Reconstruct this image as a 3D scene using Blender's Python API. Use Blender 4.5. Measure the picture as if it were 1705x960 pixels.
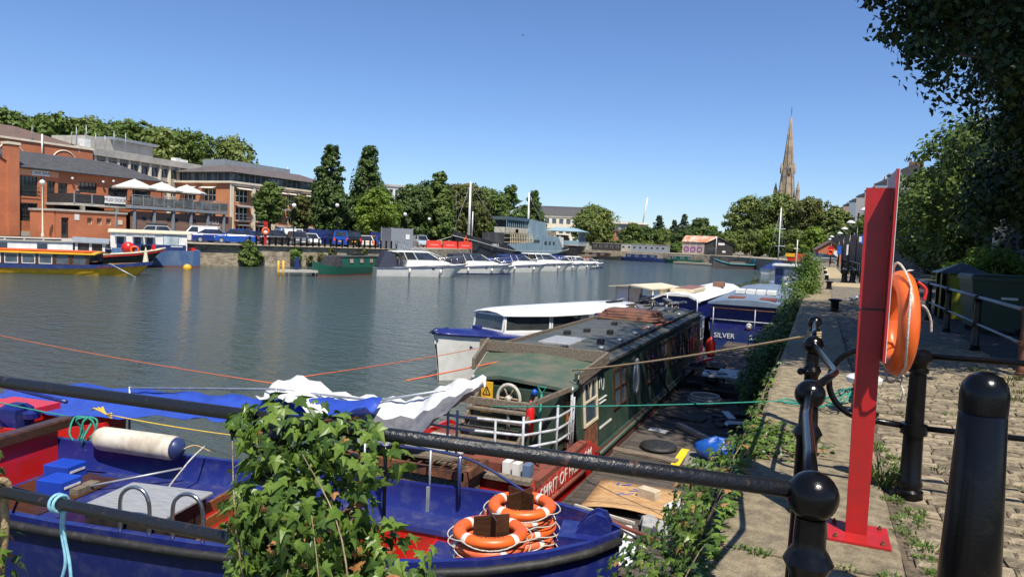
import bpy, bmesh, math, random
import numpy as np
from mathutils import Matrix, Vector
R = math.radians
random.seed(7)
scene = bpy.context.scene
for o in list(bpy.data.objects): bpy.data.objects.remove(o)
col = scene.collection

# ------------------------------------------------------------------ camera
cam_d = bpy.data.cameras.new('camera'); cam = bpy.data.objects.new('camera', cam_d); col.objects.link(cam)
cam_d.lens = 25.0; cam_d.sensor_width = 36.0; cam_d.clip_start = 0.05; cam_d.clip_end = 6000
_r = (0.91703162, 0.39681585, 0.03987726); _f = (-0.3937611, 0.9167414, -0.06736024); _u = (-0.06328674, 0.04606935, 0.99693149)
cam.matrix_world = Matrix(((_r[0], _u[0], -_f[0], 0), (_r[1], _u[1], -_f[1], 0), (_r[2], _u[2], -_f[2], 1.6), (0, 0, 0, 1)))
scene.camera = cam

# ------------------------------------------------------------------ sky, sun, exposure
SUN = Vector((0.40, -0.45, 1.0)).normalized()          # towards the sun
elev = math.asin(SUN.z); azim = math.atan2(SUN.x, SUN.y)
world = bpy.data.worlds.new('World'); scene.world = world; world.use_nodes = True
wn = world.node_tree.nodes; wl = world.node_tree.links
sky = wn.new('ShaderNodeTexSky'); sky.sky_type = 'NISHITA'; sky.sun_disc = False
sky.sun_elevation = elev; sky.sun_rotation = azim; sky.altitude = 0.0
sky.air_density = 1.0; sky.dust_density = 0.1; sky.ozone_density = 1.6
wn['Background'].inputs[1].default_value = 0.08
mx_ = wn.new('ShaderNodeMix'); mx_.data_type = 'RGBA'; mx_.blend_type = 'MULTIPLY'; mx_.inputs[0].default_value = 1.0; mx_.inputs[7].default_value = (0.75, 0.92, 1.24, 1)
wl.new(sky.outputs[0], mx_.inputs[6]); wl.new(mx_.outputs[2], wn['Background'].inputs[0])
sd = bpy.data.lights.new('sun', 'SUN'); sd.energy = 4.6; sd.angle = R(0.53); sd.color = (1.0, 0.935, 0.82)
sun = bpy.data.objects.new('sun', sd); col.objects.link(sun); sun.location = (20, -25, 60)
sun.rotation_euler = (-SUN).to_track_quat('-Z', 'Y').to_euler()
scene.view_settings.view_transform = 'Standard'; scene.view_settings.look = 'None'
scene.view_settings.exposure = 0.52; scene.view_settings.gamma = 1.0
scene.render.engine = 'CYCLES'
scene.cycles.max_bounces = 6; scene.cycles.transparent_max_bounces = 8

# ------------------------------------------------------------------ materials
MATS = {}
def nd(nt, t, **kw):
    n = nt.nodes.new(t)
    for k, v in kw.items():
        if k in n.inputs: n.inputs[k].default_value = v
        else: setattr(n, k, v)
    return n
def ramp(nt, src, stops):
    r = nt.nodes.new('ShaderNodeValToRGB'); e = r.color_ramp.elements
    while len(e) < len(stops): e.new(0.5)
    for i, (p, c) in enumerate(stops): e[i].position = p; e[i].color = (*c, 1) if len(c) == 3 else c
    nt.links.new(src, r.inputs[0]); return r.outputs[0]
def mat(name, c, c2=None, sc=4.0, det=6.0, lo=0.42, hi=0.62, rough=0.6, metal=0.0, bump=0.0, bsc=None, stretch=None, coat=0.0, spec=None, var=0.0, trans=0.0):
    """procedural material: colour c, worn or stained towards c2 by noise; fine relief by bump"""
    if name in MATS: return MATS[name]
    m = bpy.data.materials.new(name); m.use_nodes = True; nt = m.node_tree; b = nt.nodes['Principled BSDF']
    b.inputs['Roughness'].default_value = rough; b.inputs['Metallic'].default_value = metal
    if coat: b.inputs['Coat Weight'].default_value = coat
    if spec is not None: b.inputs['Specular IOR Level'].default_value = spec
    tc = nd(nt, 'ShaderNodeTexCoord'); vec = tc.outputs['Object']
    if stretch:
        mp = nd(nt, 'ShaderNodeMapping'); mp.inputs['Scale'].default_value = stretch; nt.links.new(vec, mp.inputs[0]); vec = mp.outputs[0]
    if c2 is None: c2 = tuple(x * 0.8 for x in c)
    nz = nd(nt, 'ShaderNodeTexNoise', Scale=sc, Detail=det, Roughness=0.65); nt.links.new(vec, nz.inputs['Vector'])
    out = ramp(nt, nz.outputs['Fac'], [(lo, c), (hi, c2)])
    if var:
        oi = nd(nt, 'ShaderNodeObjectInfo'); hs = nd(nt, 'ShaderNodeHueSaturation')
        mr = nd(nt, 'ShaderNodeMapRange'); mr.inputs[3].default_value = 1 - var; mr.inputs[4].default_value = 1 + var
        nt.links.new(oi.outputs['Random'], mr.inputs[0]); nt.links.new(mr.outputs[0], hs.inputs['Value']); nt.links.new(out, hs.inputs['Color']); out = hs.outputs[0]
    nt.links.new(out, b.inputs['Base Color'])
    if bump:
        n2 = nd(nt, 'ShaderNodeTexNoise', Scale=bsc or sc * 6, Detail=5.0, Roughness=0.6); nt.links.new(vec, n2.inputs['Vector'])
        bp = nd(nt, 'ShaderNodeBump', Strength=bump, Distance=0.02); nt.links.new(n2.outputs['Fac'], bp.inputs['Height']); nt.links.new(bp.outputs[0], b.inputs['Normal'])
    if trans: b.inputs['Transmission Weight'].default_value = trans
    MATS[name] = m; return m
def leafmat(name, c, c2, sc=0.5, tr=0.25, rough=0.5):
    m = bpy.data.materials.new(name); m.use_nodes = True; nt = m.node_tree; b = nt.nodes['Principled BSDF']
    tc = nd(nt, 'ShaderNodeTexCoord'); nz = nd(nt, 'ShaderNodeTexNoise', Scale=sc, Detail=7.0, Roughness=0.75)
    nt.links.new(tc.outputs['Object'], nz.inputs['Vector'])
    o = ramp(nt, nz.outputs['Fac'], [(0.36, c), (0.64, c2)])
    nt.links.new(o, b.inputs['Base Color']); b.inputs['Roughness'].default_value = rough; b.inputs['Specular IOR Level'].default_value = 0.3
    t = nd(nt, 'ShaderNodeBsdfTranslucent'); nt.links.new(o, t.inputs[0])
    mx = nd(nt, 'ShaderNodeMixShader'); mx.inputs[0].default_value = tr
    nt.links.new(b.outputs[0], mx.inputs[1]); nt.links.new(t.outputs[0], mx.inputs[2]); nt.links.new(mx.outputs[0], nt.nodes['Material Output'].inputs[0])
    MATS[name] = m; return m
def brickmat(name, c, c2, mortar, sc=1.0, w=0.225, h=0.075):
    m = bpy.data.materials.new(name); m.use_nodes = True; nt = m.node_tree; b = nt.nodes['Principled BSDF']
    tc = nd(nt, 'ShaderNodeTexCoord'); ge = nd(nt, 'ShaderNodeSeparateXYZ'); nt.links.new(tc.outputs['Object'], ge.inputs[0])
    ad = nd(nt, 'ShaderNodeMath', operation='ADD'); nt.links.new(ge.outputs[0], ad.inputs[0]); nt.links.new(ge.outputs[1], ad.inputs[1])
    cb = nd(nt, 'ShaderNodeCombineXYZ'); nt.links.new(ad.outputs[0], cb.inputs[0]); nt.links.new(ge.outputs[2], cb.inputs[1])
    bt = nd(nt, 'ShaderNodeTexBrick'); bt.inputs['Scale'].default_value = sc; bt.inputs['Brick Width'].default_value = w; bt.inputs['Row Height'].default_value = h; bt.inputs['Mortar Size'].default_value = 0.006
    bt.inputs['Color1'].default_value = (*c, 1); bt.inputs['Color2'].default_value = (*c2, 1); bt.inputs['Mortar'].default_value = (*mortar, 1)
    nt.links.new(cb.outputs[0], bt.inputs['Vector'])
    nz = nd(nt, 'ShaderNodeTexNoise', Scale=0.35, Detail=8.0, Roughness=0.7); nt.links.new(tc.outputs['Object'], nz.inputs['Vector'])
    mx = nd(nt, 'ShaderNodeMix', data_type='RGBA', blend_type='MULTIPLY'); mx.inputs[0].default_value = 0.6
    nt.links.new(bt.outputs[0], mx.inputs[6]); nt.links.new(ramp(nt, nz.outputs['Fac'], [(0.3, (0.62, 0.6, 0.58)), (0.65, (1.1, 1.1, 1.1))]), mx.inputs[7])
    nt.links.new(mx.outputs[2], b.inputs['Base Color']); b.inputs['Roughness'].default_value = 0.85
    MATS[name] = m; return m
def glassmat(name, c=(0.02, 0.025, 0.03), rough=0.06, spec=0.8):
    return mat(name, c, tuple(x * 1.6 + 0.01 for x in c), sc=1.3, rough=rough, spec=spec)

# ------------------------------------------------------------------ mesh helpers
def link(name, me, m=None, parent=None, smooth=False):
    o = bpy.data.objects.new(name, me); col.objects.link(o)
    if m is not None and not me.materials:
        for q in (m if isinstance(m, (list, tuple)) else [m]): me.materials.append(q)
    if smooth: me.polygons.foreach_set('use_smooth', [True] * len(me.polygons))
    if parent is not None: o.parent = parent
    return o
def tag(o, label=None, cat=None, group=None, kind=None):
    if label: o['label'] = label
    if cat: o['category'] = cat
    if group: o['group'] = group
    if kind: o['kind'] = kind
    return o
def empty(name, loc, rz=0.0, label=None, cat=None, group=None, s=1.0):
    o = bpy.data.objects.new(name, None); col.objects.link(o); o.location = loc; o.rotation_euler = (0, 0, rz); o.empty_display_size = 0.2
    if s != 1.0: o.scale = (s, s, s)
    return tag(o, label, cat, group)
def copy_tree(o, parent=None, link_mesh=True):
    c = o.copy(); col.objects.link(c); c.parent = parent
    for ch in o.children: copy_tree(ch, c)
    return c
class MB:
    def __init__(s): s.v = []; s.f = []; s.mi = []; s.cur = 0
    def add(s, vs, fs):
        n = len(s.v); s.v += [tuple(p) for p in vs]; s.f += [tuple(i + n for i in f) for f in fs]; s.mi += [s.cur] * len(fs); return s
    def box(s, x0, x1, y0, y1, z0, z1):
        return s.add([(x0, y0, z0), (x1, y0, z0), (x1, y1, z0), (x0, y1, z0), (x0, y0, z1), (x1, y0, z1), (x1, y1, z1), (x0, y1, z1)],
                     [(0, 3, 2, 1), (4, 5, 6, 7), (0, 1, 5, 4), (1, 2, 6, 5), (2, 3, 7, 6), (3, 0, 4, 7)])
    def bbox(s, x0, x1, y0, y1, z0, z1, b=0.01):
        """box with a chamfered top rim"""
        return s.loft([[(x0, y0, z0), (x1, y0, z0), (x1, y1, z0), (x0, y1, z0)], [(x0, y0, z1 - b), (x1, y0, z1 - b), (x1, y1, z1 - b), (x0, y1, z1 - b)],
                       [(x0 + b, y0 + b, z1), (x1 - b, y0 + b, z1), (x1 - b, y1 - b, z1), (x0 + b, y1 - b, z1)]])
    def loft(s, rings, cap=True, closed=True):
        n = len(rings[0]); vs = [p for r in rings for p in r]; fs = []
        for i in range(len(rings) - 1):
            for j in range(n if closed else n - 1):
                k = (j + 1) % n; fs.append((i * n + j, i * n + k, (i + 1) * n + k, (i + 1) * n + j))
        if cap: fs.append(tuple(range(n))[::-1]); fs.append(tuple((len(rings) - 1) * n + j for j in range(n)))
        return s.add(vs, fs)
    def lathe(s, prof, c=(0, 0, 0), n=16):
        return s.loft([[(c[0] + r * math.cos(2 * math.pi * j / n), c[1] + r * math.sin(2 * math.pi * j / n), c[2] + z) for j in range(n)] for r, z in prof])
    def tube(s, pts, r, n=8, cap=True, r1=None):
        P = [Vector(p) for p in pts]; rings = []; up = None
        for i, p in enumerate(P):
            d = (P[min(i + 1, len(P) - 1)] - P[max(i - 1, 0)]).normalized()
            if up is None: up = d.orthogonal().normalized()
            a = (up - d * up.dot(d)); a = a.normalized() if a.length > 1e-6 else d.orthogonal().normalized(); up = a; b = d.cross(a)
            rr = r[i] if isinstance(r, (list, tuple)) else (r if r1 is None else r + (r1 - r) * i / max(1, len(P) - 1))
            rings.append([p + rr * (math.cos(2 * math.pi * j / n) * a + math.sin(2 * math.pi * j / n) * b) for j in range(n)])
        return s.loft(rings, cap)
    def bar(s, p, q, w, h, up=(0, 0, 1)):
        p, q = Vector(p), Vector(q); d = (q - p).normalized(); u = Vector(up); a = d.cross(u)
        a = a.normalized() if a.length > 1e-6 else d.orthogonal().normalized(); u = a.cross(d).normalized()
        r = lambda c: [c - a * w / 2 - u * h / 2, c + a * w / 2 - u * h / 2, c + a * w / 2 + u * h / 2, c - a * w / 2 + u * h / 2]
        return s.loft([r(p), r(q)])
    def ball(s, c, r, n=12, m=8, sz=1.0):
        return s.lathe([(max(1e-4, r * math.sin(math.pi * i / m)), -sz * r * math.cos(math.pi * i / m)) for i in range(m + 1)], c, n)
    def torus(s, c, R0, r0, n=28, m=10, ax='z', a0=0, a1=2 * math.pi, sq=1.0):
        rings = []; full = abs(a1 - a0 - 2 * math.pi) < 1e-6
        for i in range(n + (0 if full else 1)):
            a = a0 + (a1 - a0) * i / n; ring = []
            for j in range(m):
                b = 2 * math.pi * j / m; rr = R0 + r0 * math.cos(b); x, y, z = rr * math.cos(a), rr * math.sin(a), r0 * sq * math.sin(b)
                if ax == 'x': x, y, z = z, x, y
                elif ax == 'y': x, y, z = x, -z, y
                ring.append((c[0] + x, c[1] + y, c[2] + z))
            rings.append(ring)
        if full: rings.append(rings[0])
        return s.loft(rings, cap=not full)
    def prism(s, poly, z0, z1):
        return s.loft([[(x, y, z0) for x, y in poly], [(x, y, z1) for x, y in poly]])
    def grid(s, rows):
        n = len(rows[0]); return s.add([p for r in rows for p in r], [(i * n + j, i * n + j + 1, (i + 1) * n + j + 1, (i + 1) * n + j) for i in range(len(rows) - 1) for j in range(n - 1)])
    def mesh(s, name):
        me = bpy.data.meshes.new(name); me.from_pydata(s.v, [], s.f); me.polygons.foreach_set('material_index', s.mi)
        bm = bmesh.new(); bm.from_mesh(me); bmesh.ops.recalc_face_normals(bm, faces=bm.faces); bm.to_mesh(me); bm.free(); return me
    def build(s, name, m, parent=None, smooth=False, loc=None, rot=None):
        o = link(name, s.mesh(name), m, parent, smooth)
        if loc: o.location = loc
        if rot: o.rotation_euler = rot
        return o
def autosmooth(o, ang=40):
    me = o.data; me.polygons.foreach_set('use_smooth', [True] * len(me.polygons))
    bm = bmesh.new(); bm.from_mesh(me)
    for e in bm.edges:
        if len(e.link_faces) == 2 and e.calc_face_angle(0) > R(ang): e.smooth = False
    bm.to_mesh(me); bm.free(); return o
def B(name, m, parent, *boxes):
    mb = MB()
    for b in boxes: mb.box(*b)
    return mb.build(name, m, parent)
def T(name, m, parent, pts, r, n=8, smooth=True, r1=None):
    return MB().tube(pts, r, n, r1=r1).build(name, m, parent, smooth)
def text(name, s, size, m, parent, mat4, ext=0.004, align='CENTER'):
    cu = bpy.data.curves.new(name, 'FONT'); cu.body = s; cu.size = size; cu.extrude = ext; cu.align_x = align; cu.align_y = 'CENTER'; cu.resolution_u = 3
    t = bpy.data.objects.new(name, cu); col.objects.link(t)
    me = bpy.data.meshes.new_from_object(t.evaluated_get(bpy.context.evaluated_depsgraph_get())); bpy.data.objects.remove(t)
    o = link(name, me, m, parent); o.matrix_local = mat4; return o
def frame(o, x, y):
    """matrix of a flat sheet at o with its text running along x and up along y"""
    x = Vector(x).normalized(); y = Vector(y); y = (y - x * y.dot(x)).normalized(); z = x.cross(y)
    return Matrix(((x[0], y[0], z[0], o[0]), (x[1], y[1], z[1], o[1]), (x[2], y[2], z[2], o[2]), (0, 0, 0, 1)))
def sag(a, b, s, n=14):
    a, b = Vector(a), Vector(b); return [a.lerp(b, i / n) - Vector((0, 0, s * 4 * (i / n) * (1 - i / n))) for i in range(n + 1)]
def arr_mesh(name, V, k):
    """numpy faces of k corners each: V has shape (N,k,3)"""
    n = len(V); me = bpy.data.meshes.new(name); me.vertices.add(n * k); me.vertices.foreach_set('co', V.reshape(-1).astype('f'))
    me.loops.add(n * k); me.loops.foreach_set('vertex_index', np.arange(n * k, dtype='i'))
    me.polygons.add(n); me.polygons.foreach_set('loop_start', np.arange(0, n * k, k, dtype='i'))
    me.update(calc_edges=True); me.validate(); return me
# ------------------------------------------------------------------ palette
black_iron = mat('black iron paint', (0.004, 0.004, 0.0045), (0.014, 0.012, 0.010), sc=9, rough=0.2, spec=0.28, bump=0.08, bsc=60, lo=0.55, hi=0.8)
worn_iron = mat('chipped iron rail', (0.010, 0.011, 0.014), (0.085, 0.045, 0.03), sc=26, lo=0.6, hi=0.72, rough=0.32, bump=0.3, bsc=70)
rusty = mat('rusty steel', (0.20, 0.075, 0.03), (0.06, 0.025, 0.015), sc=7, rough=0.85, bump=0.3)
stone = mat('coping stone', (0.36, 0.295, 0.185), (0.125, 0.10, 0.065), sc=9, det=14, lo=0.36, hi=0.68, rough=0.92, bump=0.9, bsc=70, var=0.12)
sett_m = mat('granite sett', (0.31, 0.25, 0.16), (0.14, 0.112, 0.075), sc=9, rough=0.85, bump=0.8, bsc=40, var=0.36)
soil = mat('gritty joints', (0.15, 0.115, 0.075), (0.07, 0.055, 0.035), sc=14, rough=0.95, bump=0.6, bsc=60)
asphalt = mat('asphalt', (0.07, 0.066, 0.06), (0.045, 0.043, 0.04), sc=3, rough=0.9, bump=0.4, bsc=120)
gravel_m = mat('pale quay gravel', (0.36, 0.31, 0.23), (0.22, 0.19, 0.14), sc=0.5, rough=0.95)
rubble = mat('rubble quay wall', (0.42, 0.35, 0.25), (0.13, 0.105, 0.07), sc=1.6, det=9, lo=0.36, hi=0.66, rough=0.95, bump=1.0, bsc=2.5, stretch=(1, 1, 1.9))
darkwall = mat('dark retaining stone', (0.19, 0.15, 0.12), (0.06, 0.05, 0.043), sc=2.2, det=10, rough=0.95, bump=0.8, bsc=3)
grassm = mat('dry verge', (0.16, 0.15, 0.05), (0.26, 0.21, 0.10), sc=0.6, rough=0.95)
blue = mat('royal blue paint', (0.012, 0.020, 0.15), (0.06, 0.07, 0.17), sc=6, det=12, lo=0.5, hi=0.82, rough=0.34, coat=0.15, bump=0.12, bsc=16)
bluedull = mat('scuffed blue paint', (0.018, 0.026, 0.14), (0.085, 0.09, 0.17), sc=7, det=9, lo=0.5, hi=0.78, rough=0.5, bump=0.1)
navy = mat('navy hull paint', (0.014, 0.028, 0.13), (0.03, 0.045, 0.12), sc=2, rough=0.35, coat=0.15)
paleblue = mat('faded blue steel', (0.06, 0.12, 0.25), (0.13, 0.19, 0.28), sc=1.2, rough=0.55, stretch=(1, 1, 0.3))
red = mat('red gloss paint', (0.62, 0.012, 0.010), (0.50, 0.02, 0.015), sc=4, rough=0.32, coat=0.2, bump=0.06)
postred = mat('faded red post', (0.44, 0.014, 0.014), (0.33, 0.018, 0.016), sc=9, det=9, rough=0.42, bump=0.05)
redox = mat('red oxide deck', (0.22, 0.055, 0.035), (0.13, 0.045, 0.03), sc=4, rough=0.8, bump=0.2)
white = mat('white gloss paint', (0.74, 0.73, 0.69), (0.62, 0.61, 0.57), sc=2.5, rough=0.35)
gel = mat('white gelcoat', (0.78, 0.77, 0.73), (0.70, 0.68, 0.62), sc=1.5, rough=0.25, coat=0.25)
cream = mat('cream paint', (0.68, 0.60, 0.42), (0.58, 0.50, 0.35), sc=2, rough=0.5)
greenp = mat('dark green paint', (0.022, 0.052, 0.037), (0.045, 0.068, 0.05), sc=3, rough=0.45, coat=0.1)
greenroof = mat('weathered green roof', (0.052, 0.062, 0.054), (0.10, 0.10, 0.085), sc=2.2, det=10, rough=0.6, bump=0.25)
green2 = mat('bottle green hull', (0.012, 0.10, 0.065), (0.02, 0.085, 0.06), sc=2, rough=0.35, coat=0.2)
oldwood = mat('weathered timber', (0.23, 0.185, 0.135), (0.11, 0.085, 0.06), sc=5, det=9, rough=0.85, bump=0.6, stretch=(1, 9, 6), var=0.2)
deckwood = mat('grey deck plank', (0.105, 0.088, 0.072), (0.05, 0.042, 0.036), sc=4, det=9, rough=0.85, bump=0.6, stretch=(1, 10, 6), var=0.3)
darkwood = mat('dark varnish wood', (0.075, 0.032, 0.016), (0.035, 0.018, 0.011), sc=3, rough=0.35, stretch=(1, 8, 8))
benchwood = mat('orange bench slat', (0.30, 0.105, 0.028), (0.17, 0.06, 0.02), sc=3, rough=0.4, stretch=(1.5, 14, 14), bump=0.2)
ply = mat('plywood sheet', (0.50, 0.32, 0.155), (0.36, 0.20, 0.085), sc=4, det=8, rough=0.75, stretch=(2, 5, 5))
galv = mat('galvanised steel', (0.42, 0.45, 0.48), (0.30, 0.33, 0.36), sc=6, rough=0.45, metal=0.5)
greyrail = mat('pale grey railing paint', (0.50, 0.53, 0.58), (0.33, 0.34, 0.36), sc=8, rough=0.5)
steelbox = mat('brushed steel lid', (0.50, 0.49, 0.46), (0.36, 0.355, 0.34), sc=6, rough=0.42, metal=0.4, stretch=(1, 8, 1))
chrome = mat('polished rail', (0.55, 0.55, 0.56), (0.35, 0.35, 0.36), sc=6, rough=0.22, metal=0.9)
blackrub = mat('black rubber', (0.016, 0.016, 0.017), (0.05, 0.048, 0.045), sc=14, lo=0.5, hi=0.75, rough=0.6, bump=0.2)
orange = mat('lifebuoy orange', (0.80, 0.135, 0.018), (0.70, 0.11, 0.02), sc=5, rough=0.38)
orange2 = mat('sunfaded lifebuoy orange', (0.72, 0.15, 0.055), (0.62, 0.12, 0.04), sc=6, rough=0.45)
reflect = mat('reflective tape', (0.72, 0.70, 0.66), (0.55, 0.53, 0.50), sc=12, rough=0.3)
rope_w = mat('white rope', (0.60, 0.56, 0.48), (0.40, 0.37, 0.31), sc=60, rough=0.9, bump=0.6, bsc=90)
rope_t = mat('tan hemp rope', (0.46, 0.34, 0.19), (0.30, 0.22, 0.12), sc=50, rough=0.9, bump=0.6, bsc=90)
rope_g = mat('green rope', (0.03, 0.28, 0.20), (0.02, 0.19, 0.14), sc=40, rough=0.8)
rope_o = mat('orange line', (0.72, 0.16, 0.06), (0.55, 0.12, 0.05), sc=40, rough=0.8)
rope_b = mat('pale blue rope', (0.25, 0.52, 0.62), (0.16, 0.38, 0.50), sc=40, rough=0.8)
rope_y = mat('yellow rope', (0.66, 0.46, 0.06), (0.5, 0.33, 0.05), sc=40, rough=0.8)
tarpblue = mat('blue tarpaulin', (0.03, 0.075, 0.42), (0.025, 0.06, 0.34), sc=3, rough=0.4, bump=0.3, bsc=5)
tarpwhite = mat('white tarpaulin', (0.70, 0.70, 0.69), (0.56, 0.56, 0.56), sc=3, rough=0.5, bump=0.6, bsc=7)
tarpgrey = mat('grey tarpaulin', (0.17, 0.17, 0.175), (0.11, 0.11, 0.115), sc=4, rough=0.5, bump=0.6, bsc=7)
glass = glassmat('dark window glass')
glass2 = glassmat('blue-grey window glass', (0.05, 0.07, 0.09), 0.05)
yellow = mat('yellow paint', (0.78, 0.43, 0.02), (0.62, 0.32, 0.02), sc=3, rough=0.45)
brick_r = brickmat('orange-red brick', (0.54, 0.16, 0.06), (0.46, 0.125, 0.05), (0.38, 0.25, 0.16))
brick_o = brickmat('office orange brick', (0.58, 0.22, 0.09), (0.52, 0.185, 0.075), (0.45, 0.28, 0.17))
brick_b = brickmat('brown brick', (0.24, 0.10, 0.06), (0.19, 0.08, 0.05), (0.20, 0.15, 0.11))
slate = mat('slate roof', (0.075, 0.072, 0.075), (0.05, 0.049, 0.052), sc=1.5, rough=0.7, bump=0.3, bsc=8)
tileroof = mat('brown tile roof', (0.16, 0.10, 0.075), (0.11, 0.075, 0.06), sc=1.5, rough=0.8)
conc = mat('office concrete', (0.46, 0.43, 0.37), (0.34, 0.32, 0.28), sc=0.6, rough=0.85)
panel = mat('grey-brown office panel', (0.42, 0.385, 0.34), (0.34, 0.31, 0.275), sc=0.8, rough=0.7)
creamrib = mat('pale stone rib', (0.74, 0.66, 0.50), (0.62, 0.55, 0.41), sc=0.8, rough=0.8)
clad = mat('brown board cladding', (0.26, 0.15, 0.105), (0.20, 0.115, 0.085), sc=1, rough=0.8, stretch=(0.3, 0.3, 6))
greysteel = mat('grey structural steel', (0.27, 0.29, 0.31), (0.20, 0.22, 0.24), sc=3, rough=0.5)
darkmesh = mat('black balcony mesh', (0.02, 0.02, 0.022), (0.05, 0.045, 0.04), sc=7, rough=0.7)
parasolm = mat('off-white canvas', (0.66, 0.62, 0.55), (0.58, 0.54, 0.47), sc=2, rough=0.85)
signwhite = mat('white sign face', (0.74, 0.73, 0.70), (0.66, 0.65, 0.61), sc=2, rough=0.5)
signorange = mat('orange sign panel', (0.72, 0.33, 0.16), (0.65, 0.29, 0.15), sc=2, rough=0.5)
shipblue = mat('ship grey-blue paint', (0.24, 0.34, 0.39), (0.19, 0.27, 0.31), sc=0.7, rough=0.6, stretch=(1, 1, 0.3))
shipblack = mat('faded black hull', (0.035, 0.038, 0.045), (0.09, 0.095, 0.10), sc=0.6, det=8, lo=0.45, hi=0.7, rough=0.6, stretch=(1, 1, 0.25))
churchstone = mat('church limestone', (0.34, 0.27, 0.19), (0.20, 0.16, 0.12), sc=0.25, det=9, rough=0.9)
solar = mat('solar panel', (0.015, 0.02, 0.05), (0.02, 0.028, 0.065), sc=4, rough=0.15)
turq = mat('turquoise paint', (0.05, 0.30, 0.33), (0.07, 0.22, 0.25), sc=1.5, rough=0.5)
barrier = mat('red plastic barrier', (0.66, 0.04, 0.02), (0.55, 0.04, 0.02), sc=2, rough=0.5)
bark = mat('bark', (0.10, 0.075, 0.05), (0.05, 0.038, 0.028), sc=6, rough=0.95, bump=0.8, bsc=18, stretch=(1, 1, 0.3))
vine = mat('ivy stem', (0.36, 0.27, 0.17), (0.20, 0.14, 0.09), sc=12, rough=0.9, bump=0.4)
lf_dark = leafmat('dark green leaves', (0.042, 0.085, 0.02), (0.105, 0.155, 0.038), 0.45)
lf_mid = leafmat('mid green leaves', (0.07, 0.125, 0.022), (0.15, 0.20, 0.045), 0.4)
lf_lime = leafmat('lime green leaves', (0.11, 0.19, 0.02), (0.22, 0.30, 0.045), 0.5, 0.35)
lf_olive = leafmat('olive leaves', (0.075, 0.10, 0.022), (0.15, 0.155, 0.045), 0.4)
lf_far = leafmat('distant plane leaves', (0.11, 0.16, 0.032), (0.215, 0.25, 0.07), 0.25)
lf_con = leafmat('conifer needles', (0.022, 0.045, 0.022), (0.05, 0.075, 0.03), 0.5, 0.1)
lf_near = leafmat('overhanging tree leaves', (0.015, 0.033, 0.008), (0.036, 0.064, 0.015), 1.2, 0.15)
lf_ivy = leafmat('ivy leaves', (0.085, 0.155, 0.022), (0.19, 0.28, 0.05), 5.0, 0.3, 0.35)
lf_ivyd = leafmat('dark ivy leaves', (0.04, 0.085, 0.015), (0.085, 0.145, 0.028), 4.0, 0.25, 0.35)
lf_dead = leafmat('withered ivy leaves', (0.36, 0.15, 0.05), (0.45, 0.24, 0.10), 6.0, 0.3)
lf_bush = leafmat('bright shrub leaves', (0.07, 0.15, 0.025), (0.17, 0.25, 0.05), 2.0, 0.35)
# ------------------------------------------------------------------ the setting: water, ground, quay
WZ = -2.2
def watermat():
    m = bpy.data.materials.new('harbour water'); m.use_nodes = True; nt = m.node_tree; b = nt.nodes['Principled BSDF']
    b.inputs['Base Color'].default_value = (0.056, 0.076, 0.068, 1); b.inputs['Roughness'].default_value = 0.07; b.inputs['IOR'].default_value = 1.33
    tc = nd(nt, 'ShaderNodeTexCoord'); mp = nd(nt, 'ShaderNodeMapping'); mp.inputs['Scale'].default_value = (0.75, 1.9, 1.0); mp.inputs['Rotation'].default_value = (0, 0, R(20))
    nt.links.new(tc.outputs['Object'], mp.inputs[0])
    n1 = nd(nt, 'ShaderNodeTexNoise', Scale=1.25, Detail=3.0, Roughness=0.55, Distortion=0.6); n2 = nd(nt, 'ShaderNodeTexNoise', Scale=3.6, Detail=3.0, Roughness=0.6, Distortion=0.4)
    n3 = nd(nt, 'ShaderNodeTexNoise', Scale=0.035, Detail=2.0)
    for n in (n1, n2, n3): nt.links.new(mp.outputs[0], n.inputs['Vector'])
    ml = nd(nt, 'ShaderNodeMath', operation='MULTIPLY'); ml.inputs[1].default_value = 0.38; nt.links.new(n2.outputs['Fac'], ml.inputs[0])
    ad = nd(nt, 'ShaderNodeMath', operation='ADD'); nt.links.new(n1.outputs['Fac'], ad.inputs[0]); nt.links.new(ml.outputs[0], ad.inputs[1])
    mr = nd(nt, 'ShaderNodeMapRange'); mr.inputs[1].default_value = 0.35; mr.inputs[2].default_value = 0.65; mr.inputs[3].default_value = 0.55; mr.inputs[4].default_value = 1.0
    nt.links.new(n3.outputs['Fac'], mr.inputs[0])
    bp = nd(nt, 'ShaderNodeBump', Distance=0.30); nt.links.new(mr.outputs[0], bp.inputs['Strength']); nt.links.new(ad.outputs[0], bp.inputs['Height']); nt.links.new(bp.outputs[0], b.inputs['Normal'])
    return m
w = MB().add([(-200, -60, WZ), (5, -60, WZ), (5, 200, WZ), (-200, 200, WZ)], [(0, 1, 2, 3)]).build('water', watermat()); tag(w, kind='structure')
shore = [(-9.5, 1.85), (-.41, 1.85), (-.41, 112), (-3, 128), (-12.7, 152.6), (-23, 168), (-35, 173.2), (-64, 173), (-64, 104), (-50.5, 101), (-47, 80), (-45.8, 73.5), (-54.6, 57.5), (-59, 52.5), (-70, 37.5), (-95, 4), (-140, -60),
         (-1800, -60), (-1800, 2500), (1800, 2500), (1800, -60), (-9.5, -60)]
g = MB(); n = len(shore)
g.cur = 1; g.add([(x, y, z) for z in (-4, -.03) for x, y in shore], [(i, (i + 1) % n, n + (i + 1) % n, n + i) for i in range(n)])
g.cur = 0; g.add([(x, y, -.03) for x, y in shore], [tuple(range(n))])
ground = g.build('ground', [mat('dusty ground', (0.20, 0.18, 0.14), (0.13, 0.12, 0.095), sc=0.12, rough=0.95), rubble]); tag(ground, kind='structure')
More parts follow.
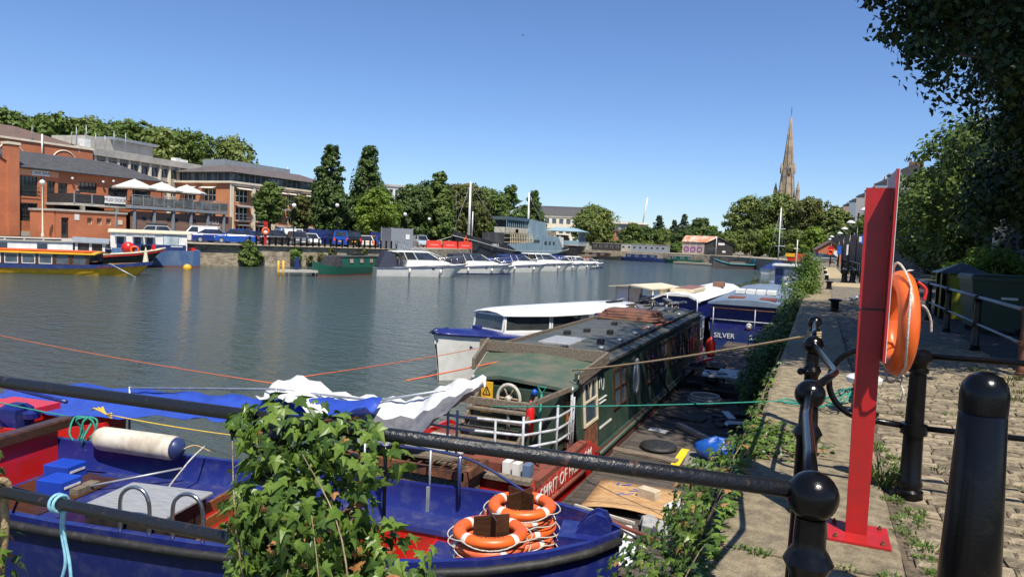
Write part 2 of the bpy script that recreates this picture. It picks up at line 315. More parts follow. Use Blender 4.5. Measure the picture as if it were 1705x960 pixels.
# coping along the near quay: separate dressed stones with a rounded arris
quay = empty('quay', (0, 0, 0)); quay['kind'] = 'structure'
def coping(x0, x1, y0, y1, r=0.06, rough=0.012):
    prof = [(x1, -.30), (x0, -.30), (x0, -r), (x0 + r * .3, -r * .3), (x0 + r, 0), (x1 - .012, 0), (x1, -.012)]
    rg = random.Random(int(y0 * 97)); ys = [y0 + .012] + [y0 + (y1 - y0) * k / 5 for k in range(1, 5)] + [y1 - .012]
    return MB().loft([[(x + rg.uniform(-1, 1) * rough * (z > -.29), y, z + rg.uniform(-.5, .2) * rough * (z > -.29)) for x, z in prof] for y in ys])
ys = [1.86, 3.92, 5.98]
while ys[-1] < 64: ys.append(ys[-1] + random.uniform(1.7, 2.3))
for a, b in zip(ys, ys[1:]): coping(-.445, .5, a, b).build('coping_stone', stone, quay)
coping(-.445, .5, ys[-1], 111.5, rough=0).build('coping', stone, quay)
B('joint_bed', soil, quay, (-.40, .505, 1.87, 112, -.029, -.02))
xx = -.45
while xx > -9: 
    w_ = random.uniform(1.3, 1.8); mbx = MB().bbox(xx - w_ + .01, xx - .005, 1.2, 1.9, -.3, 0, .03); mbx.build('coping_stone', stone, quay); xx -= w_
# setts
bed = B('sett_bed', soil, quay, (.51, 2.75, .2, 15.0, -.029, -.022))
rg = random.Random(3); setts = []
y = 2.6
while y < 14.9:
    d = rg.uniform(.095, .125); x = .525 + rg.uniform(0, .1)
    while x < 2.66:
        ww = rg.uniform(.15, .27)
        if rg.random() > .025: setts.append((x, min(x + ww, 2.74), y, y + d))
        x += ww + rg.uniform(.006, .016)
    y += d + rg.uniform(.006, .016)
def sett(mb, x0, x1, y0, y1, cx, cy):
    z = rg.uniform(-.014, .004); j = lambda a: rg.uniform(-a, a) * 1.7; b = rg.uniform(.012, .022)
    lo = [(x0 + j(.004), y0 + j(.004)), (x1 + j(.004), y0 + j(.004)), (x1 + j(.004), y1 + j(.004)), (x0 + j(.004), y1 + j(.004))]
    mx, my = (x0 + x1) / 2, (y0 + y1) / 2; tl = (j(.004), j(.004), j(.004), j(.004))
    hi = [(px + (b if px < mx else -b), py + (b if py < my else -b)) for px, py in lo]
    return mb.loft([[(px - cx, py - cy, -.028) for px, py in lo], [(px - cx, py - cy, z - .009) for px, py in lo], [(px - cx, py - cy, z + t) for (px, py), t in zip(hi, tl)]])
vis = lambda s: s[0] < .235 * s[2] + .05 and s[2] > 3.4
vs_ = sorted([s for s in setts if vis(s)], key=lambda s: s[2] + .3 * s[0])
rest = [s for s in setts if s not in set(vs_[:300])]
for s in vs_[:300]:
    cx, cy = (s[0] + s[1]) / 2, (s[2] + s[3]) / 2; sett(MB(), *s, cx, cy).build('sett', sett_m, quay, loc=(cx, cy, 0))
mb = MB()
for s in rest: sett(mb, *s, 0, 0)
tag(mb.build('setts', sett_m, quay), kind='stuff')
farset = mat('distant setts', (0.20, 0.17, 0.125), (0.11, 0.095, 0.07), sc=2.5, det=10, rough=0.95, bump=0.8, bsc=9)
p = B('paving', farset, None, (.51, 2.75, 15.0, 112, -.029, -.004)); tag(p, kind='structure')
B('sand', mat('swept sand', (0.46, 0.36, 0.20), (0.30, 0.24, 0.14), sc=1.2, rough=0.95), p, (.55, 2.1, 38, 43, -.003, .004), (.52, 1.7, 50, 86, -.003, .004))
p = B('path', asphalt, None, (2.76, 8.5, -20, 118, -.029, -.012)); tag(p, kind='structure')
p = B('kerb', stone, None, *[(8.5, 8.65, -20 + 3 * k, -17.02 + 3 * k, -.029, .1) for k in range(46)]); tag(p, kind='structure')
p = B('garden_bed', mat('garden soil', (0.06, 0.05, 0.03), (0.05, 0.06, 0.02), sc=1, rough=0.95, bump=0.5), None, (8.66, 60, -20, 110, -.029, .03)); tag(p, kind='structure')
p = MB().prism([(-95.2, 3), (-70.2, 36.5), (-59.2, 51.5), (-54.8, 56.5), (-45.9, 72.6), (-47.1, 79.8), (-50.6, 100.9), (-63.9, 103.8), (-64.1, 172), (-66, 172), (-66, 98), (-56, 83), (-60, 70), (-74, 46), (-97, 12)], -.029, .0).build('quay_edge', gravel_m); tag(p, kind='structure')
p = MB().prism([(-97, 12.1), (-74, 46.1), (-60.1, 70.1), (-56.1, 83.1), (-66.1, 98.1), (-66.1, 172), (-76.5, 172), (-76.5, 12.1)], -.029, -.006).build('car_park', asphalt); tag(p, kind='structure')
p = MB().prism([(-63, 173.4), (-35, 173.7), (-22.6, 168.6), (-12, 153), (-2.4, 128.4), (2, 128.4), (2, 150), (-8, 172), (-30, 190), (-63, 190)], -.029, .01).build('far_quay', gravel_m); tag(p, kind='structure')
# wooded rise behind both banks
def hill(name, cx, cy, rx, ry, h, m, n=28):
    rows = []
    for i in range(9):
        t = i / 8; rr = 1 - t; rows.append([(cx + rx * rr * math.cos(a), cy + ry * rr * math.sin(a), -.1 + h * (1 - rr ** 2)) for a in [2 * math.pi * k / n for k in range(n + 1)]])
    return tag(MB().grid(rows).build(name, m, None, True), kind='structure')
hill('hill', -190, 150, 95, 110, 17, grassm)
hill('hill', 62, 210, 48, 150, 17, grassm)
hill('hill', 70, 520, 160, 120, 9, grassm)
# ------------------------------------------------------------------ foliage
def leaf_quads(C, Nn, L, rng, asp=0.6, fold=0.0):
    n = len(C); r = rng.normal(size=(n, 3)); t = np.cross(Nn, r); t /= np.linalg.norm(t, axis=1, keepdims=True) + 1e-9; b = np.cross(Nn, t)
    s = (L * rng.uniform(0.6, 1.3, n))[:, None]
    return np.stack([C - t * s * .5, C + b * s * asp * .5 - Nn * s * fold, C + t * s * .5, C - b * s * asp * .5 - Nn * s * fold], 1)
def lobes_leaves(lobes, N, L, rng, shell=0.16, jit=0.8, asp=0.65, droop=0.0):
    lb = np.array(lobes, float); A = (lb[:, 3] * lb[:, 4] + lb[:, 4] * lb[:, 5] + lb[:, 3] * lb[:, 5]); k = rng.choice(len(lb), N, p=A / A.sum())
    d = rng.normal(size=(N, 3)); d /= np.linalg.norm(d, axis=1, keepdims=True)
    S = 22; sd_ = rng.normal(size=(len(lb), S, 3)); sd_ /= np.linalg.norm(sd_, axis=2, keepdims=True); sr = rng.uniform(.62, 1.02, (len(lb), S)); q = rng.integers(0, S, N)
    d2 = sd_[k, q]; jj = rng.normal(size=(N, 3)); jj *= (np.minimum(1.7, np.linalg.norm(jj, axis=1)) / (np.linalg.norm(jj, axis=1) + 1e-9))[:, None]
    C = lb[k, :3] + lb[k, 3:6] * (d2 * sr[k, q][:, None] + jj * (.13 + .5 * shell))
    d = d2 * .8 + jj * .45
    Nn = d * 1.0 + rng.normal(size=(N, 3)) * jit * .7 + np.array([0, 0, .45]); Nn /= np.linalg.norm(Nn, axis=1, keepdims=True)
    return leaf_quads(C, Nn, L, rng, asp, 0.12)
def crown_lobes(h0, h1, w, n, rng, shape='round', big=0.36):
    """clumps filling an envelope between heights h0 and h1 with half-width w"""
    out = []; H = h1 - h0
    for i in range(n):
        t = (i + rng.uniform(0, 1)) / n; z = h0 + H * t
        if shape == 'round': e = math.sqrt(max(.05, 1 - (2 * t - .95) ** 2))
        elif shape == 'column': e = max(.2, 1.05 - .85 * t ** 1.3) * (.6 + .4 * min(1, t / .15)) * rng.uniform(.8, 1.12)
        elif shape == 'cone': e = max(.06, (1 - t) ** .9)
        else: e = 0.95 if t < .7 else .6
        s = w * big * rng.uniform(.75, 1.25) * (1 if shape != 'cone' else max(.3, e) * 1.3)
        a = i * 2.4 + rng.uniform(-.5, .5); s *= (max(.5, e) if shape == 'column' else 1); q = max(0, w * e - s * .6) * math.sqrt(rng.uniform(.3, 1))
        zz = min(max(z, h0 + s * .5), h1 - s * .55); out.append((q * math.cos(a), q * math.sin(a), zz, s, s, s * rng.uniform(.65, .9)))
    if shape == 'round': out.append((0, 0, h0 + H * .52, w * .6, w * .6, H * .36))
    if shape in ('column', 'bush'): out.append((0, 0, h0 + H * .42, w * .6, w * .6, H * .38))
    return out
def trunk_mb(h, r, lobes, rng, base=0.0):
    mb = MB(); top = h
    mb.tube([(0, 0, base), (rng.uniform(-.05, .05) * h * .1, 0, base + (h - base) * .5), (0, 0, top)], [r * 1.15, r * .8, r * .35], 8)
    for lb in sorted(lobes, key=lambda q: -q[3])[:9]:
        z0 = min(top * .92, max(base + (top - base) * .35, lb[2] * .6)); mb.tube([(0, 0, z0), (lb[0] * .5, lb[1] * .5, (z0 + lb[2]) * .52), (lb[0] * .95, lb[1] * .95, lb[2])], [r * .38, r * .22, r * .06], 5)
    return mb
def tree(x, y, h, w, label, m=None, shape='round', trunk=None, seed=1, N=9000, L=0.5, nl=26, z=0.0, group=None, name='tree', big=.36, r=None, sq=1.0, shell=.16):
    rng = np.random.default_rng(seed); t = h * .22 if trunk is None else trunk
    lb = crown_lobes(t, h, w, nl, rng, shape, big); lb = [(a * sq, b, c, d * sq, e, f) for a, b, c, d, e, f in lb]
    root = empty(name, (x, y, z), 0, label, 'tree', group)
    link('crown', arr_mesh('crown', lobes_leaves(lb, N, L, rng, shell), 4), m or lf_mid, root)
    trunk_mb(h * .8, r or h * .022 + .06, lb, rng, -.15).build('trunk', bark, root, True); return root
def bush(x, y, z, lobes, label, m, N, L, seed, name='shrub', group=None, cat='shrub', jit=.8, shell=.2):
    rng = np.random.default_rng(seed); root = empty(name, (x, y, z), 0, label, cat, group)
    link('foliage', arr_mesh('foliage', lobes_leaves(lobes, N, L, rng, shell, jit), 4), m, root)
    mb = MB()
    for lb in lobes[:8]: mb.tube([(0, 0, -.05), (lb[0] * .4, lb[1] * .4, lb[2] * .5), (lb[0], lb[1], lb[2])], [.03, .02, .008], 5)
    tag(mb.build('stem', vine, root, True), kind='stuff'); return root
IVY2D = [(0, 0), (.16, -.12), (.42, -.08), (.30, .10), (.52, .34), (.24, .36), (.14, .62), (0, .98), (-.14, .62), (-.24, .36), (-.52, .34), (-.30, .10), (-.42, -.08), (-.16, -.12)]
def ivy_leaf_mesh(name, curl, twist):
    vs = [(0, .30, .05)] + [(px, py, -abs(px) * curl - py * py * twist) for px, py in IVY2D]; n = len(IVY2D)
    me = bpy.data.meshes.new(name); me.from_pydata(vs, [], [(0, 1 + i, 1 + (i + 1) % n) for i in range(n)]); return me
IVYM = {k: [ivy_leaf_mesh('leaf', .25 + .2 * i, .05 + .12 * i) for i in range(3)] for k in ('a', 'b', 'c')}
for k, mm in (('a', lf_ivy), ('b', lf_ivyd), ('c', lf_dead)):
    for me in IVYM[k]: me.materials.append(mm)
def basis(nrm, rng):
    nrm = Vector(nrm).normalized(); dn = Vector((rng.gauss(0, .55), rng.gauss(0, .55), -1)); t = dn - nrm * dn.dot(nrm)
    t = t.normalized() if t.length > 1e-3 else nrm.orthogonal().normalized(); b = t.cross(nrm)
    return b, t, nrm
def ivy_leaves(root, pts, size, rng, nobj=150, dead=0.05, darkp=.4):
    """pts: (point, outward normal). The nearest-facing leaves are objects of their own, the rest one mesh"""
    out = []; mi = []; tri = []
    for i, (p, nrm) in enumerate(pts):
        nn = Vector(nrm) + Vector((rng.gauss(0, .45), rng.gauss(0, .45), rng.gauss(.15, .45))); b, t, nn = basis(nn, rng); s = size * rng.uniform(.55, 1.25)
        k = 'c' if rng.random() < dead else ('b' if rng.random() < darkp else 'a')
        if i < nobj:
            o = bpy.data.objects.new('leaf', IVYM[k][rng.randrange(3)]); col.objects.link(o); o.parent = root
            o.matrix_local = Matrix(((b[0] * s, t[0] * s, nn[0] * s, p[0]), (b[1] * s, t[1] * s, nn[1] * s, p[1]), (b[2] * s, t[2] * s, nn[2] * s, p[2]), (0, 0, 0, 1)))
        else:
            P = Vector(p); cv = .3; pl = [(0, .25, .06)] + [(a, c, -abs(a) * cv - c * c * .12) for a, c in IVY2D]
            pl = [P + s * (b * a + t * c + nn * d) for a, c, d in pl]; n0 = len(out); out += pl
            for q in range(14): tri.append((n0, n0 + 1 + q, n0 + 1 + (q + 1) % 14)); mi.append('abc'.index(k))
    if out:
        me = bpy.data.meshes.new('foliage'); me.from_pydata([tuple(v) for v in out], [], tri); me.polygons.foreach_set('material_index', mi)
        for mm in (lf_ivy, lf_ivyd, lf_dead): me.materials.append(mm)
        tag(link('foliage', me, None, root), kind='stuff')
def weed(x, y, z, r, h, n, seed, label, group=None, m=None, name='weed', bl=.02):
    rng = np.random.default_rng(seed); V = []
    for i in range(n):
        a = rng.uniform(0, 6.283); q = r * math.sqrt(rng.uniform(0, 1)); p = np.array([q * math.cos(a), q * math.sin(a), -.01]); o = np.array([math.cos(a) * rng.uniform(.2, 1) + rng.normal() * .3, math.sin(a) * rng.uniform(.2, 1) + rng.normal() * .3, 0])
        hh = h * rng.uniform(.35, 1.1); mid = p + o * hh * .35 + [0, 0, hh * .6]; tip = p + o * hh * .9 + [0, 0, hh * rng.uniform(.5, 1)]; s = np.array([-o[1], o[0], 0]); s = s / (np.linalg.norm(s) + 1e-6) * bl * rng.uniform(.5, 1.2)
        V.append([p - s * .3, p + s * .3, mid + s, mid - s]); V.append([mid - s, mid + s, tip + s * .1, tip - s * .1])
    o = link(name, arr_mesh(name, np.array(V), 4), m or lf_bush); o.location = (x, y, z); return tag(o, label, 'weed', group)
# ------------------------------------------------------------------ railings and furniture on the near quay
POST = [(.075, 0), (.075, .04), (.062, .06), (.066, .09), (.052, .12), (.043, .5), (.040, .86), (.046, .875), (.056, .895), (.046, .915), (.036, .93), (.036, .955), (.034, 1.0)]
def ball_post(root, x, y, zc=1.05, r=.058):
    p = autosmooth(MB().lathe([(a, min(b, zc - .03)) for a, b in POST], (0, 0, 0), 20).build('post', black_iron, root, loc=(x, y, -.01)))
    MB().ball((0, 0, zc), r, 20, 14).build('ball_finial', black_iron, p, True); return p
rail = empty('quay_railing', (0, 0, 0), 0, 'black cast iron railing with ball topped posts along the coping edge', 'railing')
for x, y, z in ((.02, 1.76, 1.05), (0, 3.03, 1.05), (0, 4.66, 1.05), (0, 6.95, 0.98)): ball_post(rail, x, y, z, .058 if y < 5 else .06)
def curve(pts, n=6):
    """smooth path through points"""
    P = [Vector(p) for p in pts]; out = []
    for i in range(len(P) - 1):
        p0, p1, p2, p3 = P[max(i - 1, 0)], P[i], P[i + 1], P[min(i + 2, len(P) - 1)]
        for k in range(n):
            t = k / n; out.append(.5 * ((2 * p1) + (p2 - p0) * t + (2 * p0 - 5 * p1 + 4 * p2 - p3) * t * t + (3 * p1 - p0 - 3 * p2 + p3) * t ** 3))
    return out + [P[-1]]
T('top_rail', black_iron, rail, [(.02, 1.78, 1.045), (.01, 2.1, 1.045), (-.005, 2.6, 1.04), (0, 3.02, 1.05)], .017, 12)
T('top_rail', black_iron, rail, [(0, 3.04, 1.05), (.09, 3.62, 1.035), (.105, 3.74, 1.03), (.10, 3.82, 1.03), (0, 4.65, 1.05)], .017, 12)
T('top_rail', black_iron, rail, [(0, 4.67, 1.05), (0, 6.94, .98)], .017, 12)
for a, b in ((1.78, 3.02), (4.67, 6.94)): T('lower_rail', black_iron, rail, [(0, a, .55), (0, b, .53)], .016, 10)
MB().tube([(-.05, 4.62, .88), (.0, 4.62, .88)], .014, 8).ball((-.06, 4.62, .88), .022, 8, 6).build('bolt', black_iron, rail, True)
cr = empty('quay_railing', (0, 0, 0), 0, 'chipped black pipe railing overgrown with ivy above the blue passenger boat', 'railing')
T('top_rail', worn_iron, cr, [(-.03, 1.757, 1.047), (-1.3, 1.63, 1.05), (-2.7, 1.505, 1.05), (-4.6, 1.33, 1.05)], .0195, 14)
T('lower_rail', worn_iron, cr, [(.0, 1.757, .64), (-1.3, 1.63, .665), (-2.7, 1.505, .665), (-4.6, 1.33, .66)], .0195, 14)
for x in (-1.42, -2.78): autosmooth(MB().lathe([(a, b) for a, b in POST] + [(.05, 1.02), (.03, 1.08)], (0, 0, 0), 16).build('post', worn_iron, cr, loc=(x, 1.62 + (x + 1.4) * .092, -.01)))
# railing across the quay with a looped end
xr = empty('cross_railing', (.65, 5.37, 0), 0, 'black railing with a looped end crossing the cobbles behind the red post', 'railing')
def boss_post(root, x, y, h=1.0, m=black_iron):
    pr = [(.085, 0), (.085, .05), (.07, .065), (.078, .1), (.066, .13), (.061, .43), (.082, .435), (.082, .50), (.058, .505), (.051, .84), (.062, .85), (.062, .87), (.051, .88), (.055, .905), (.078, .93), (.078, .975), (.05, 1.0), (.001, 1.005)]
    return autosmooth(MB().lathe([(a, b * h) for a, b in pr], (0, 0, 0), 20).build('post', m, root, loc=(x, y, -.012)))
boss_post(xr, 0, 0); boss_post(xr, 2.0, .18)
hoop = [(0, 0, .95), (-.22, 0, .957)] + [(-.30 - .235 * math.sin(a), 0, .72 + .237 * math.cos(a)) for a in [math.pi * k / 14 for k in range(15)]] + [(-.22, 0, .477), (0, 0, .465)]
T('loop_rail', black_iron, xr, hoop, .021, 12)
T('top_rail', black_iron, xr, [(0, 0, .95), (2.0, .18, .95)], .021, 12); T('lower_rail', black_iron, xr, [(0, 0, .465), (2.0, .18, .465)], .019, 12)
# smooth traffic bollard
b = empty('bollard', (.64, 3.34, 0), 0, 'tall smooth black bollard with a domed cap on the cobbles', 'bollard')
autosmooth(MB().lathe([(.13, -.02), (.125, .02), (.112, .3), (.085, .98), (.072, 1.0)], n=28).build('shaft', black_iron, b))
autosmooth(MB().lathe([(.079, .985), (.086, .99), (.087, 1.06), (.080, 1.10), (.058, 1.135), (.025, 1.15), (.001, 1.152)], n=28).build('cap', black_iron, b))
# red lifebuoy stand
def lifebuoy(root_loc, rot, label, group=None, od=.66, r=.058, m=orange, word=None, n=34, rope=True, name='lifebuoy', bands=4):
    root = empty(name, root_loc, 0, label, 'lifebuoy', group); root.rotation_euler = rot; Rr = od / 2 - r
    MB().torus((0, 0, 0), Rr, r, n, 14, sq=.8).build('ring', m, root, True)
    for k in range(bands): a = math.pi / 4 + k * math.pi / 2; MB().torus((0, 0, 0), Rr, r * 1.025, 4, 14, a0=a - .085, a1=a + .085, sq=.8).build('reflective_band', reflect, root, True)
    if rope:
        pts = []
        for k in range(4):
            for q in range(8): a = math.pi / 4 + (k + q / 8) * math.pi / 2; s = math.sin(math.pi * q / 8); rr = od / 2 + .006 + .035 * s; pts.append((rr * math.cos(a), rr * math.sin(a), -.028 * s))
        T('grab_line', rope_w, root, pts + [pts[0]], .0065, 6)
    if word:
        t = len(word)
        for k, ch in enumerate(word):
            a = -math.pi / 2 + (k - (t - 1) / 2) * .135; rr = Rr + .0; c = Vector((rr * math.cos(a), rr * math.sin(a), r * .8 + .0005))
            text('letter', ch, .05, blackrub, root, frame(c, (-math.sin(a), math.cos(a), 0), (-math.cos(a), -math.sin(a), 0)), .0008)
    return root
st = empty('lifebuoy_stand', (.29, 4.45, 0), 0, 'red painted lifebuoy post bolted to the coping by a square plate', 'post')
B('base_plate', postred, st, (-.15, .17, -.16, .16, 0, .012))
for x, y in ((.13, -.12), (.13, .12), (-.11, .12), (-.11, -.12)): MB().lathe([(.013, .012), (.013, .022), (.007, .023), (.007, .034)], (x, y, 0), 6).build('bolt', rusty, st)
MB().loft([[(-.055, -.02, .012), (.055, -.02, .012), (.055, .02, .012), (-.055, .02, .012)], [(-.075, -.02, 1.97), (.055, -.02, 1.97), (.055, .02, 1.97), (-.075, .02, 1.97)]]).build('upright', postred, st)
bd = B('backboard', postred, st, (.058, .07, -.15, .40, 1.02, 2.06)); B('board_edge', signwhite, bd, (.0705, .0735, -.152, .402, 1.02, 2.065))
B('bracket', blackrub, st, (.05, .0585, -.022, .022, 1.28, 1.30)); B('bracket', blackrub, st, (.05, .0585, -.022, .022, 1.80, 1.82)); B('strap', blackrub, st, (-.072, .058, -.024, -.021, 1.292, 1.302))
lb = lifebuoy((.435, 4.56, 1.22), (R(90), 0, R(97)), 'bright orange lifebuoy hung on the red post', od=.60, r=.066, bands=0)
B('hook', galv, st, (.07, .16, .1, .13, 1.44, 1.462))
text('lettering', 'BCC', .05, signwhite, lb, frame((-.03, .30, .02), (1, 0, 0), (0, .3, 1)), .001)
MB().tube(curve([(.02, -.30, .05), (.06, -.36, .05), (.03, -.40, .06), (.05, -.46, .05)]), .006, 6).build('rope_tail', rope_w, lb, True)
MB().tube(curve([(-.07, .12, .06), (-.03, .10, .12), (.0, .03, .16), (.01, -.04, .17)]), .007, 6).build('rope_tail', rope_w, lb, True)
MB().tube(curve([(-.05, .24, .07), (-.06, .20, .11), (-.07, .14, .10)]), .009, 6).build('red_cord', red, lb, True)
# old mooring bollards on the coping
def moor(x, y, label, capm=None, h=.36, r=.13, group=None):
    o = empty('mooring_bollard', (x, y, -.008), 0, label, 'mooring bollard', group)
    autosmooth(MB().lathe([(r * 1.25, -.02), (r * 1.25, .03), (r * .85, .06), (r * .8, h * .7), (r * .9, h * .8)], n=18).build('barrel', black_iron, o))
    autosmooth(MB().lathe([(r * .9, h * .78), (r * 1.3, h * .84), (r * 1.35, h * .94), (r * 1.1, h), (.001, h * 1.02)], n=18).build('cap', capm or black_iron, o)); return o
mb_ = moor(.49, 7.9, 'white capped mooring bollard wound with green rope', white, .4, .125)
for k in range(4): MB().torus((0, 0, .13 + .035 * k), .118, .017, 22, 6).build('rope_turn', rope_g, mb_, True)
rg = random.Random(5)
for k in range(5): T('rope_tangle', rope_g, mb_, curve([(-.12, -.1, .2 + .02 * k)] + [(-.18 - .1 * q + rg.uniform(-.08, .08), -.12 + rg.uniform(-.12, .12), max(.015, .2 - .06 * q + rg.uniform(-.03, .05))) for q in range(4)]), .009, 5)
moor(.47, 21.5, 'squat black mooring bollard in the tree shade on the coping'); 
for y in (34.7, 46.1, 58, 71): moor(.47, y, 'black mooring bollard further along the sunlit coping', white if y > 40 else None, group='bollards along the coping')
cap = empty('mooring_capstan', (1.55, 43.8, 0), R(20), 'pair of leaning black iron capstan drums on the quay', 'capstan', None, .85)
for x, t in ((-.24, .12), (.24, -.22)): autosmooth(MB().lathe([(.26, -.02), (.26, .06), (.19, .12), (.17, .55), (.24, .62), (.26, .75), (.2, .86), (.001, .9)], n=14).build('drum', black_iron, cap, loc=(x, 0, 0), rot=(0, -t * .4, 0)))
# railing along the path edge
pr = empty('path_railing', (2.62, 0, 0), 0, 'long black post and rail fence between quay and path', 'railing')
py = [11.9, 14.75, 17.85, 20.75, 23.3] + [26 + 2.8 * k for k in range(26)]
for k, y in enumerate(py): boss_post(pr, .08 if k == 0 else 0, y, .98, rusty if k == 0 else black_iron)
for z, r_ in ((.93, .03), (.46, .022)):
    for a, b in zip(py, py[1:]): T('rail', greysteel, pr, [(.03, a, z), (0, b, z)], r_, 8)
T('end_loop', black_iron, pr, curve([(.08, 11.9, .93), (.26, 11.75, .93), (.33, 11.7, .8), (.33, 11.7, .6), (.26, 11.75, .47), (.08, 11.9, .46)]), .03, 8)
# ropes and mooring lines
def rope(name, pts, r, m, label, cat='rope', group=None): return tag(MB().tube(pts, r, 6).build(name, m, None, True), label, cat, group)
rope('mooring_rope', sag((-3.05, 9.35, -.17), (-.01, 6.93, .86), .03) + [Vector((.045, 6.99, .87)), Vector((.01, 7.02, .86))], .011, rope_t, 'tan mooring rope stretched from the green boat roof to a railing ball post')
k_ = MB(); 
for q in range(3): k_.torus((0, 6.95, .84 + .022 * q), .052, .012, 16, 6)
tag(k_.build('rope_knot', rope_t, None, True), 'tan rope turns knotted round the farthest ball post', 'rope')
rope('mooring_rope', sag((-3.55, 7.75, -.42), (-.30, 8.0, .012), .02) + curve([(-.2, 8.02, .012), (.1, 7.98, .012), (.36, 7.88, .10)]), .008, rope_g, 'thin green rope running from the boat deck to the white capped bollard')
rope('mooring_rope', curve([(-.30, 8.01, .015), (-.22, 8.09, .03), (-.1, 8.02, .02), (-.26, 7.95, .018), (-.12, 7.9, .02), (.02, 8.03, .02)]), .008, rope_g, 'loose green rope loop lying on the coping edge')
rope('mooring_line', sag((-24, 12, -1.25), (-7.15, 8.0, -.6), .1), .008, rope_o, 'thin orange line over open water to the white tarpaulin')
rope('mooring_line', sag((-6.6, 8.0, -.44), (-7.9, 16.6, -1.2), .03), .008, rope_o, 'thin orange line from tarpaulin to the bow of the white trip boat')
rope('mooring_line', sag((-4.9, 8.0, -.30), (-3.0, 16.6, -.10), .04), .010, rope_o, 'orange line stretched across the green cabin roof')
hr = empty('hanging_rope', (-2.66, 1.51, 0), 0, 'thick tan rope knotted over the lower rail beside ivy', 'rope')
for q in range(3): MB().torus((.05 * q, .005 * q, .665), .034, .014, 16, 6, ax='x').build('turn', rope_t, hr, True)
T('tail', rope_t, hr, curve([(.08, .04, .66), (.07, .05, .5), (.02, .06, .3), (-.03, .06, .02)]), .014, 7)
T('loop', rope_t, hr, curve([(.1, .02, .69), (.02, -.03, .73), (-.12, -.03, .72), (-.25, 0, .66)]), .014, 7)
hr = empty('hanging_rope', (-2.29, 1.545, 0), 0, 'frayed pale blue rope knotted on the lower rail', 'rope')
for q in range(2): MB().torus((.02 * q, 0, .665), .027, .006, 14, 5, ax='x').build('turn', rope_b, hr, True)
for q in range(2): T('tail', rope_b, hr, curve([(.01 * q, .02, .64), (-.02 + .012 * q, .03, .55), (.0 + .02 * q, .03, .45), (-.03 + .06 * q, .03, .36)]), .006, 5)
# ivy on the pipe railing
def ivy_clump(name, root_loc, stemtops, lobes, n, size, seed, label, nobj, dead=.05):
    rg = random.Random(seed); root = empty(name, root_loc, 0, label, 'ivy'); pts = []
    W = [l[3] * l[5] for l in lobes]
    for i in range(n):
        l = rg.choices(lobes, W)[0]; d = Vector((rg.gauss(0, 1), rg.gauss(0, 1) - .45, rg.gauss(0, 1))).normalized(); q = rg.uniform(.72, 1.08)
        pts.append((Vector((l[0] + d.x * l[3] * q, l[1] + d.y * l[4] * q, l[2] + d.z * l[5] * q)), d))
    pts.sort(key=lambda a: a[0].y - a[1].dot(Vector((0, -1, .2))) * .15)
    ivy_leaves(root, pts, size, rg, nobj, dead)
    mb = MB()
    for s in stemtops: mb.tube(curve(s), [.0045 - .0035 * q / len(curve(s)) for q in range(len(curve(s)))], 6)
    tag(mb.build('stem', vine, root, True), kind='stuff'); return root
ivy_clump('ivy', (-1.30, 1.62, 0), [[(.1, -.05, -.1), (.12, -.14, .3), (.16, -.15, .6), (.1, -.12, .85)], [(-.05, -.1, -.1), (.0, -.16, .35), (.05, -.15, .7)], [(.24, -.1, 0), (.26, -.13, .4), (.2, -.12, .8), (.05, -.1, 1.0)],
    [(-.1, -.1, .4), (-.16, -.12, .75), (-.2, -.1, 1.0)]],
    [(-.08, 0, 1.0, .17, .12, .13), (-.02, -.02, .8, .25, .15, .2), (.06, -.02, .52, .27, .16, .25), (.1, -.02, .2, .3, .16, .28), (-.14, 0, .5, .14, .12, .4), (.28, .0, .62, .16, .1, .2), (.12, 0, 1.0, .2, .1, .1), (.38, .0, .35, .14, .1, .3), (-.2, 0, 1.02, .1, .08, .08), (.1, 0, -.2, .4, .2, .3), (-.02, .05, .6, .22, .1, .45)],
    4300, .046, 11, 'thick green ivy bush smothering a post of the pipe railing', 290, .03)
ivy_clump('ivy', (-2.78, 1.49, 0), [[(0, 0, -.1), (.05, -.08, .3), (.02, -.08, .7)]], [(.04, 0, .72, .14, .12, .2), (.1, 0, .35, .2, .14, .25), (.12, 0, .05, .3, .15, .25)], 900, .052, 12, 'ivy at the foot of the railing beside the knotted tan rope', 120, .16)
# ivy and shrubs hanging over the quay wall
def wall_ivy(y0, y1, x0, x1, z0, z1, n, size, seed, label, nobj=0, over=.12):
    rg = random.Random(seed); root = empty('ivy', (-.45, (y0 + y1) / 2, 0), 0, label, 'ivy'); pts = []; cy = (y0 + y1) / 2
    for i in range(n):
        y = rg.uniform(y0, y1); u = rg.random(); m_ = math.sin(math.pi * min(1, max(0, (y - y0) / (y1 - y0)))) ** .5
        if u < over: p = Vector((rg.uniform(0, x1) * m_ * rg.random() ** .6, y - cy + rg.gauss(0, .05), rg.uniform(.005, .07))); nn = (0, 0, 1)
        else:
            z = z1 + (z0 - z1) * rg.random() ** .8; out = (x0 * m_) * (.35 + .65 * math.sin(math.pi * min(1, (z1 - z) / (z1 - z0) + .15))) * rg.uniform(.45, 1.05) * (1 + .3 * math.sin(y * 3.1 + seed)); p = Vector((out, y - cy, z)); nn = (-.7, -.35, .6)
        pts.append((p, nn))
    pts.sort(key=lambda a: a[0].y)
    ivy_leaves(root, pts, size, rg, nobj, .05, .5)
    mb = MB()
    for k in range(int((y1 - y0) * 2)): y = rg.uniform(y0, y1) - cy; mb.tube(curve([(.1, y, .01), (-.05, y + rg.uniform(-.1, .1), -.05), (x0 * .5, y + rg.uniform(-.2, .2), z0 * .5), (x0 * .4, y + rg.uniform(-.3, .3), z0)]), .004, 5)
    tag(mb.build('stem', vine, root, True), kind='stuff'); return root
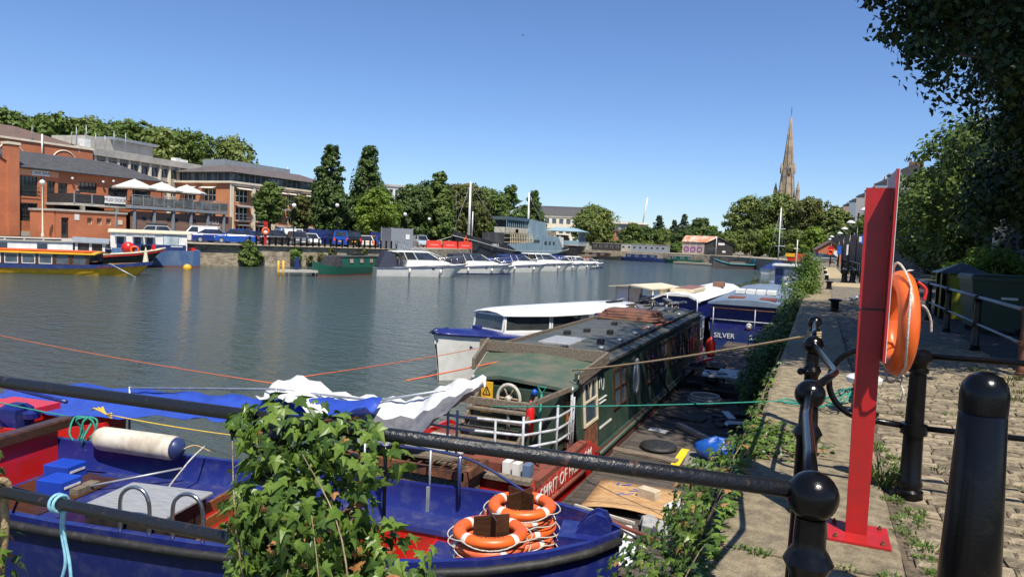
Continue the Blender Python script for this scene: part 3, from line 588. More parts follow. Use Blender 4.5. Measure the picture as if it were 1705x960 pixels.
wall_ivy(2.6, 6.6, -.54, .10, -1.5, -.02, 3400, .07, 21, 'sunlit ivy tumbling down the quay wall towards the white boards', 120, .08)
wall_ivy(5.7, 6.9, -.3, .75, -.6, .05, 800, .055, 22, 'ivy patch creeping across the coping by the blue bag', 60, .62)
wall_ivy(6.6, 13, -.22, .06, -1.65, -.15, 1000, .07, 23, 'sparse ivy on the shaded quay wall beside the pontoon rubbish', 0, .05)
def lob(*a): return list(a)
bush(-.62, 14.6, -1.2, [(-.05, 0, .75, .4, .9, .4), (-.25, 1.6, .5, .4, 1.0, .45), (-.25, -1.4, .35, .3, .9, .4), (-.05, 3.0, .7, .4, .9, .4), (-.4, .6, .2, .3, 1.2, .35), (-.25, 4.4, .6, .4, 1.0, .4)], 'dark shrubs growing out of the quay wall beside the pontoon', lf_dark, 8000, .085, 31)
bush(-.75, 23.0, -1.3, [(.05, 0, .8, .4, 1.3, .5), (-.0, 2.6, .9, .4, 1.3, .5), (.1, -2.2, .8, .35, 1.1, .5), (.15, 4.6, 1.0, .35, 1.2, .5)], 'leafy shrubs between the blue barge and the quay wall', lf_dark, 7000, .1, 32)
bush(-.55, 29.5, -.5, [(0, 0, .9, .5, .7, .55), (.15, .5, 1.45, .45, .6, .5), (-.25, -.3, .5, .5, .7, .5), (.1, -.2, 1.8, .3, .4, .35), (.3, 1.0, .8, .4, .7, .6)], 'bright green sapling bush sprouting over the coping edge', lf_bush, 6500, .085, 33, shell=.35)
# weeds in the joints
gr = 'weeds along the edge of the cobbles'
rg = random.Random(9)
for k in range(17):
    y = 3.7 + k * .19; weed(.57 + rg.uniform(-.04, .1), y, 0, rg.uniform(.06, .11), rg.uniform(.02, .045), 70, 100 + k, 'low green weeds along the joint of coping and cobbles', gr, None, 'weed', .007)
weed(.5, 5.55, 0, .09, .24, 110, 130, 'bushy grey-green weed at the foot of the cross railing post', None, lf_mid, bl=.007)
for k in range(26): weed(rg.uniform(.7, 2.3), rg.uniform(4.4, 11), 0, rg.uniform(.03, .08), rg.uniform(.02, .04), 34, 140 + k, 'small weed tuft growing between the cobbles', 'weeds between cobbles', lf_bush if k % 2 else lf_olive, 'weed', .006)
for k in range(12): weed(rg.uniform(-.35, .45), 3.92 + rg.uniform(-.02, .02), 0, .04, .04, 22, 180 + k, 'weeds in the joint between two coping stones', 'weeds in the coping joint', None, 'weed', .006)
for k in range(10): weed(2.3 + rg.uniform(-.2, .25), 7 + k * .55, 0, .12, .08, 60, 200 + k, 'grassy weeds at the outer edge of the cobbles', 'weeds by the path edge', lf_olive, 'weed', .008)
# ------------------------------------------------------------------ boats: general hull builder (bow towards +x, origin on the waterline)
def hull(root, st, m, name='hull', deck=None, keel=-.35, wall=.05, inner=None, boot=None, strake=None, flare=.75, wl=.9, rake=0.0):
    """st: (x, half beam, sheer height). Skin with a turned-in rail; optional deck sheet, boot stripe below and rubbing strake"""
    mb = MB()
    for s in (-1, 1):
        rows = []
        for x, hb, zg in st:
            hi = max(hb - wall, .004); k_ = rake * max(0.0, x / st[-1][0]) ** 5; rows.append([(x - k_, 0, keel), (x - k_, s * hb * flare, keel + .05), (x - k_ * .6, s * hb * wl, zg * .35), (x, s * hb, zg), (x, s * hi, zg), (x, s * hi, zg - (inner or .08))])
        mb.grid(rows)
    for x, hb, zg in ((st[0],) if rake else (st[0], st[-1])): mb.add([(x, -hb, zg), (x, -hb * wl, zg * .35), (x, -hb * flare, keel + .05), (x, hb * flare, keel + .05), (x, hb * wl, zg * .35), (x, hb, zg)], [(0, 1, 2, 3, 4, 5)])
    h = autosmooth(mb.build(name, m, root), 35)
    if boot:
        mb = MB()
        for s in (-1, 1): mb.grid([[(x, s * (hb * (flare + (wl - flare) * (z - keel) / (zg * .35 - keel)) + .012), z) for z in (-.2, .12)] for x, hb, zg in st])
        mb.build('boot_stripe', boot, h)
    if strake:
        for s in (-1, 1): T('rubbing_strake', strake[0], h, [(x, s * (hb + .015), zg + strake[2]) for x, hb, zg in st], strake[1], 8)
    if deck is not None: MB().grid([[(x, -max(hb - wall - .002, .003), zg - deck[1]), (x, max(hb - wall - .002, .003), zg - deck[1])] for x, hb, zg in st]).build('deck', deck[0], root)
    return h
def winbox(parent, p, u, v, w, h, frm, gl, t=.03, d=.02, name='window', mull=0, rail_=0):
    """window with a raised frame and a pane: centre p, unit across u, unit up v"""
    p, u, v = Vector(p), Vector(u).normalized(), Vector(v).normalized(); n = u.cross(v); mb = MB()
    for a, b, c, e in ((-w / 2, -h / 2, w / 2, -h / 2), (-w / 2, h / 2, w / 2, h / 2)): mb.bar(p + u * (a - t / 2) + v * b + n * d / 2, p + u * (c + t / 2) + v * e + n * d / 2, t, d, n)
    for s in [-1, 1] + [(-1 + 2 * (k + 1) / (mull + 1)) for k in range(mull)]: mb.bar(p + u * s * w / 2 - v * (h / 2 - t / 2) + n * d / 2, p + u * s * w / 2 + v * (h / 2 - t / 2) + n * d / 2, t, d, n)
    for k in range(rail_): q = -h / 2 + h * (k + 1) / (rail_ + 1); mb.bar(p - u * w / 2 + v * q + n * d * .4, p + u * w / 2 + v * q + n * d * .4, t * .8, d * .8, n)
    f = mb.build(name, frm, parent)
    g_ = MB().add([p - u * w / 2 - v * h / 2, p + u * w / 2 - v * h / 2, p + u * w / 2 + v * h / 2, p - u * w / 2 + v * h / 2], [(0, 1, 2, 3)])
    g_.v = [tuple(Vector(q) + n * .006) for q in g_.v]; g_.build('pane', gl, f); return f
# ---- blue passenger boat in the corner of the quay
A = R(11.3); bb = empty('passenger_boat', (-8.48, 4.88, WZ), A, 'open royal blue passenger boat with red linings and stacked lifebuoys', 'boat')
st = [(0, .98, 1.12), (.8, 1.04, 1.08), (2, 1.07, 1.05), (3.4, 1.07, 1.04), (4.6, 1.03, 1.05), (5.4, .95, 1.08), (6.0, .82, 1.12), (6.5, .6, 1.16), (6.85, .36, 1.19), (7.1, .06, 1.21)]
hull(bb, st, blue, keel=-.3, wall=.07, inner=.06, strake=(blackrub, .042, -.09), flare=.72, wl=.93)
ib = lambda x: np.interp(x, [s[0] for s in st], [s[1] for s in st]) - .07
zg_ = lambda x: np.interp(x, [s[0] for s in st], [s[2] for s in st])
xs = [.05, .8, 1.4, 2, 2.7, 3.4, 4, 4.6, 5.1, 5.5]
for s in (-1, 1):
    MB().grid([[(x, s * (ib(x) - .002), zg_(x) - .05), (x, s * (ib(x) - .03), .78), (x, s * (ib(x) - .05), .76)] for x in xs + [6, 6.5, 6.9]]).build('bulwark', blue, bb, True)
    MB().grid([[(x, s * (ib(x) - .05), .76), (x, s * max(.02, ib(x) - .40), .75), (x, s * max(.02, ib(x) - .41), .70)] for x in xs[1:]]).build('side_bench', bluedull, bb)
    MB().grid([[(x, s * max(.02, ib(x) - .39), .702), (x, s * max(.02, ib(x) - .37), .22)] for x in xs[1:]]).build('red_lining', red, bb)
MB().grid([[(x, -ib(x) + .3, .22), (x, ib(x) - .3, .22)] for x in xs]).build('floor', mat('grey boat floor', (0.30, 0.28, 0.26), (0.20, 0.19, 0.18), sc=5, rough=.8), bb)
MB().grid([[(x, -ib(x) + .01, .64), (x, ib(x) - .01, .64)] for x in (5.2, 5.6, 6, 6.5, 6.95)]).build('foredeck', bluedull, bb); B('fore_bulkhead', red, bb, (5.18, 5.2, -.86, .86, .2, .65))
MB().grid([[(x, -ib(x) + .02, .74), (x, ib(x) - .02, .74)] for x in (.12, .7, 1.3)]).build('stern_deck', bluedull, bb); B('stern_hatch', darkwood, bb, (.22, 1.12, -.55, .84, .742, .756)); B('deck_step', blue, bb, (1.3, 1.34, -.94, .94, .2, .745))
B('stern_bulkhead', red, bb, (.06, .11, -.9, .9, .72, 1.24)); MB().bbox(.0, .17, -.95, 1.1, 1.24, 1.36, .02).build('timber_capping', darkwood, bb)
# engine box and locker boxes
eb = MB().bbox(2.15, 2.98, -.86, -.22, .22, 1.12, .01).build('engine_box', mat('black box side', (0.02, 0.018, 0.017), (0.04, 0.035, 0.03), sc=4, rough=.4), bb); MB().bbox(2.1, 3.03, -.9, -.18, 1.122, 1.15, .01).build('lid', steelbox, eb); B('end_panel', galv, eb, (2.14, 2.148, -.84, -.24, .45, 1.1))
for x in (2.68, 3.22):
    T('grab_hoop', chrome, bb, curve([(x, -1.03, 1.03), (x, -1.03, 1.32), (x + .05, -1.03, 1.42), (x + .15, -1.03, 1.46), (x + .25, -1.03, 1.42), (x + .3, -1.03, 1.3), (x + .3, -1.03, 1.03)], 5), .018, 10)
for x in (2.05, 3.75): T('stanchion', chrome, bb, [(x, -1.03, 1.03), (x, -1.03, 1.25)], .014)
T('guard_rail', black_iron, bb, curve([(.9, -1.0, 1.06), (.9, -1.0, 1.28), (1.0, -1.0, 1.33), (2.05, -1.03, 1.25)]), .016)
T('guard_rail', black_iron, bb, [(1.6, -1.02, 1.28), (1.5, -1.02, 1.06)], .012)
for x, y in ((.45, .66), (.80, .22)):
    o = MB().bbox(-.17, .17, -.14, .14, .0, .17, .012).build('locker_box', mat('bright blue box', (0.01, 0.06, 0.45), (0.012, 0.05, 0.38), sc=3, rough=.4), bb, loc=(x, y, .756)); B('latch', reflect, o, (.171, .178, -.11, .11, .08, .105))
br = MB(); br.tube([(1.05, .35, .80), (1.9, .85, .95)], .014, 6); br.build('broom_handle', galv, bb, True); B('broom_head', oldwood, bb, (.95, 1.08, .18, .5, .757, .82)) 
for x in (3.0, 3.5, 4.0, 4.4):                                           # transverse slatted benches
    bt = empty('slatted_bench', (x, 0, 0)); bt.parent = bb
    for k in range(3): MB().bbox(-.02 - .03 * k, .01 - .03 * k, -.45, .45, .62 + .14 * k, .73 + .14 * k, .006).build('slat', benchwood, bt)
    for k in range(3): MB().bbox(.03 + .12 * k, .13 + .12 * k, -.45, .45, .50, .53, .006).build('slat', benchwood, bt)
    for y in (-.4, .4): B('leg', black_iron, bt, (-.05, .33, y - .015, y + .015, .22, .5), (-.075, -.02, y - .015, y + .015, .5, 1.0))
for x in (3.35, 4.15, 4.95, 5.75): B('bracket', galv, bb, (x - .02, x + .02, ib(x) - .035, ib(x) - .012, .75, zg_(x) - .01))
for x in (4.15, 4.95): T('stanchion', galv, bb, [(x, ib(x) + .02, .9), (x, ib(x) + .02, 1.45)], .013)
ps = T('pole', black_iron, bb, [(4.55, .62, .70), (4.55, .62, 1.58)], .022); MB().lathe([(.035, 1.56), (.045, 1.6), (.045, 1.66), (.03, 1.69)], (4.55, .62, 0), 8).build('lamp', signwhite, ps)
ps = T('pole', navy, bb, [(5.32, .84, .9), (5.32, .84, 1.48)], .022); MB().ball((5.32, .84, 1.5), .04, 10, 8).build('cap', signwhite, ps, True)
T('guard_rail', navy, bb, curve([(4.2, 1.0, 1.44), (5.0, .97, 1.44), (5.5, .9, 1.38), (6.1, .72, 1.17)]), .016)
fl = MB(); 
for s in (-.09, .06): fl.add([], []); fl.loft([[(6.66, s, 1.1), (7.02, s, 1.14), (7.02, s, 1.24), (6.97, s, 1.33), (6.88, s, 1.35), (6.80, s, 1.3)], [(6.66, s + .03, 1.1), (7.02, s + .03, 1.14), (7.02, s + .03, 1.24), (6.97, s + .03, 1.33), (6.88, s + .03, 1.35), (6.80, s + .03, 1.3)]])
fl = fl.build('bow_fairlead', blue, bb); MB().tube([(6.90, -.07, 1.27), (6.90, .07, 1.27)], .065, 16).build('roller', blue, fl, True); B('fore_plate', blue, bb, (6.55, 7.0, -.2, .2, 1.12, 1.15))
bx = lambda x, y, z: tuple(Matrix.Rotation(A, 4, 'Z') @ Vector((x, y, z)) + Vector((-8.48, 4.88, WZ)))
# lifebuoys stacked round crossed plywood holders on the foredeck
def stack(lx, ly, n, gname, top, seed):
    rg = random.Random(seed); c = bx(lx, ly, .645); hgt = .45 + n * .098
    h = empty('lifebuoy_holder', (c[0], c[1], c[2]), R(10 + 30 * seed), 'crossed brown plywood holder inside the %s stack of lifebuoys' % gname, 'holder')
    B('board', darkwood, h, (-.165, .165, -.008, .008, 0, n * .098 + .10)); B('board', darkwood, h, (-.006, .006, -.165, -.0085, 0, n * .098 + .11), (-.006, .006, .0085, .165, 0, n * .098 + .11))
    for k in range(n):
        t = k == n - 1
        lifebuoy((c[0] + rg.uniform(-.02, .02), c[1] + rg.uniform(-.02, .02), c[2] + .055 + .098 * k), (rg.uniform(-.03, .03) - .02, rg.uniform(-.03, .03), R(12) + rg.uniform(-.3, .3) if not t else R(25)), ('faded orange lifebuoy on top of the %s stack' if t else 'faded orange lifebuoy within the %s stack') % gname, None if t else 'lifebuoys in the %s stack' % gname, .68, .062, orange2 if k % 2 == 0 else orange, 'MERCURY' if t else None, 30, True)
stack(5.97, -.36, 6, 'wall side', True, 1); stack(6.10, .33, 6, 'pontoon side', True, 2)
# fender, tangle of rope and the small red tender beyond
f = empty('fender', (-7.45, 6.02, -1.03), R(8), 'long white cylindrical fender lying along the blue boat gunwale', 'fender')
MB().tube([(-.62, 0, 0), (-.60, 0, 0), (-.57, 0, 0), (-.5, 0, 0), (.5, 0, 0), (.56, 0, 0)], [.03, .08, .12, .145, .145, .135], 18).build('body', cream if False else mat('grubby white vinyl', (0.66, 0.61, 0.50), (0.45, 0.39, 0.30), sc=4, rough=.6), f, True)
MB().tube([(.555, 0, 0), (.60, 0, 0), (.64, 0, 0), (.67, 0, 0)], [.136, .12, .07, .03], 18).build('end_cap', navy, f, True)
T('lanyard', rope_t, f, curve([(.66, 0, 0), (.75, .1, .03), (.9, .18, -.05)]), .01)
rg = random.Random(4); rt = empty('rope_tangle', (-8.35, 6.0, -.98), 0, 'tangled green and yellow rope hanging beside the white fender', 'rope')
for k in range(7): T('strand', rope_g, rt, curve([(rg.uniform(-.1, .1), 0, .15), (rg.uniform(-.2, .15), rg.uniform(-.12, .1), .12), (rg.uniform(-.15, .2), rg.uniform(-.15, .05), -.05), (rg.uniform(-.1, .2), -.1, -.28 + rg.uniform(0, .1))]), .013, 5)
for k in range(3): T('strand', rope_y, rt, curve([(.0 + .1 * k, .1, .22), (.1, .06 + .05 * k, .26), (.25, .1, .2), (.4, .06, .18 + .03 * k)]), .012, 5)
rope('cord', sag((-13, 6.6, -1.05), (-8.3, 6.0, -.86), .03), .01, rope_g, 'green line leading left from the rope tangle over the stern')
rope('cord', sag((-8.0, 6.1, -.78), (-5.9, 6.35, -.82), .02) , .008, rope_y, 'yellow cord running along above the fender')
rope('cord', curve([(-6.55, 6.2, -.98), (-6.5, 5.9, -1.1), (-6.62, 5.62, -1.5), (-6.6, 5.55, -1.86)]), .010, rope_w, 'white rope hanging from the far gunwale into the blue boat')
lifebuoy((-6.75, 5.5, -1.86), (R(12), R(10), 0), 'orange lifebuoy lying behind the engine box on the boat floor', None, .66, .06, orange2)
td = empty('tender', (-11.2, 6.9, WZ), R(8), 'small red tender with a blue outboard and tiller behind the stern', 'boat')
hull(td, [(-1.4, .62, .85), (0, .7, .82), (1.2, .62, .85), (1.9, .2, .95)], red, keel=-.15, wall=.06, deck=(redox, .35))
ob = MB().bbox(.3, .62, -.5, -.2, .8, 1.12, .06).build('outboard', blue, td); MB().lathe([(.05, 0), (.11, .02), (.12, .1), (.05, .14)], (.75, -.35, .92), 10).build('drum', blue, td)
T('tiller', blue, td, curve([(.1, -.4, 1.05), (.15, -.42, 1.32), (.35, -.45, 1.38), (1.6, -.55, 1.3)]), .028)
B('red_cover', red, td, (-.5, .45, -.4, .4, .78, .98))
# ---- tarpaulins slung between the boats
def sheet(name, top, bot, rows, m, label, fold=.06, seed=1, split=None):
    rg = random.Random(seed); Tp, Bt = curve(top, 6), curve(bot, 6); n = min(len(Tp), len(Bt)); R_ = []
    for i in range(rows + 1):
        t = i / rows; R_.append([tuple(Tp[j].lerp(Bt[j], t) + Vector((0, fold * math.sin(j * .9 + 3 * t + seed) * math.sin(math.pi * t), -fold * 2 * math.sin(math.pi * t) + fold * .6 * math.sin(j * 1.7 + seed + i)))) for j in range(n)])
    mb = MB().grid(R_)
    if split: mb.mi = [split(i // (n - 1) / rows, (i % (n - 1)) / (n - 1)) for i in range(len(mb.f))]
    o = mb.build(name, m, None, True); md = o.modifiers.new('s', 'SOLIDIFY'); md.thickness = .006; return tag(o, label, 'tarpaulin')
sheet('tarpaulin', [(-13.2, 8.1, -1.32), (-11.5, 8.0, -1.12), (-9.2, 7.8, -.92), (-7.6, 7.7, -.78), (-6.4, 7.7, -.68), (-5.0, 7.6, -.48)], [(-12.5, 7.1, -1.30), (-10.2, 7.0, -1.28), (-8.0, 7.0, -1.0), (-7.0, 7.05, -.93), (-6.0, 7.1, -.80), (-5.0, 7.2, -.52)], 6, tarpblue, 'long blue tarpaulin slung above the blue boat', .05, 2)
sheet('tarpaulin', [(-7.2, 8.0, -.62), (-6.6, 8.0, -.44), (-5.9, 7.9, -.56), (-5.2, 7.85, -.52), (-4.6, 7.8, -.46), (-4.1, 7.75, -.18), (-3.62, 7.75, -.06)], [(-6.9, 7.4, -.66), (-6.2, 7.35, -.62), (-5.6, 7.1, -.74), (-5.0, 6.95, -.86), (-4.3, 6.95, -.78), (-3.9, 7.1, -.45), (-3.6, 7.6, -.08)], 10, [tarpwhite, tarpgrey], 'crumpled white and grey tarpaulin tied to the narrowboat railing', .05, 5, lambda t, s: 1 if (t > .2 and .36 < s < .93) else 0)
tp = empty('support_poles', (-5.3, 7.7, WZ), 0, 'bare metal poles propping up the tarpaulins', 'poles')
for x, y, z in ((-1.6, .1, 1.6), (.1, .05, 1.66), (1.2, 0, 1.95), (-4.4, 0, 1.3)): T('pole', galv, tp, [(x, y, -.6), (x, y, z)], .018)
T('ridge_pole', galv, tp, [(-4.4, 0, 1.28), (-1.6, .1, 1.58), (.1, .05, 1.64), (1.2, 0, 1.93)], .016)
# ------------------------------------------------------------------ pontoon and the clutter on it
pt = empty('pontoon', (-1.7, 16.4, 0), 0, 'grey plank walkway pontoon floating below the quay wall', 'pontoon')
rg = random.Random(2); me_p = [MB().box(-1.09, 1.09, -.066 - .004 * k, .066 + .004 * k, -.03, 0).mesh('plank') for k in range(3)]
for me in me_p: me.materials.append(deckwood)
y = 6.95
while y < 26.4:
    o = bpy.data.objects.new('plank', me_p[rg.randrange(3)]); col.objects.link(o); o.parent = pt; o.location = (rg.uniform(-.012, .012), y - 16.4, -1.7 + rg.uniform(-.004, .004)); o.rotation_euler = (rg.uniform(-.01, .01), 0, rg.uniform(-.006, .006)); y += .152
B('float', blackrub, pt, (-1.05, 1.05, -9.4, 9.9, -2.5, -1.735)); B('edge_beam', deckwood, pt, (-1.12, -1.06, -9.5, 10, -1.9, -1.69))
PZ = -1.69
def sheetbox(name, c, sx, sy, sz, rz, m, label, cat, tilt=(0, 0), z=PZ, group=None):
    o = MB().bbox(-sx / 2, sx / 2, -sy / 2, sy / 2, 0, sz, min(.006, sz * .3)).build(name, m, None, loc=(c[0], c[1], z), rot=(tilt[0], tilt[1], rz)); return tag(o, label, cat, group)
pl = [(-.55, -.62), (.0, -.60), (.52, -.6)]
mb = MB(); rows = []
for j in range(7): rows.append([(-.56 + 1.1 * i / 8, -.62 + 1.24 * j / 6, .02 + (.10 * (1 - j / 6) ** 3 * math.sin(math.pi * (i + 1) / 10))) for i in range(9)])
o = mb.grid(rows).build('plywood_sheet', ply, None, True, loc=(-2.0, 8.92, PZ), rot=(0, 0, R(3))); md = o.modifiers.new('s', 'SOLIDIFY'); md.thickness = .014; tag(o, 'curled plywood sheet with blue paint marks on the pontoon', 'plywood')
rg = random.Random(8); mb = MB()
for k in range(9): x, y = rg.uniform(-.35, .3), rg.uniform(.1, .5); a = rg.uniform(0, 3); d = rg.uniform(.03, .08); mb.bar((x - d * math.cos(a), y - d * math.sin(a), .028), (x + d * math.cos(a), y + d * math.sin(a), .028), rg.uniform(.01, .03), .003)
mb.build('paint_mark', mat('blue paint marks', (0.03, 0.10, 0.5), rough=.6), o)
sheetbox('stone_block', (-1.84, 9.06), .26, .14, .13, R(-20), mat('pale block', (0.55, 0.47, 0.35), (0.42, 0.35, 0.26), sc=9, rough=.9, bump=.3), 'pale rectangular building block lying on the plywood', 'block', z=PZ + .02)
sheetbox('painted_board', (-1.46, 8.75), .42, .85, .05, R(-28), mat('flaking white board', (0.62, 0.63, 0.63), (0.34, 0.36, 0.37), sc=9, lo=.5, hi=.6, rough=.7), 'flaking white painted board leaning by the ivy', 'board', (.05, -.12))
sheetbox('white_board', (-1.86, 7.3), .5, .6, .02, R(8), mat('plain white board', (0.66, 0.68, 0.71), (0.56, 0.58, 0.62), rough=.5), 'clean white board beside the blue boat bow', 'board')
sheetbox('broken_board', (-1.95, 7.85), .42, .3, .02, R(25), white, 'broken white panel fragment beside the curled plywood', 'board', (.06, .05))
for k, (x, y, s, rz) in enumerate(((-1.58, 8.05, .24, 10), (-1.42, 7.92, .22, 40), (-1.66, 8.18, .16, 70), (-1.32, 8.3, .2, -20))): sheetbox('rubble_piece', (x, y), s, s * .8, .12, R(rz), mat('grey rubble', (0.33, 0.33, 0.33), (0.2, 0.2, 0.2), sc=9, rough=.9), 'lump of broken grey board among the rubbish', 'rubble', (.2, .1), group='rubble lumps')
tag(MB().bar((-2.35, 8.1, PZ + .06), (-1.35, 7.6, PZ + .08), .05, .03).build('red_batten', redox), 'thin red brown batten lying across the pontoon end', 'batten')
tag(MB().bar((-2.55, 8.15, PZ + .10), (-1.75, 7.9, PZ + .12), .03, .03).build('boat_hook', rope_w), 'pale pole sticking over the curled plywood', 'pole')
sheetbox('yellow_strip', (-1.81, 11.2), .13, .95, .006, R(0), mat('yellow grip strip', (0.80, 0.58, 0.01), (0.7, 0.5, 0.02), rough=.6), 'bright yellow grip strip on the planks', 'strip')
sheetbox('grey_mat', (-1.55, 11.2), .36, .8, .01, R(4), mat('grey felt', (0.22, 0.21, 0.17), (0.15, 0.145, 0.12), rough=.95), 'grey mat beside the yellow strip', 'mat')
sheetbox('flat_board', (-2.35, 10.95), 1.1, .16, .04, R(-8), oldwood, 'weathered board lying under the narrowboat side', 'board')
tag(MB().lathe([(.24, 0), (.3, .01), (.3, .05), (.2, .07), (.001, .07)], n=20).build('black_lid', blackrub, None, True, loc=(-2.22, 11.5, PZ), rot=(.03, 0, 0)), 'round black plastic lid on the planks', 'lid')
mb = MB(); rg = random.Random(6); rows = []
for i in range(9):
    t = i / 8; rows.append([((.32 * math.cos(a) * math.sin(math.pi * t)) * (1 + .18 * math.sin(3 * a + i)), .26 * math.sin(a) * math.sin(math.pi * t) * (1 + .15 * math.sin(5 * a + 2 * i)), .34 * (1 - math.cos(math.pi * t)) / 2 * (1 + .12 * math.sin(4 * a))) for a in [2 * math.pi * k / 22 for k in range(23)]])
tag(mb.grid(rows).build('tarp_bundle', mat('blue plastic bundle', (0.01, 0.09, 0.40), (0.012, 0.06, 0.28), sc=5, rough=.35, bump=.6, bsc=14), None, True, loc=(-1.28, 11.35, PZ - .01)), 'crumpled bright blue plastic bundle by the ivy', 'bundle')
tag(MB().bar((-2.2, 13.1, PZ + .04), (-1.55, 12.35, PZ + .04), .10, .07).build('timber_offcut', mat('pale timber', (0.42, 0.36, 0.28), (0.33, 0.28, 0.21), rough=.8)), 'pale squared timber offcut lying diagonally on the planks', 'timber')
sheetbox('paper_scrap', (-2.45, 12.6), .32, .16, .012, R(-10), signwhite, 'scrap of pale card on the planks', 'scrap', (.05, .03))
sheetbox('dark_board', (-2.25, 13.9), .9, .4, .03, R(-12), deckwood, 'dark flat board lying on the shaded planks', 'board')
ck = empty('rope_coil', (-2.05, 15.3, PZ), 0, 'coil of pale hose lying on the shaded pontoon', 'coil')
for k in range(6): MB().torus((rg.uniform(-.05, .05), rg.uniform(-.05, .05), .05 + .028 * k), .28 + rg.uniform(-.05, .05), .024, 26, 6).build('turn', rope_w, ck, True)
for k in range(13):
    x, y = rg.uniform(-1.75, -1.05), rg.uniform(13.2, 14.6); sheetbox('rubbish', (x, y), rg.uniform(.15, .4), rg.uniform(.08, .2), rg.uniform(.02, .06), rg.uniform(0, 3), random.choice([tarpgrey, tarpwhite, deckwood, blackrub]), 'piece of torn sheeting in the rubbish heap', 'rubbish', (rg.uniform(-.2, .2), rg.uniform(-.2, .2)), PZ + .02, 'torn sheeting in the rubbish heap')
for k, (x, y, rz) in enumerate(((-1.85, 16.6, 4), (-2.35, 17.3, -3))):
    tb = empty('work_table', (x, y, PZ), R(rz), ('low table with a pale top holding odds and ends', 'cluttered dark work bench beside the pale topped table')[k], 'table')
    MB().bbox(-.42, .42, -.55, .55, .46, .5, .01).build('top', mat('grey laminate', (0.40, 0.40, 0.39), (0.28, 0.28, 0.28), sc=3, rough=.5) if k == 0 else deckwood, tb)
    for sx in (-.38, .38):
        for sy in (-.5, .5): B('leg', blackrub, tb, (sx - .025, sx + .025, sy - .025, sy + .025, 0, .46))
    B('shelf', deckwood, tb, (-.38, .38, -.5, .5, .15, .17))
sheetbox('slate_board', (-1.95, 16.4), .4, .3, .03, R(20), tarpgrey, 'dark board lying on the pale table top', 'board', z=PZ + .5)
tag(MB().bar((-2.6, 17.0, PZ + .56), (-2.2, 17.5, PZ + .66), .05, .05).build('red_tool', red), 'red handled tool on the dark work bench', 'tool')
for k in range(4): sheetbox('tool_box', (-2.55 + .2 * (k % 3), 17.0 + .2 * k), .2, .14, .1, R(30 * k), [blackrub, deckwood, tarpgrey, rusty][k], 'small box among tools on the dark work bench', 'box', z=PZ + .5, group='boxes on the work bench')
for k in range(9): sheetbox('orange_scrap', (-1.15 + .12 * (k % 4), 19.6 + .22 * (k // 2)), .18, .14, .1, R(40 * k), [orange2, rope_t, cream][k % 3], 'orange and tan scrap piled by the shrubs', 'scrap', (.3, .2), group='scrap by the shrubs')
# ------------------------------------------------------------------ narrowboat with green cabin (bow towards the camera)
NX, NY, NS = -4.01, 22.0, .88
nb = empty('narrowboat', (NX, NY, WZ), R(-90), 'wide narrowboat with green cabin, red lettered bow and cluttered roof', 'narrowboat'); nb.scale = (1, NS, 1)
stn = [(0, 1.05, .9), (.8, 1.25, .82), (2, 1.32, .72), (11.7, 1.32, .72), (12.3, 1.32, .98), (14.0, 1.31, 1.0), (14.5, 1.28, 1.02)]
hull(nb, stn, red, keel=-.4, wall=.06, deck=(redox, .06), flare=.9, wl=.97)
for s in (-1, 1): T('rubbing_strake', greenp, nb, [(.8, s * 1.26, .74), (2, s * 1.335, .66), (11.8, s * 1.335, .66)], .04, 6); T('rubbing_strake', redox, nb, [(12.4, s * 1.33, .62), (14.5, s * 1.29, .64)], .03, 6)
for q_ in (-1, 1): B('shaded_side_plate', mat('oxide hull side with painted shade', (0.10, 0.03, 0.022), (0.06, 0.022, 0.018), sc=4, rough=.7), nb, (1.2, 12.1, q_ * 1.325 - .012, q_ * 1.325 + .012, -.2, .6)); B('gunwale_top', greenp, nb, (1.6, 12.0, min(q_ * 1.26, q_ * 1.325), max(q_ * 1.26, q_ * 1.325), .722, .735))  # added plates: the brown hull side, its colour darkened for the shade there
B('bow_capping', oldwood, nb, (14.42, 14.56, -1.28, 1.28, 1.0, 1.05)); B('gunwale_plate', redox, nb, (12.5, 14.4, 1.2, 1.34, 1.0, 1.03))
C0, C1 = 1.5, 12.55                                          # cabin from stern to front bulkhead
for s, Ce in ((-1, 11.2), (1, C1)): MB().loft([[(C0, s * 1.25, .66), (Ce, s * 1.25, .66), (Ce, s * 1.14, 1.97), (C0, s * 1.14, 1.97)], [(C0, s * 1.20, .66), (Ce, s * 1.20, .66), (Ce, s * 1.09, 1.97), (C0, s * 1.09, 1.97)]]).build('cabin_side', greenp, nb)
B('front_bulkhead', greenp, nb, (C1 - .35, C1 - .3, -.55, 1.13, .66, 1.85), (11.15, 11.2, -1.13, -.5, .66, 1.95), (11.2, 12.25, -.55, -.5, .66, 1.85)); B('rear_bulkhead', greenp, nb, (C0, C0 + .05, -1.13, 1.13, .66, 1.95))
rf = MB().loft([[(x, -1.22, 1.97), (x, -.7, 2.04), (x, 0, 2.07), (x, .7, 2.04), (x, 1.22, 1.97), (x, 1.22, 1.93), (x, 0, 2.0), (x, -1.22, 1.93)] for x in (C0 - .1, 11.35)]).build('roof', greenroof, nb)
MB().loft([[(x, -w_, z - .06), (x, 0, z + .02), (x, 1.22, z - .06), (x, 1.22, z - .1), (x, 0, z - .03), (x, -w_, z - .1)] for x, z, w_ in ((11.36, 1.99, 1.1), (12.95, 1.88, .52))]).build('fore_hatch', mat('mossy green hatch', (0.055, 0.095, 0.065), (0.12, 0.12, 0.085), sc=3, det=9, rough=.7, bump=.2), nb)
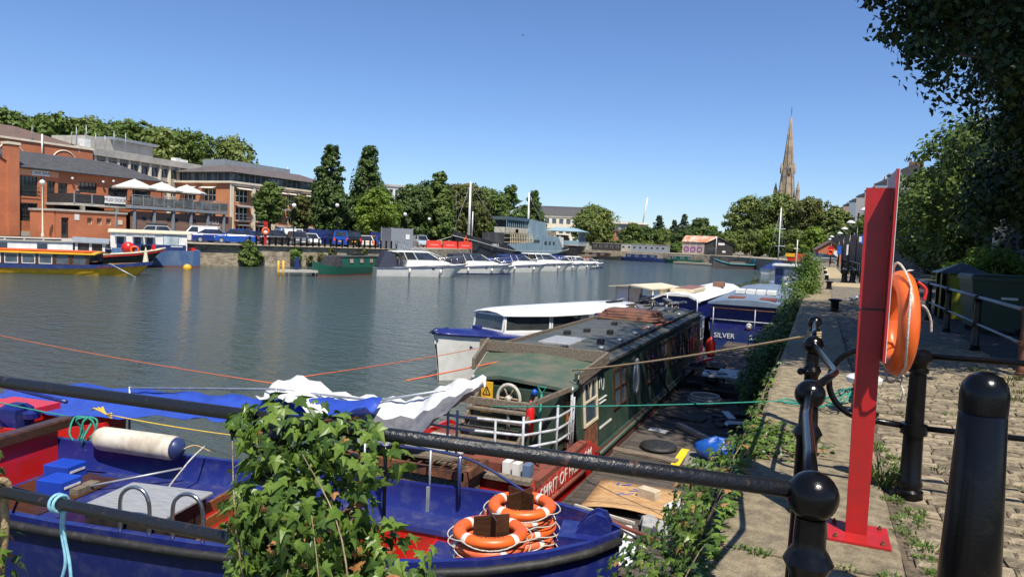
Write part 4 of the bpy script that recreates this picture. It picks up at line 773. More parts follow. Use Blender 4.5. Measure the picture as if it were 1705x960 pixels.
for a, b in (((11.35, -1.25, 2.05), (11.35, 1.25, 2.05)), ((11.35, 1.25, 2.05), (12.7, 1.25, 1.95)), ((11.1, -1.22, 2.05), (12.75, -.6, 1.98))): MB().bar(a, b, .05, .17).build('timber_coaming', oldwood, nb)
for x in (12.92,):
    for s in (-.5, 1.2): T('canopy_post', greyrail, nb, [(x, s, .98), (x, s, 1.86)], .02)
n_in = Vector((0, .0, 1)); up = Vector((0, -.11, 1.31)).normalized(); 
def side(x, z): return (x, 1.25 - .11 * (z - .66) / 1.31, z)
for s in (1,):
    MB().bar((C0, 1.16, 1.92), (C1, 1.16, 1.92), .02, .05).build('cream_line', cream, nb)
    f = winbox(nb, side(12.0, 1.48), (-1, 0, 0), up, .62, .62, cream, glass2, .035, .03, 'window', 0, 0); B('mullion', cream, f, (11.99, 12.01, 1.175, 1.2, 1.5, 1.78)); MB().bar(side(11.69, 1.5), side(12.31, 1.5), .05, .03).build('mullion', cream, f)
    MB().bar(side(12.0, .70), side(12.0, 1.14), .6, .03, (0, 1, 0)).build('door_panel', rusty, nb)
    for x in (10.3, 7.9, 6.7, 5.5, 4.4, 3.3, 2.3): winbox(nb, side(x, 1.42), (-1, 0, 0), up, .8, .62, darkwood, glass2, .04, .03, 'window', 1, 1)
    pw = MB(); c = Vector(side(9.2, 1.4))
    pw.torus((0, 0, 0), .2, .03, 24, 8, ax='y'); pw = pw.build('porthole', galv, nb, True, loc=tuple(c + Vector((0, .02, 0)))); pw.scale = (1, 1, 1.5); MB().lathe([(.001, 0), (.19, .0), (.19, .01)], n=24).build('pane', glassmat('porthole glass', (.25, .29, .33)), pw, rot=(R(-90), 0, 0))
    sq_ = MB().tube(curve([(11.52, 0, .05), (11.5, 0, .16), (11.42, 0, .2), (11.40, 0, .1), (11.34, 0, .0), (11.28, 0, .04), (11.26, 0, .16)]), .013, 5); sq_.v = [(x, 1.25 - .11 * (z + 1.54 - .66) / 1.31 + .006 + y * .3, z + 1.54) for x, y, z in sq_.v]; sq_.build('painted_emblem', white, nb)
    for z, a, b in ((1.42, 11.6, 11.16), (1.36, 11.55, 11.2)):
        q = MB(); x = a
        while x > b: q.bar(side(x, z), side(x - .035, z), .012, .028, (0, 1, 0)); x -= .05
        q.v = [(x_, y_ + .012, z_) for x_, y_, z_ in q.v]; q.build('lettering', white, nb)
    MB().bar(side(11.55, .98), side(10.9, .98), .03, .03).build('grab_rail', white, nb)
text('lettering', 'SPIRIT OF FREEDOM', .235, white, nb, frame((13.28, 1.335, .80), (-1, 0, 0), (0, 0, 1)), .003)
for ch in nb.children:
    if ch.name.startswith('lettering') and ch.data and len(ch.data.vertices) > 500: ch.scale = (.98, 1.0, 1)
# roof equipment
for x, y in ((11.15, .35), (8.65, -.1), (9.95, .65), (8.55, .4), (7.1, 0.05), (9.2, -.35)): MB().bbox(x - .07, x + .07, y - .06, y + .06, 2.03, 2.14, .012).build('roof_vent', blackrub, nb)
MB().bbox(9.75, 10.65, -.38, .28, 2.06, 2.10, .01).build('skylight', steelbox, nb)
MB().bar((C0, 1.0, 2.03), (11.3, 1.0, 2.03), .05, .05).build('handrail', blackrub, nb); MB().bar((C0, -1.0, 2.03), (11.3, -1.0, 2.03), .05, .05).build('handrail', oldwood, nb)
for k in range(7): MB().ball((3.2 + 1.2 * k, .82, 2.05), .07, 8, 6, .5).build('roof_fitting', galv, nb, True)
mt = MB()
rg = random.Random(31)
for k in range(4): mt.loft([[(5.4 + (.55 - .05 * k) * math.copysign(abs(math.cos(a)) ** .4, math.cos(a)) * sc_ + .03 * math.sin(5 * a + k), (.78 - .05 * k) * math.copysign(abs(math.sin(a)) ** .4, math.sin(a)) * sc_ + .03 * math.cos(4 * a + 2 * k), 2.05 + .055 * k + dz) for a in [2 * math.pi * q / 20 for q in range(20)]] for dz, sc_ in ((0, .96), (.02, 1.0), (.05, .98), (.07, .85))])
tag(mt.build('folded_tarpaulin', mat('brown tarpaulin', (0.19, 0.08, 0.045), (0.11, 0.055, 0.04), sc=5, rough=.7, bump=.5, bsc=12), None, loc=(NX, NY, WZ), rot=(0, 0, R(-90))), 'folded rust brown tarpaulin stacked on the green cabin roof', 'tarpaulin')
rg = random.Random(12); 
for k in range(16):
    x, y = rg.uniform(2.2, 4.6), rg.uniform(-.8, .75); z = 2.09 + (k % 4) * .075; a = rg.uniform(-.4, .4); l = rg.uniform(.3, .75)
    p = Vector((NX + y, NY - x, WZ + z)); tag(MB().bar(p - Vector((math.sin(a), math.cos(a), -.1)) * l, p + Vector((math.sin(a), math.cos(a), .12)) * l, rg.uniform(.04, .16), .04).build('roof_lumber', random.choice([blackrub, tarpgrey, deckwood, greysteel])), 'dark plank or pole in the pile on the cabin roof', 'lumber', 'lumber piled on the cabin roof')
# foredeck: railing, wheel, steps, sign, clutter
def nw(x, y, z): return (NY - y, (x - NX) / NS, z - WZ)
fr = [(-4.95, 8.0), (-4.1, 7.95), (-3.25, 8.1), (-2.98, 8.6), (-2.96, 9.2)]
for z in (-.98, -.82, -.66): T('deck_rail', greyrail, nb, [nw(x, y, z) for x, y in fr], .018)
for x, y in fr: T('rail_post', greyrail, nb, [nw(x, y, -1.25), nw(x, y, -.58 if x < -3 else -.5)], .02)
for x, y in ((-3.6, 8.03), (-3.12, 8.35)): T('rail_post', greyrail, nb, [nw(x, y, -1.25), nw(x, y, -.66)], .018)
MB().bar(nw(-4.3, 8.25, -.5), nw(-3.3, 8.3, -.5), .05, .09).build('timber_rail', oldwood, nb); MB().bar(nw(-3.3, 8.3, -.5), nw(-2.96, 9.1, -.36), .05, .06).build('timber_rail', oldwood, nb)
for k in range(5): MB().bar(nw(-4.35, 8.3 + .14 * k, -1.02 + .1 * k), nw(-3.4, 8.35 + .14 * k, -1.02 + .1 * k), .12, .03).build('step', oldwood, nb)
for x in (-4.3, -3.42): MB().bar(nw(x, 8.25, -1.14), nw(x, 9.0, -.56), .04, .12).build('step_stringer', oldwood, nb)
B('helm_box', greenp, nb, (NY - 9.35, NY - 9.0, -.5, 1.05, .95, 1.75))
wc = nw(-3.82, 8.93, -.58); wh = MB().torus((0, 0, 0), .19, .026, 28, 8, ax='x').build('ship_wheel', rope_w, nb, True, loc=wc)
for k in range(6): a = k * math.pi / 3; T('spoke', rope_t, wh, [(0, .03 * math.cos(a), .03 * math.sin(a)), (0, .22 * math.cos(a), .22 * math.sin(a))], .012, 6)
MB().tube([(-.08, 0, 0), (.05, 0, 0)], .045, 10).build('hub', rope_w, wh, True); T('wheel_stand', galv, nb, [nw(-3.82, 8.95, -1.2), nw(-3.82, 8.95, -.58)], .03)
sg = MB().bbox(-.01, .01, -.1, .1, -.22, .22, .002).build('warning_sign', yellow, nb, loc=nw(-4.15, 8.92, -.60))
tr = MB()
for a, b in (((-.065, -.01), (.065, -.01)), ((.065, -.01), (0, .105)), ((0, .105), (-.065, -.01))): tr.bar((.012, a[0], a[1] + .05), (.012, b[0], b[1] + .05), .004, .014, (0, 0, 1))
tr.bar((.012, .01, .12), (.012, -.012, .08), .004, .01).bar((.012, -.012, .085), (.012, .008, .06), .004, .01); tr.build('triangle', blackrub, sg)
B('print', blackrub, sg, (.0105, .012, -.08, .08, -.07, -.05), (.0105, .012, -.07, .07, -.12, -.10), (.0105, .012, -.08, .08, -.17, -.15))
MB().lathe([(.06, 0), (.065, .02), (.065, .34), (.04, .4), (.015, .42), (.015, .48)], n=12).build('fire_extinguisher', red, nb, True, loc=nw(-3.42, 8.75, -1.0))
T('shovel_shaft', rope_g, nb, [nw(-3.28, 8.7, -1.2), nw(-3.28, 8.78, -.42)], .016); T('shovel_grip', rope_g, nb, [nw(-3.34, 8.78, -.33), nw(-3.28, 8.78, -.42), nw(-3.22, 8.78, -.33), nw(-3.34, 8.78, -.33)], .012)
MB().bar(nw(-3.2, 9.2, -1.2), nw(-3.05, 9.3, -.6), .03, .12).build('orange_plank', benchwood, nb); B('meter_box', signwhite, nb, (NY - 9.42, NY - 9.36, .85, 1.08, 1.05, 1.4))
MB().ball((0, 0, 0), .05, 8, 6).build('blue_lamp', mat('blue lamp', (0.01, 0.08, 0.4), rough=.3), nb, True, loc=nw(-3.46, 8.98, -.46)); B('grating', mat('pale grating', (0.5, 0.48, 0.42), (0.3, 0.28, 0.25), sc=30, rough=.7), nb, (13.0, 14.3, -1.15, -.2, .95, .965))
for k, (x, m_) in enumerate(((-3.15, white), (-3.02, paleblue), (-3.28, white))): B('can', m_, nb, (NY - 7.78 - .02 * k, NY - 7.66, (x - NX) / NS - .05, (x - NX) / NS + .05, .96, 1.16))
B('deck_locker', redox, nb, (13.75, 14.3, .25, .75, .95, 1.12))
# stern rails and fender
for z in (1.2, 1.5, 1.78): T('stern_rail', white, nb, curve([(1.4, 1.18, z), (.5, 1.12, z), (.05, .6, z), (.05, -.6, z), (.5, -1.12, z)]), .022)
for p in ((1.4, 1.18), (.95, 1.16), (.5, 1.12), (.06, .5), (.06, -.5)): T('rail_post', white, nb, [(*p, .8), (*p, 1.8)], .02)
B('stern_box', white, nb, (.4, 1.2, -.6, .7, .8, 1.85)); B('stern_panel', red, nb, (.9, 1.35, .95, 1.05, .8, 1.5))
f = empty('fender', (-2.68, 20.7, -1.22), 0, 'round ended red fender hanging off the narrowboat stern', 'fender')
MB().lathe([(.02, -.28), (.09, -.25), (.135, -.15), (.14, 0), (.135, .15), (.09, .25), (.03, .28), (.03, .32)], n=18).build('body', mat('red vinyl', (0.66, 0.03, 0.015), (0.5, 0.03, 0.02), rough=.35), f, True); T('lanyard', rope_w, f, [(0, 0, .3), (-.1, .05, .75)], .01)
T('hose', blackrub, nb, curve([(8.2, 1.16, 1.6), (7.6, 1.4, 1.1), (7.2, 1.55, .6)]), .02)
# rusty mesh planter box between the boats
pb = empty('planter_box', (-4.35, 7.18, WZ), 0, 'rusty framed box with mesh lid and coir sides between the boats', 'box')
coir = mat('coir matting', (0.17, 0.145, 0.10), (0.06, 0.05, 0.035), sc=26, det=9, rough=.95, bump=.9, bsc=40)
B('coir_side', coir, pb, (-.85, .85, -.24, .24, -.3, 1.12)); 
for y in (-.26, .26): B('frame', rusty, pb, (-.9, .9, y - .03, y + .03, 1.12, 1.22))
for x in (-.9, .9): B('frame', rusty, pb, (x - .03, x + .03, -.29, .29, 1.125, 1.225), (x - .03, x + .03, -.29, -.23, -.3, 1.124))
for k in range(12): x = -.83 + .15 * k; MB().bar((x, -.25, 1.18), (x, .25, 1.18), .012, .012).build('mesh_bar', rusty, pb)
for k in range(3): MB().bar((-.88, -.15 + .15 * k, 1.165), (.88, -.15 + .15 * k, 1.165), .012, .012).build('mesh_bar', rusty, pb)
for k, a in enumerate((.1, -.12, .05)): tag(MB().bar((-5.3, 7.05 + .2 * k, -.98), (-3.6, 7.1 + .2 * k + a, -.95 + .02 * k), .09, .03).build('loose_plank', oldwood), 'weathered loose plank resting across the mesh box', 'plank', 'planks on the mesh box')
# ------------------------------------------------------------------ white trip boat with a blue foredeck
H = R(-110); tb = empty('trip_boat', (-5.27, 27.1, WZ), H, 'white trip boat with blue foredeck, wrap round windscreen and long canopy', 'boat')
stt = [(0, 1.0, .85), (1.5, 1.28, .82), (4, 1.4, .85), (6.5, 1.42, .95), (8.2, 1.3, 1.06), (9.4, 1.02, 1.14), (10.4, .62, 1.22), (11.1, .26, 1.27), (11.45, .04, 1.3)]
hull(tb, stt, white, keel=-.4, wall=.05, inner=.3, flare=.55, wl=.86, rake=.22)
for s in (-1, 1): T('rubbing_strake', blue, tb, [(x, s * (hb + .02), z - .02) for x, hb, z in stt], .045, 8); MB().bar((8.6, s * 1.08, .78), (10.6, s * .46, .9), .03, .06).build('bow_fender', navy, tb)
MB().grid([[(x, -hb, z + .01), (x, -hb * .5, z + .09), (x, 0, z + .12), (x, hb * .5, z + .09), (x, hb, z + .01)] for x, hb, z in stt if x >= 6.4]).build('foredeck', blue, tb, True)
MB().grid([[(x, -hb + .06, .3), (x, hb - .06, .3)] for x, hb, z in stt if x < 8.3]).build('floor', conc, tb)
WS = [(6.9, 1.36), (8.2, 1.24), (9.5, .62), (9.5, -.62), (8.2, -1.24), (6.9, -1.36)]
cb = MB()
for (xa, ya), (xb, yb) in zip(WS, WS[1:]): cb.add([(xa, ya, .9), (xb, yb, .9), (xb, yb, 1.24), (xa, ya, 1.24)], [(0, 1, 2, 3)])
cb = cb.build('coaming', white, tb); cb.modifiers.new('s', 'SOLIDIFY').thickness = .03
for (xa, ya), (xb, yb) in zip(WS, WS[1:]):
    p = Vector(((xa + xb) / 2 - .07, (ya + yb) / 2 * .96, 1.48)); u = Vector((xb - xa, yb - ya, 0)); l = u.length; u = -u.normalized() ; winbox(tb, p, u, Vector((-.16 if abs(ya + yb) < .1 else -.1, -(ya + yb) * .03, 1)), l - .08, .44, white, glassmat('windscreen glass', (.03, .034, .034), .05), .05, .03, 'windscreen')
sidep = mat('clear side', (.6, .6, .58), rough=.4)
for s in (-1, 1): MB().add([(6.3, s * 1.38, .9), (6.92, s * 1.36, .9), (6.86, s * 1.3, 1.72), (6.55, s * 1.32, 1.72)], [(0, 1, 2, 3)]).build('side_panel', white, tb).modifiers.new('s', 'SOLIDIFY').thickness = .03
rows = []
for x, hw in ((2.6, 1.38), (4, 1.42), (5.6, 1.45), (7.2, 1.43), (8.2, 1.32), (9.1, .9), (9.5, .62)): rows.append([(x, -hw, 1.71), (x, -hw * .6, 1.78), (x, 0, 1.81), (x, hw * .6, 1.78), (x, hw, 1.71)])
rf = MB().grid(rows).build('roof', white, tb, True); rf.modifiers.new('s', 'SOLIDIFY').thickness = .035
for s in (-1, 1): MB().add([(2.6, s * 1.36, 1.72), (6.4, s * 1.46, 1.72), (6.4, s * 1.46, 1.62), (2.6, s * 1.36, 1.58)], [(0, 1, 2, 3)]).build('valance', blue, tb).modifiers.new('s', 'SOLIDIFY').thickness = .02
for x in (2.7, 3.6, 4.5, 5.3):
    for s in (-1, 1): T('canopy_post', galv, tb, [(x, s * 1.3, .82), (x, s * 1.3, 1.72)], .018)
for s in (-1, 1): MB().grid([[(x, s * 1.22, .84), (x, s * .85, .84), (x, s * .84, .4)] for x in (.6, 2.5, 5.8)]).build('bench', blue, tb)
for z in (1.0, 1.2):
    for s in (-1, 1): T('guard_rail', white, tb, [(.2, s * 1.0, z), (1.5, s * 1.22, z), (2.7, s * 1.3, z)], .015)
an = MB().tube([(11.0, 0, 1.36), (11.5, 0, 1.34)], .05, 8).tube([(11.45, -.18, 1.28), (11.5, 0, 1.34), (11.45, .18, 1.28)], .03, 6).build('anchor', navy, tb, True); MB().bbox(9.8, 10.0, -.1, .1, 1.3, 1.4, .02).build('cleat', blue, tb)
B('helm_seat', blackrub, tb, (6.9, 7.3, -.5, .1, .3, 1.3)); text('lettering', 'AT', .16, blackrub, tb, frame((6.9, 1.335, .80), (-1, 0, 0), (0, -.15, 1)), .003)
# ------------------------------------------------------------------ boats moored beyond the narrowboat
h1 = empty('houseboat', (-5.9, 33.6, WZ), R(-105), 'blue narrowboat with a cream wheelhouse canopy and open sides', 'narrowboat')
hull(h1, [(0, .7, 1.0), (1.5, 1.0, .95), (4.5, 1.02, .98), (5.4, .85, 1.1), (6.1, .2, 1.3)], navy, keel=-.4, deck=(redox, .3), wl=.92); B('deckhouse', blue, h1, (.3, 2.0, -.85, .85, .6, 1.55))
for x in (2.2, 3.3, 4.4):
    for s in (-1, 1): B('wheelhouse_post', cream, h1, (x - .04, x + .04, s * .82 - .04, s * .82 + .04, .8, 2.06))
[B('wheelhouse_side', white, h1, q_) for q_ in ((2.2, 4.4, -.86, -.8, .7, 1.66), (2.2, 3.25, .8, .86, .7, 2.02), (4.36, 4.44, -.79, -.25, .7, 2.02), (4.36, 4.44, .3, .79, .7, 1.6))]; B('door', cream, h1, (3.4, 3.7, .8, .86, .7, 2.0), (4.37, 4.43, -.2, .25, 1.41, 2.02))
MB().loft([[(x, -1.0, 2.06), (x, 0, 2.18), (x, 1.0, 2.06), (x, 1.0, 2.02), (x, 0, 2.12), (x, -1.0, 2.02)] for x in (1.9, 4.8)]).build('canopy', cream, h1); winbox(h1, (2.85, .87, 1.7), (-1, 0, 0), (0, 0, 1), .6, .5, cream, glass); text('lettering', 'No1', .2, white, h1, frame((5.1, .955, .75), (-1, .2, 0), (0, 0, 1)), .004)
T('rail', white, h1, curve([(4.5, .86, 1.2), (5.2, .8, 1.35), (5.8, .4, 1.4)]), .02)
h2 = empty('houseboat', (-4.75, 42, WZ), R(-92), 'blue houseboat with a broad cream rounded roof', 'houseboat')
hull(h2, [(0, .9, 1.0), (1.5, 1.1, .95), (11, 1.12, .95), (13.4, 1.0, 1.05), (14, .5, 1.1)], navy, keel=-.4, deck=(redox, .2)); cw = MB()
cw.loft([[(x, -.95, .7), (x, -.9, 1.6), (x, -.5, 1.85), (x, .5, 1.85), (x, .9, 1.6), (x, .95, .7)] for x in (1.5, 13.0)]).build('cabin', blue, h2)
MB().loft([[(x, -1.0, 1.68), (x, -.55, 1.9), (x, 0, 1.95), (x, .55, 1.9), (x, 1.0, 1.68), (x, .97, 1.62), (x, .5, 1.83), (x, -.5, 1.83), (x, -.97, 1.62)] for x in (1.4, 13.2)]).build('roof', white, h2); B('roof_hatch', cream, h2, (9.5, 12, -.5, .5, 1.93, 2.05)); MB().bbox(8.6, 11.6, -.4, .35, 2.051, 2.07, .005).build('roof_mat', benchwood, h2)
winbox(h2, (13.01, -.15, 1.35), (0, 1, 0), (0, 0, 1), .5, .5, white, glass, .03, .02, 'window', 1); MB().bbox(5.2, 5.8, .2, .7, 1.92, 2.15, .02).build('chimney_box', brick_b, h2)
for y in (-.9, -.3, .9): T('rail_post', white, h2, [(13.3, y, 1.0), (13.3, y, 1.95)], .02)
sv = empty('barge', (-2.35, 44.5, WZ), R(-90), 'broad dark blue barge with blue-grey roof lettered along the front', 'barge')
hull(sv, [(0, 1.2, .8), (2, 1.42, .75), (14.5, 1.42, .75), (16.2, 1.38, .78), (16.9, 1.25, .8)], navy, keel=-.4, wall=.06, deck=(redox, .05), wl=.97)
MB().loft([[(x, -1.38, .7), (x, -1.3, 1.78), (x, 1.3, 1.78), (x, 1.38, .7)] for x in (2.2, 16.6)]).build('cabin', blue, sv)
rm = mat('blue-grey roof paint', (0.17, 0.22, 0.29), (0.12, 0.16, 0.22), sc=1.2, rough=.6)
MB().loft([[(x, -1.42, 1.78), (x, -.7, 1.9), (x, 0, 1.94), (x, .7, 1.9), (x, 1.42, 1.78), (x, 1.42, 1.72), (x, -1.42, 1.72)] for x in (1.9, 16.9)]).build('roof', rm, sv)
for k in range(4): MB().bbox(12.2, 12.75, -.85 + .42 * k, -.48 + .42 * k, 1.93, 2.12, .03).build('roof_locker', white, sv)
for y in (-.5, .65): MB().bbox(15.2, 15.9, y - .3, y + .3, 1.9, 1.97, .02).build('red_hatch', redox, sv)
for y in (-1.2, 0.3, 1.3): T('rail_post', greyrail, sv, [(16.85, y, .75), (16.85, y, 1.6)], .02)
T('rail', rusty, sv, [(16.85, -1.3, 1.58), (16.85, 1.3, 1.56)], .018); T('rail', greyrail, sv, [(16.85, -1.3, 1.15), (16.85, 1.3, 1.13)], .018)
text('lettering', 'SILVER', .26, white, sv, frame((16.93, -.75, .55), (0, 1, 0), (0, 0, 1)), .004); text('lettering', 'SAL', .26, white, sv, frame((16.93, .35, .55), (0, 1, 0), (0, 0, 1)), .004); MB().ball((16.7, .1, .95), .12, 10, 6).build('lamp', white, sv, True)
wb = empty('houseboat', (-2.4, 62, WZ), R(-90), 'houseboat with a tall blue-grey wheelhouse and white roof', 'houseboat')
hull(wb, [(0, 1.0, .9), (2, 1.3, .8), (12, 1.3, .85), (15.5, .9, 1.0), (16, .3, 1.1)], navy, keel=-.4, deck=(rm, .08)); wl_ = MB().box(9.5, 13, -.2, 1.15, .8, 2.85).build('wheelhouse', mat('wheelhouse grey-blue', (0.30, 0.36, 0.42), (0.24, 0.30, 0.35), sc=2, rough=.5), wb)
B('roof', white, wb, (9.3, 13.3, -.35, 1.3, 2.85, 2.95)); winbox(wb, (13.0, .72, 2.3), (0, 1, 0), (0, 0, 1), .7, .7, paleblue, glassmat('pale pane', (.4, .41, .4))); B('door', navy, wb, (13.0, 13.03, -.15, .3, .85, 2.7)); T('aerial', white, wb, [(11, 1.0, 2.95), (11, 1.0, 4.6)], .03); T('aerial', white, wb, [(11.4, .85, 4.0), (10.6, 1.1, 4.0)], .025)
B('cabin_top', rm, wb, (3, 9.2, -1.0, 1.0, .8, 1.5)); MB().ball((14.2, .6, 1.6), .16, 10, 6, 1.4).build('white_drum', white, wb, True); T('chair_frame', white, wb, [(14, -.9, .9), (14, -.7, 1.5), (14, -.5, .9)], .03)
bush(-3.6, 46.2, -1.15, [(0, 0, .4, .7, .8, .4), (-.6, .4, .3, .5, .6, .3), (.7, .3, .45, .5, .6, .4), (.1, 0, .8, .25, .3, .3)], 'potted greenery on the houseboat deck', lf_olive, 3500, .09, 41, 'shrub')
bush(-2.3, 46.4, -1.15, [(0, 0, .35, .3, .3, .3)], 'small dark potted shrub beside the white chair frame', lf_dark, 900, .09, 42, 'shrub')
# ------------------------------------------------------------------ boats along the opposite bank
fy = empty('ferry_boat', (-60.0, 30.0, WZ), R(33.7), 'yellow and blue water bus with long glazed cabin', 'ferry'); fy.scale = (1, 1, .84)
stf = [(0, 1.2, .8), (2, 1.5, .75), (10, 1.55, .8), (13, 1.3, .95), (15, .7, 1.15), (16.1, .1, 1.3)]
hull(fy, stf, yellow, keel=-.3, wall=.06, deck=(navy, .05), rake=1.2)
for s in (-1, 1): MB().grid([[(x, s * (hb + .02), z + .02), (x, s * (hb + .02), z - .3)] for x, hb, z in stf]).build('blue_band', navy, fy)
for k in range(8):
    x = 4.2 + 1.12 * k
    for s in (-1, 1): B('window_post', darkwood, fy, (x - .1, x + .1, s * 1.32 - .03, s * 1.32 + .03, .8, 1.86))
    if k < 7:
        for s in (-1, 1): winbox(fy, (x + .56, s * 1.31, 1.32), (-s, 0, 0), (0, 0, 1), .84, .8, signwhite if k < 5 else rusty, glass2, .05, .03)
B('cabin_side', navy, fy, (4.1, 12.1, -1.32, -1.28, .7, .9), (4.1, 12.1, 1.28, 1.32, .7, .9)); B('fore_screen', glass2, fy, (12.05, 12.1, -1.2, 1.2, 1.1, 1.8))
MB().loft([[(x, -1.5, 1.86), (x, 0, 2.05), (x, 1.5, 1.86), (x, 1.5, 1.78), (x, 0, 1.9), (x, -1.5, 1.78)] for x in (3.8, 12.6)]).build('roof', yellow, fy); B('roof_cover', orange, fy, (5.2, 12.2, -1.1, 1.1, 1.98, 2.06))
MB().loft([[(x, -1.4, 1.95), (x, 0, 2.1), (x, 1.4, 1.95), (x, 1.4, 1.88), (x, -1.4, 1.88)] for x in (-.2, 3.7)]).build('aft_awning', yellow, fy)
for x in (.3, 2, 3.6):
    for s in (-1, 1): T('awning_post', white, fy, [(x, s * 1.25, .7), (x, s * 1.25, 1.9)], .04)
B('seat', turq, fy, (.5, 3.4, -.9, .9, .6, 1.0)); text('lettering', 'FERRY', .35, redox, fy, frame((13.2, -1.30, .72), (1, .22, 0), (0, 0, 1)), .01)
T('mooring_pole', galv, fy, [(13.6, -1.5, 1.1), (15.6, -1.9, -.1)], .05); MB().lathe([(.05, 0), (.22, .1), (.06, 1.3), (.02, 1.5)], (15.6, 0, 1.1), 8).build('furled_flag', cream, fy)
wk = empty('floating_walkway', (-54.5, 34.3, WZ), R(22), 'cream edged floating walkway beside the yellow water bus', 'walkway')
B('deck', mat('pale walkway deck', (0.5, 0.42, 0.26), (0.4, 0.33, 0.2), sc=2, rough=.8), wk, (-9, 5, -.7, .7, .32, .44)); 
for x in (-7, -3.6, -.4, 3.2): B('float', conc, wk, (x - .8, x + .8, -.6, .6, -.3, .32))
for x in (2.2, 4.2): T('hand_loop', white, wk, curve([(x, -.6, .44), (x, -.6, 1.3), (x + .8, -.6, 1.3), (x + .8, -.6, .44)], 3), .04)
db = empty('barge', (-69.1, 31.2, WZ), R(50.5), 'dark hulled barge with long white cabin, solar panels and wooden wheelhouse', 'barge')
std = [(0, 1.6, 1.0), (3, 1.9, .95), (16, 1.9, 1.1), (19, 1.5, 1.35), (20.6, .8, 1.6), (21.4, .08, 1.8)]
hull(db, std, mat('black hull', (0.02, 0.02, 0.022), (0.04, 0.04, 0.04), rough=.4), rake=2.0, keel=-.4, wall=.08, deck=(conc, .12), flare=.6, wl=.85)
for s in (-1, 1): T('red_strake', red, db, [(x, s * (hb + .02), z - .18) for x, hb, z in std], .06, 6); T('cream_strake', cream, db, [(x, s * (hb + .03), z) for x, hb, z in std], .09, 6)
MB().loft([[(x, -1.5, .9), (x, -1.4, 2.2), (x, 1.4, 2.2), (x, 1.5, .9)] for x in (-1, 14.2)]).build('cabin', white, db)
MB().loft([[(x, -1.55, 2.2), (x, 0, 2.42), (x, 1.55, 2.2), (x, 1.55, 2.12), (x, -1.55, 2.12)] for x in (-1.2, 14.3)]).build('roof', conc, db)
for k in range(7): o = MB().bbox(4.0 + 1.35 * k, 5.25 + 1.35 * k, -1.45, -.15, 2.3, 2.34, .005).build('solar_panel', solar, db, rot=(0, 0, 0))
for x in (2.0, 6.5, 9.2, 12.0): winbox(db, (x, -1.47, 1.7), (1, 0, 0), (0, .07, 1), .7, .45, darkwood, glass)
MB().lathe([(.6, 0), (.55, .3), (.3, .55), (.001, .62)], (3.0, .3, 2.3), 12).build('green_dome', greenp, db, True)
wh_ = MB().box(14.4, 16.6, -1.15, 1.15, .9, 2.2).build('wheelhouse', darkwood, db); MB().loft([[(14.1, y, z) for y, z in ((-1.4, 2.2), (0, 2.6), (1.4, 2.2), (1.4, 2.1), (0, 2.45), (-1.4, 2.1))], [(16.9, y, z) for y, z in ((-1.4, 2.15), (0, 2.5), (1.4, 2.15), (1.4, 2.05), (0, 2.4), (-1.4, 2.05))]]).build('wheelhouse_roof', greysteel, db)
for x in (14.45, 15.5, 16.5): B('post', white, db, (x - .1, x + .1, -1.2, -1.16, .9, 2.15))
for x in (15.0, 16.0): winbox(db, (x, -1.18, 1.7), (1, 0, 0), (0, 0, 1), .6, .55, darkwood, glass)
MB().tube([(18.4, -.9, 1.75), (18.4, -.75, 1.75)], .55, 18).build('red_drum', red, db, True, ); lb2 = MB().torus((18.9, -1.0, 1.6), .3, .09, 18, 8, ax='y').build('orange_ring', orange, db, True); B('winch', black_iron, db, (19.4, 20.2, -.5, .5, 1.4, 2.0)); B('red_post', red, db, (20.3, 20.6, -.2, .2, 1.5, 2.1)); B('tarp_heap', paleblue, db, (17.1, 18.0, -.9, .7, 1.1, 1.7)); tag(MB().ball((0, 0, .1), .38, 12, 8).build('mooring_buoy', yellow, None, True, loc=(-52.6, 47.6, WZ)), 'round yellow mooring buoy floating by the dark barge bow', 'buoy')
wbg = empty('barge', (-64.6, 41.6, WZ), R(51), 'pale blue hulled barge with a tall white cabin and striped awnings', 'barge'); wbg.scale = (1, 1, .92)
hull(wbg, [(-2, 1.7, 1.7), (3, 1.9, 1.65), (10, 1.9, 1.65), (12.6, 1.7, 1.7), (13.6, 1.3, 1.75)], paleblue, keel=-.4, wall=.08, deck=(conc, .1), boot=redox, flare=.9, wl=.96)
for s in (-1, 1): B('blue_panel', navy, wbg, (6.5, 12.3, s * 1.62 - .04, s * 1.62 + .04, 1.6, 2.25))
MB().loft([[(x, -1.58, 1.6), (x, -1.52, 3.45), (x, 1.52, 3.45), (x, 1.58, 1.6)] for x in (6.0, 12.4)]).build('cabin', white, wbg); MB().loft([[(x, -1.7, 3.45), (x, 0, 3.7), (x, 1.7, 3.45), (x, 1.7, 3.35), (x, -1.7, 3.35)] for x in (5.8, 12.7)]).build('roof', cream, wbg)
for x in (6.8, 8.2, 9.2):
    winbox(wbg, (x, -1.56, 2.55), (1, 0, 0), (0, 0, 1), .6, .85, white, glass2, .05, .04); MB().loft([[(x - .45, -1.57, 3.15), (x + .45, -1.57, 3.15), (x + .45, -1.57, 3.12)], [(x - .45, -2.0, 2.98), (x + .45, -2.0, 2.98), (x + .45, -2.0, 2.95)]]).build('awning', greysteel, wbg)
winbox(wbg, (11.0, -1.56, 2.6), (1, 0, 0), (0, 0, 1), 1.3, 1.5, greysteel, glassmat('curtained glass', (.35, .42, .43)), .06, .04, 'patio_window', 1); B('name_board', signwhite, wbg, (11.0, 12.0, -1.68, -1.665, 2.05, 2.15)); MB().torus((7.6, -1.9, 1.25), .16, .05, 16, 6, ax='y').build('hawse_hole', galv, wbg, True); B('red_cover', red, wbg, (12.5, 13.2, -.6, .6, 1.7, 1.95))
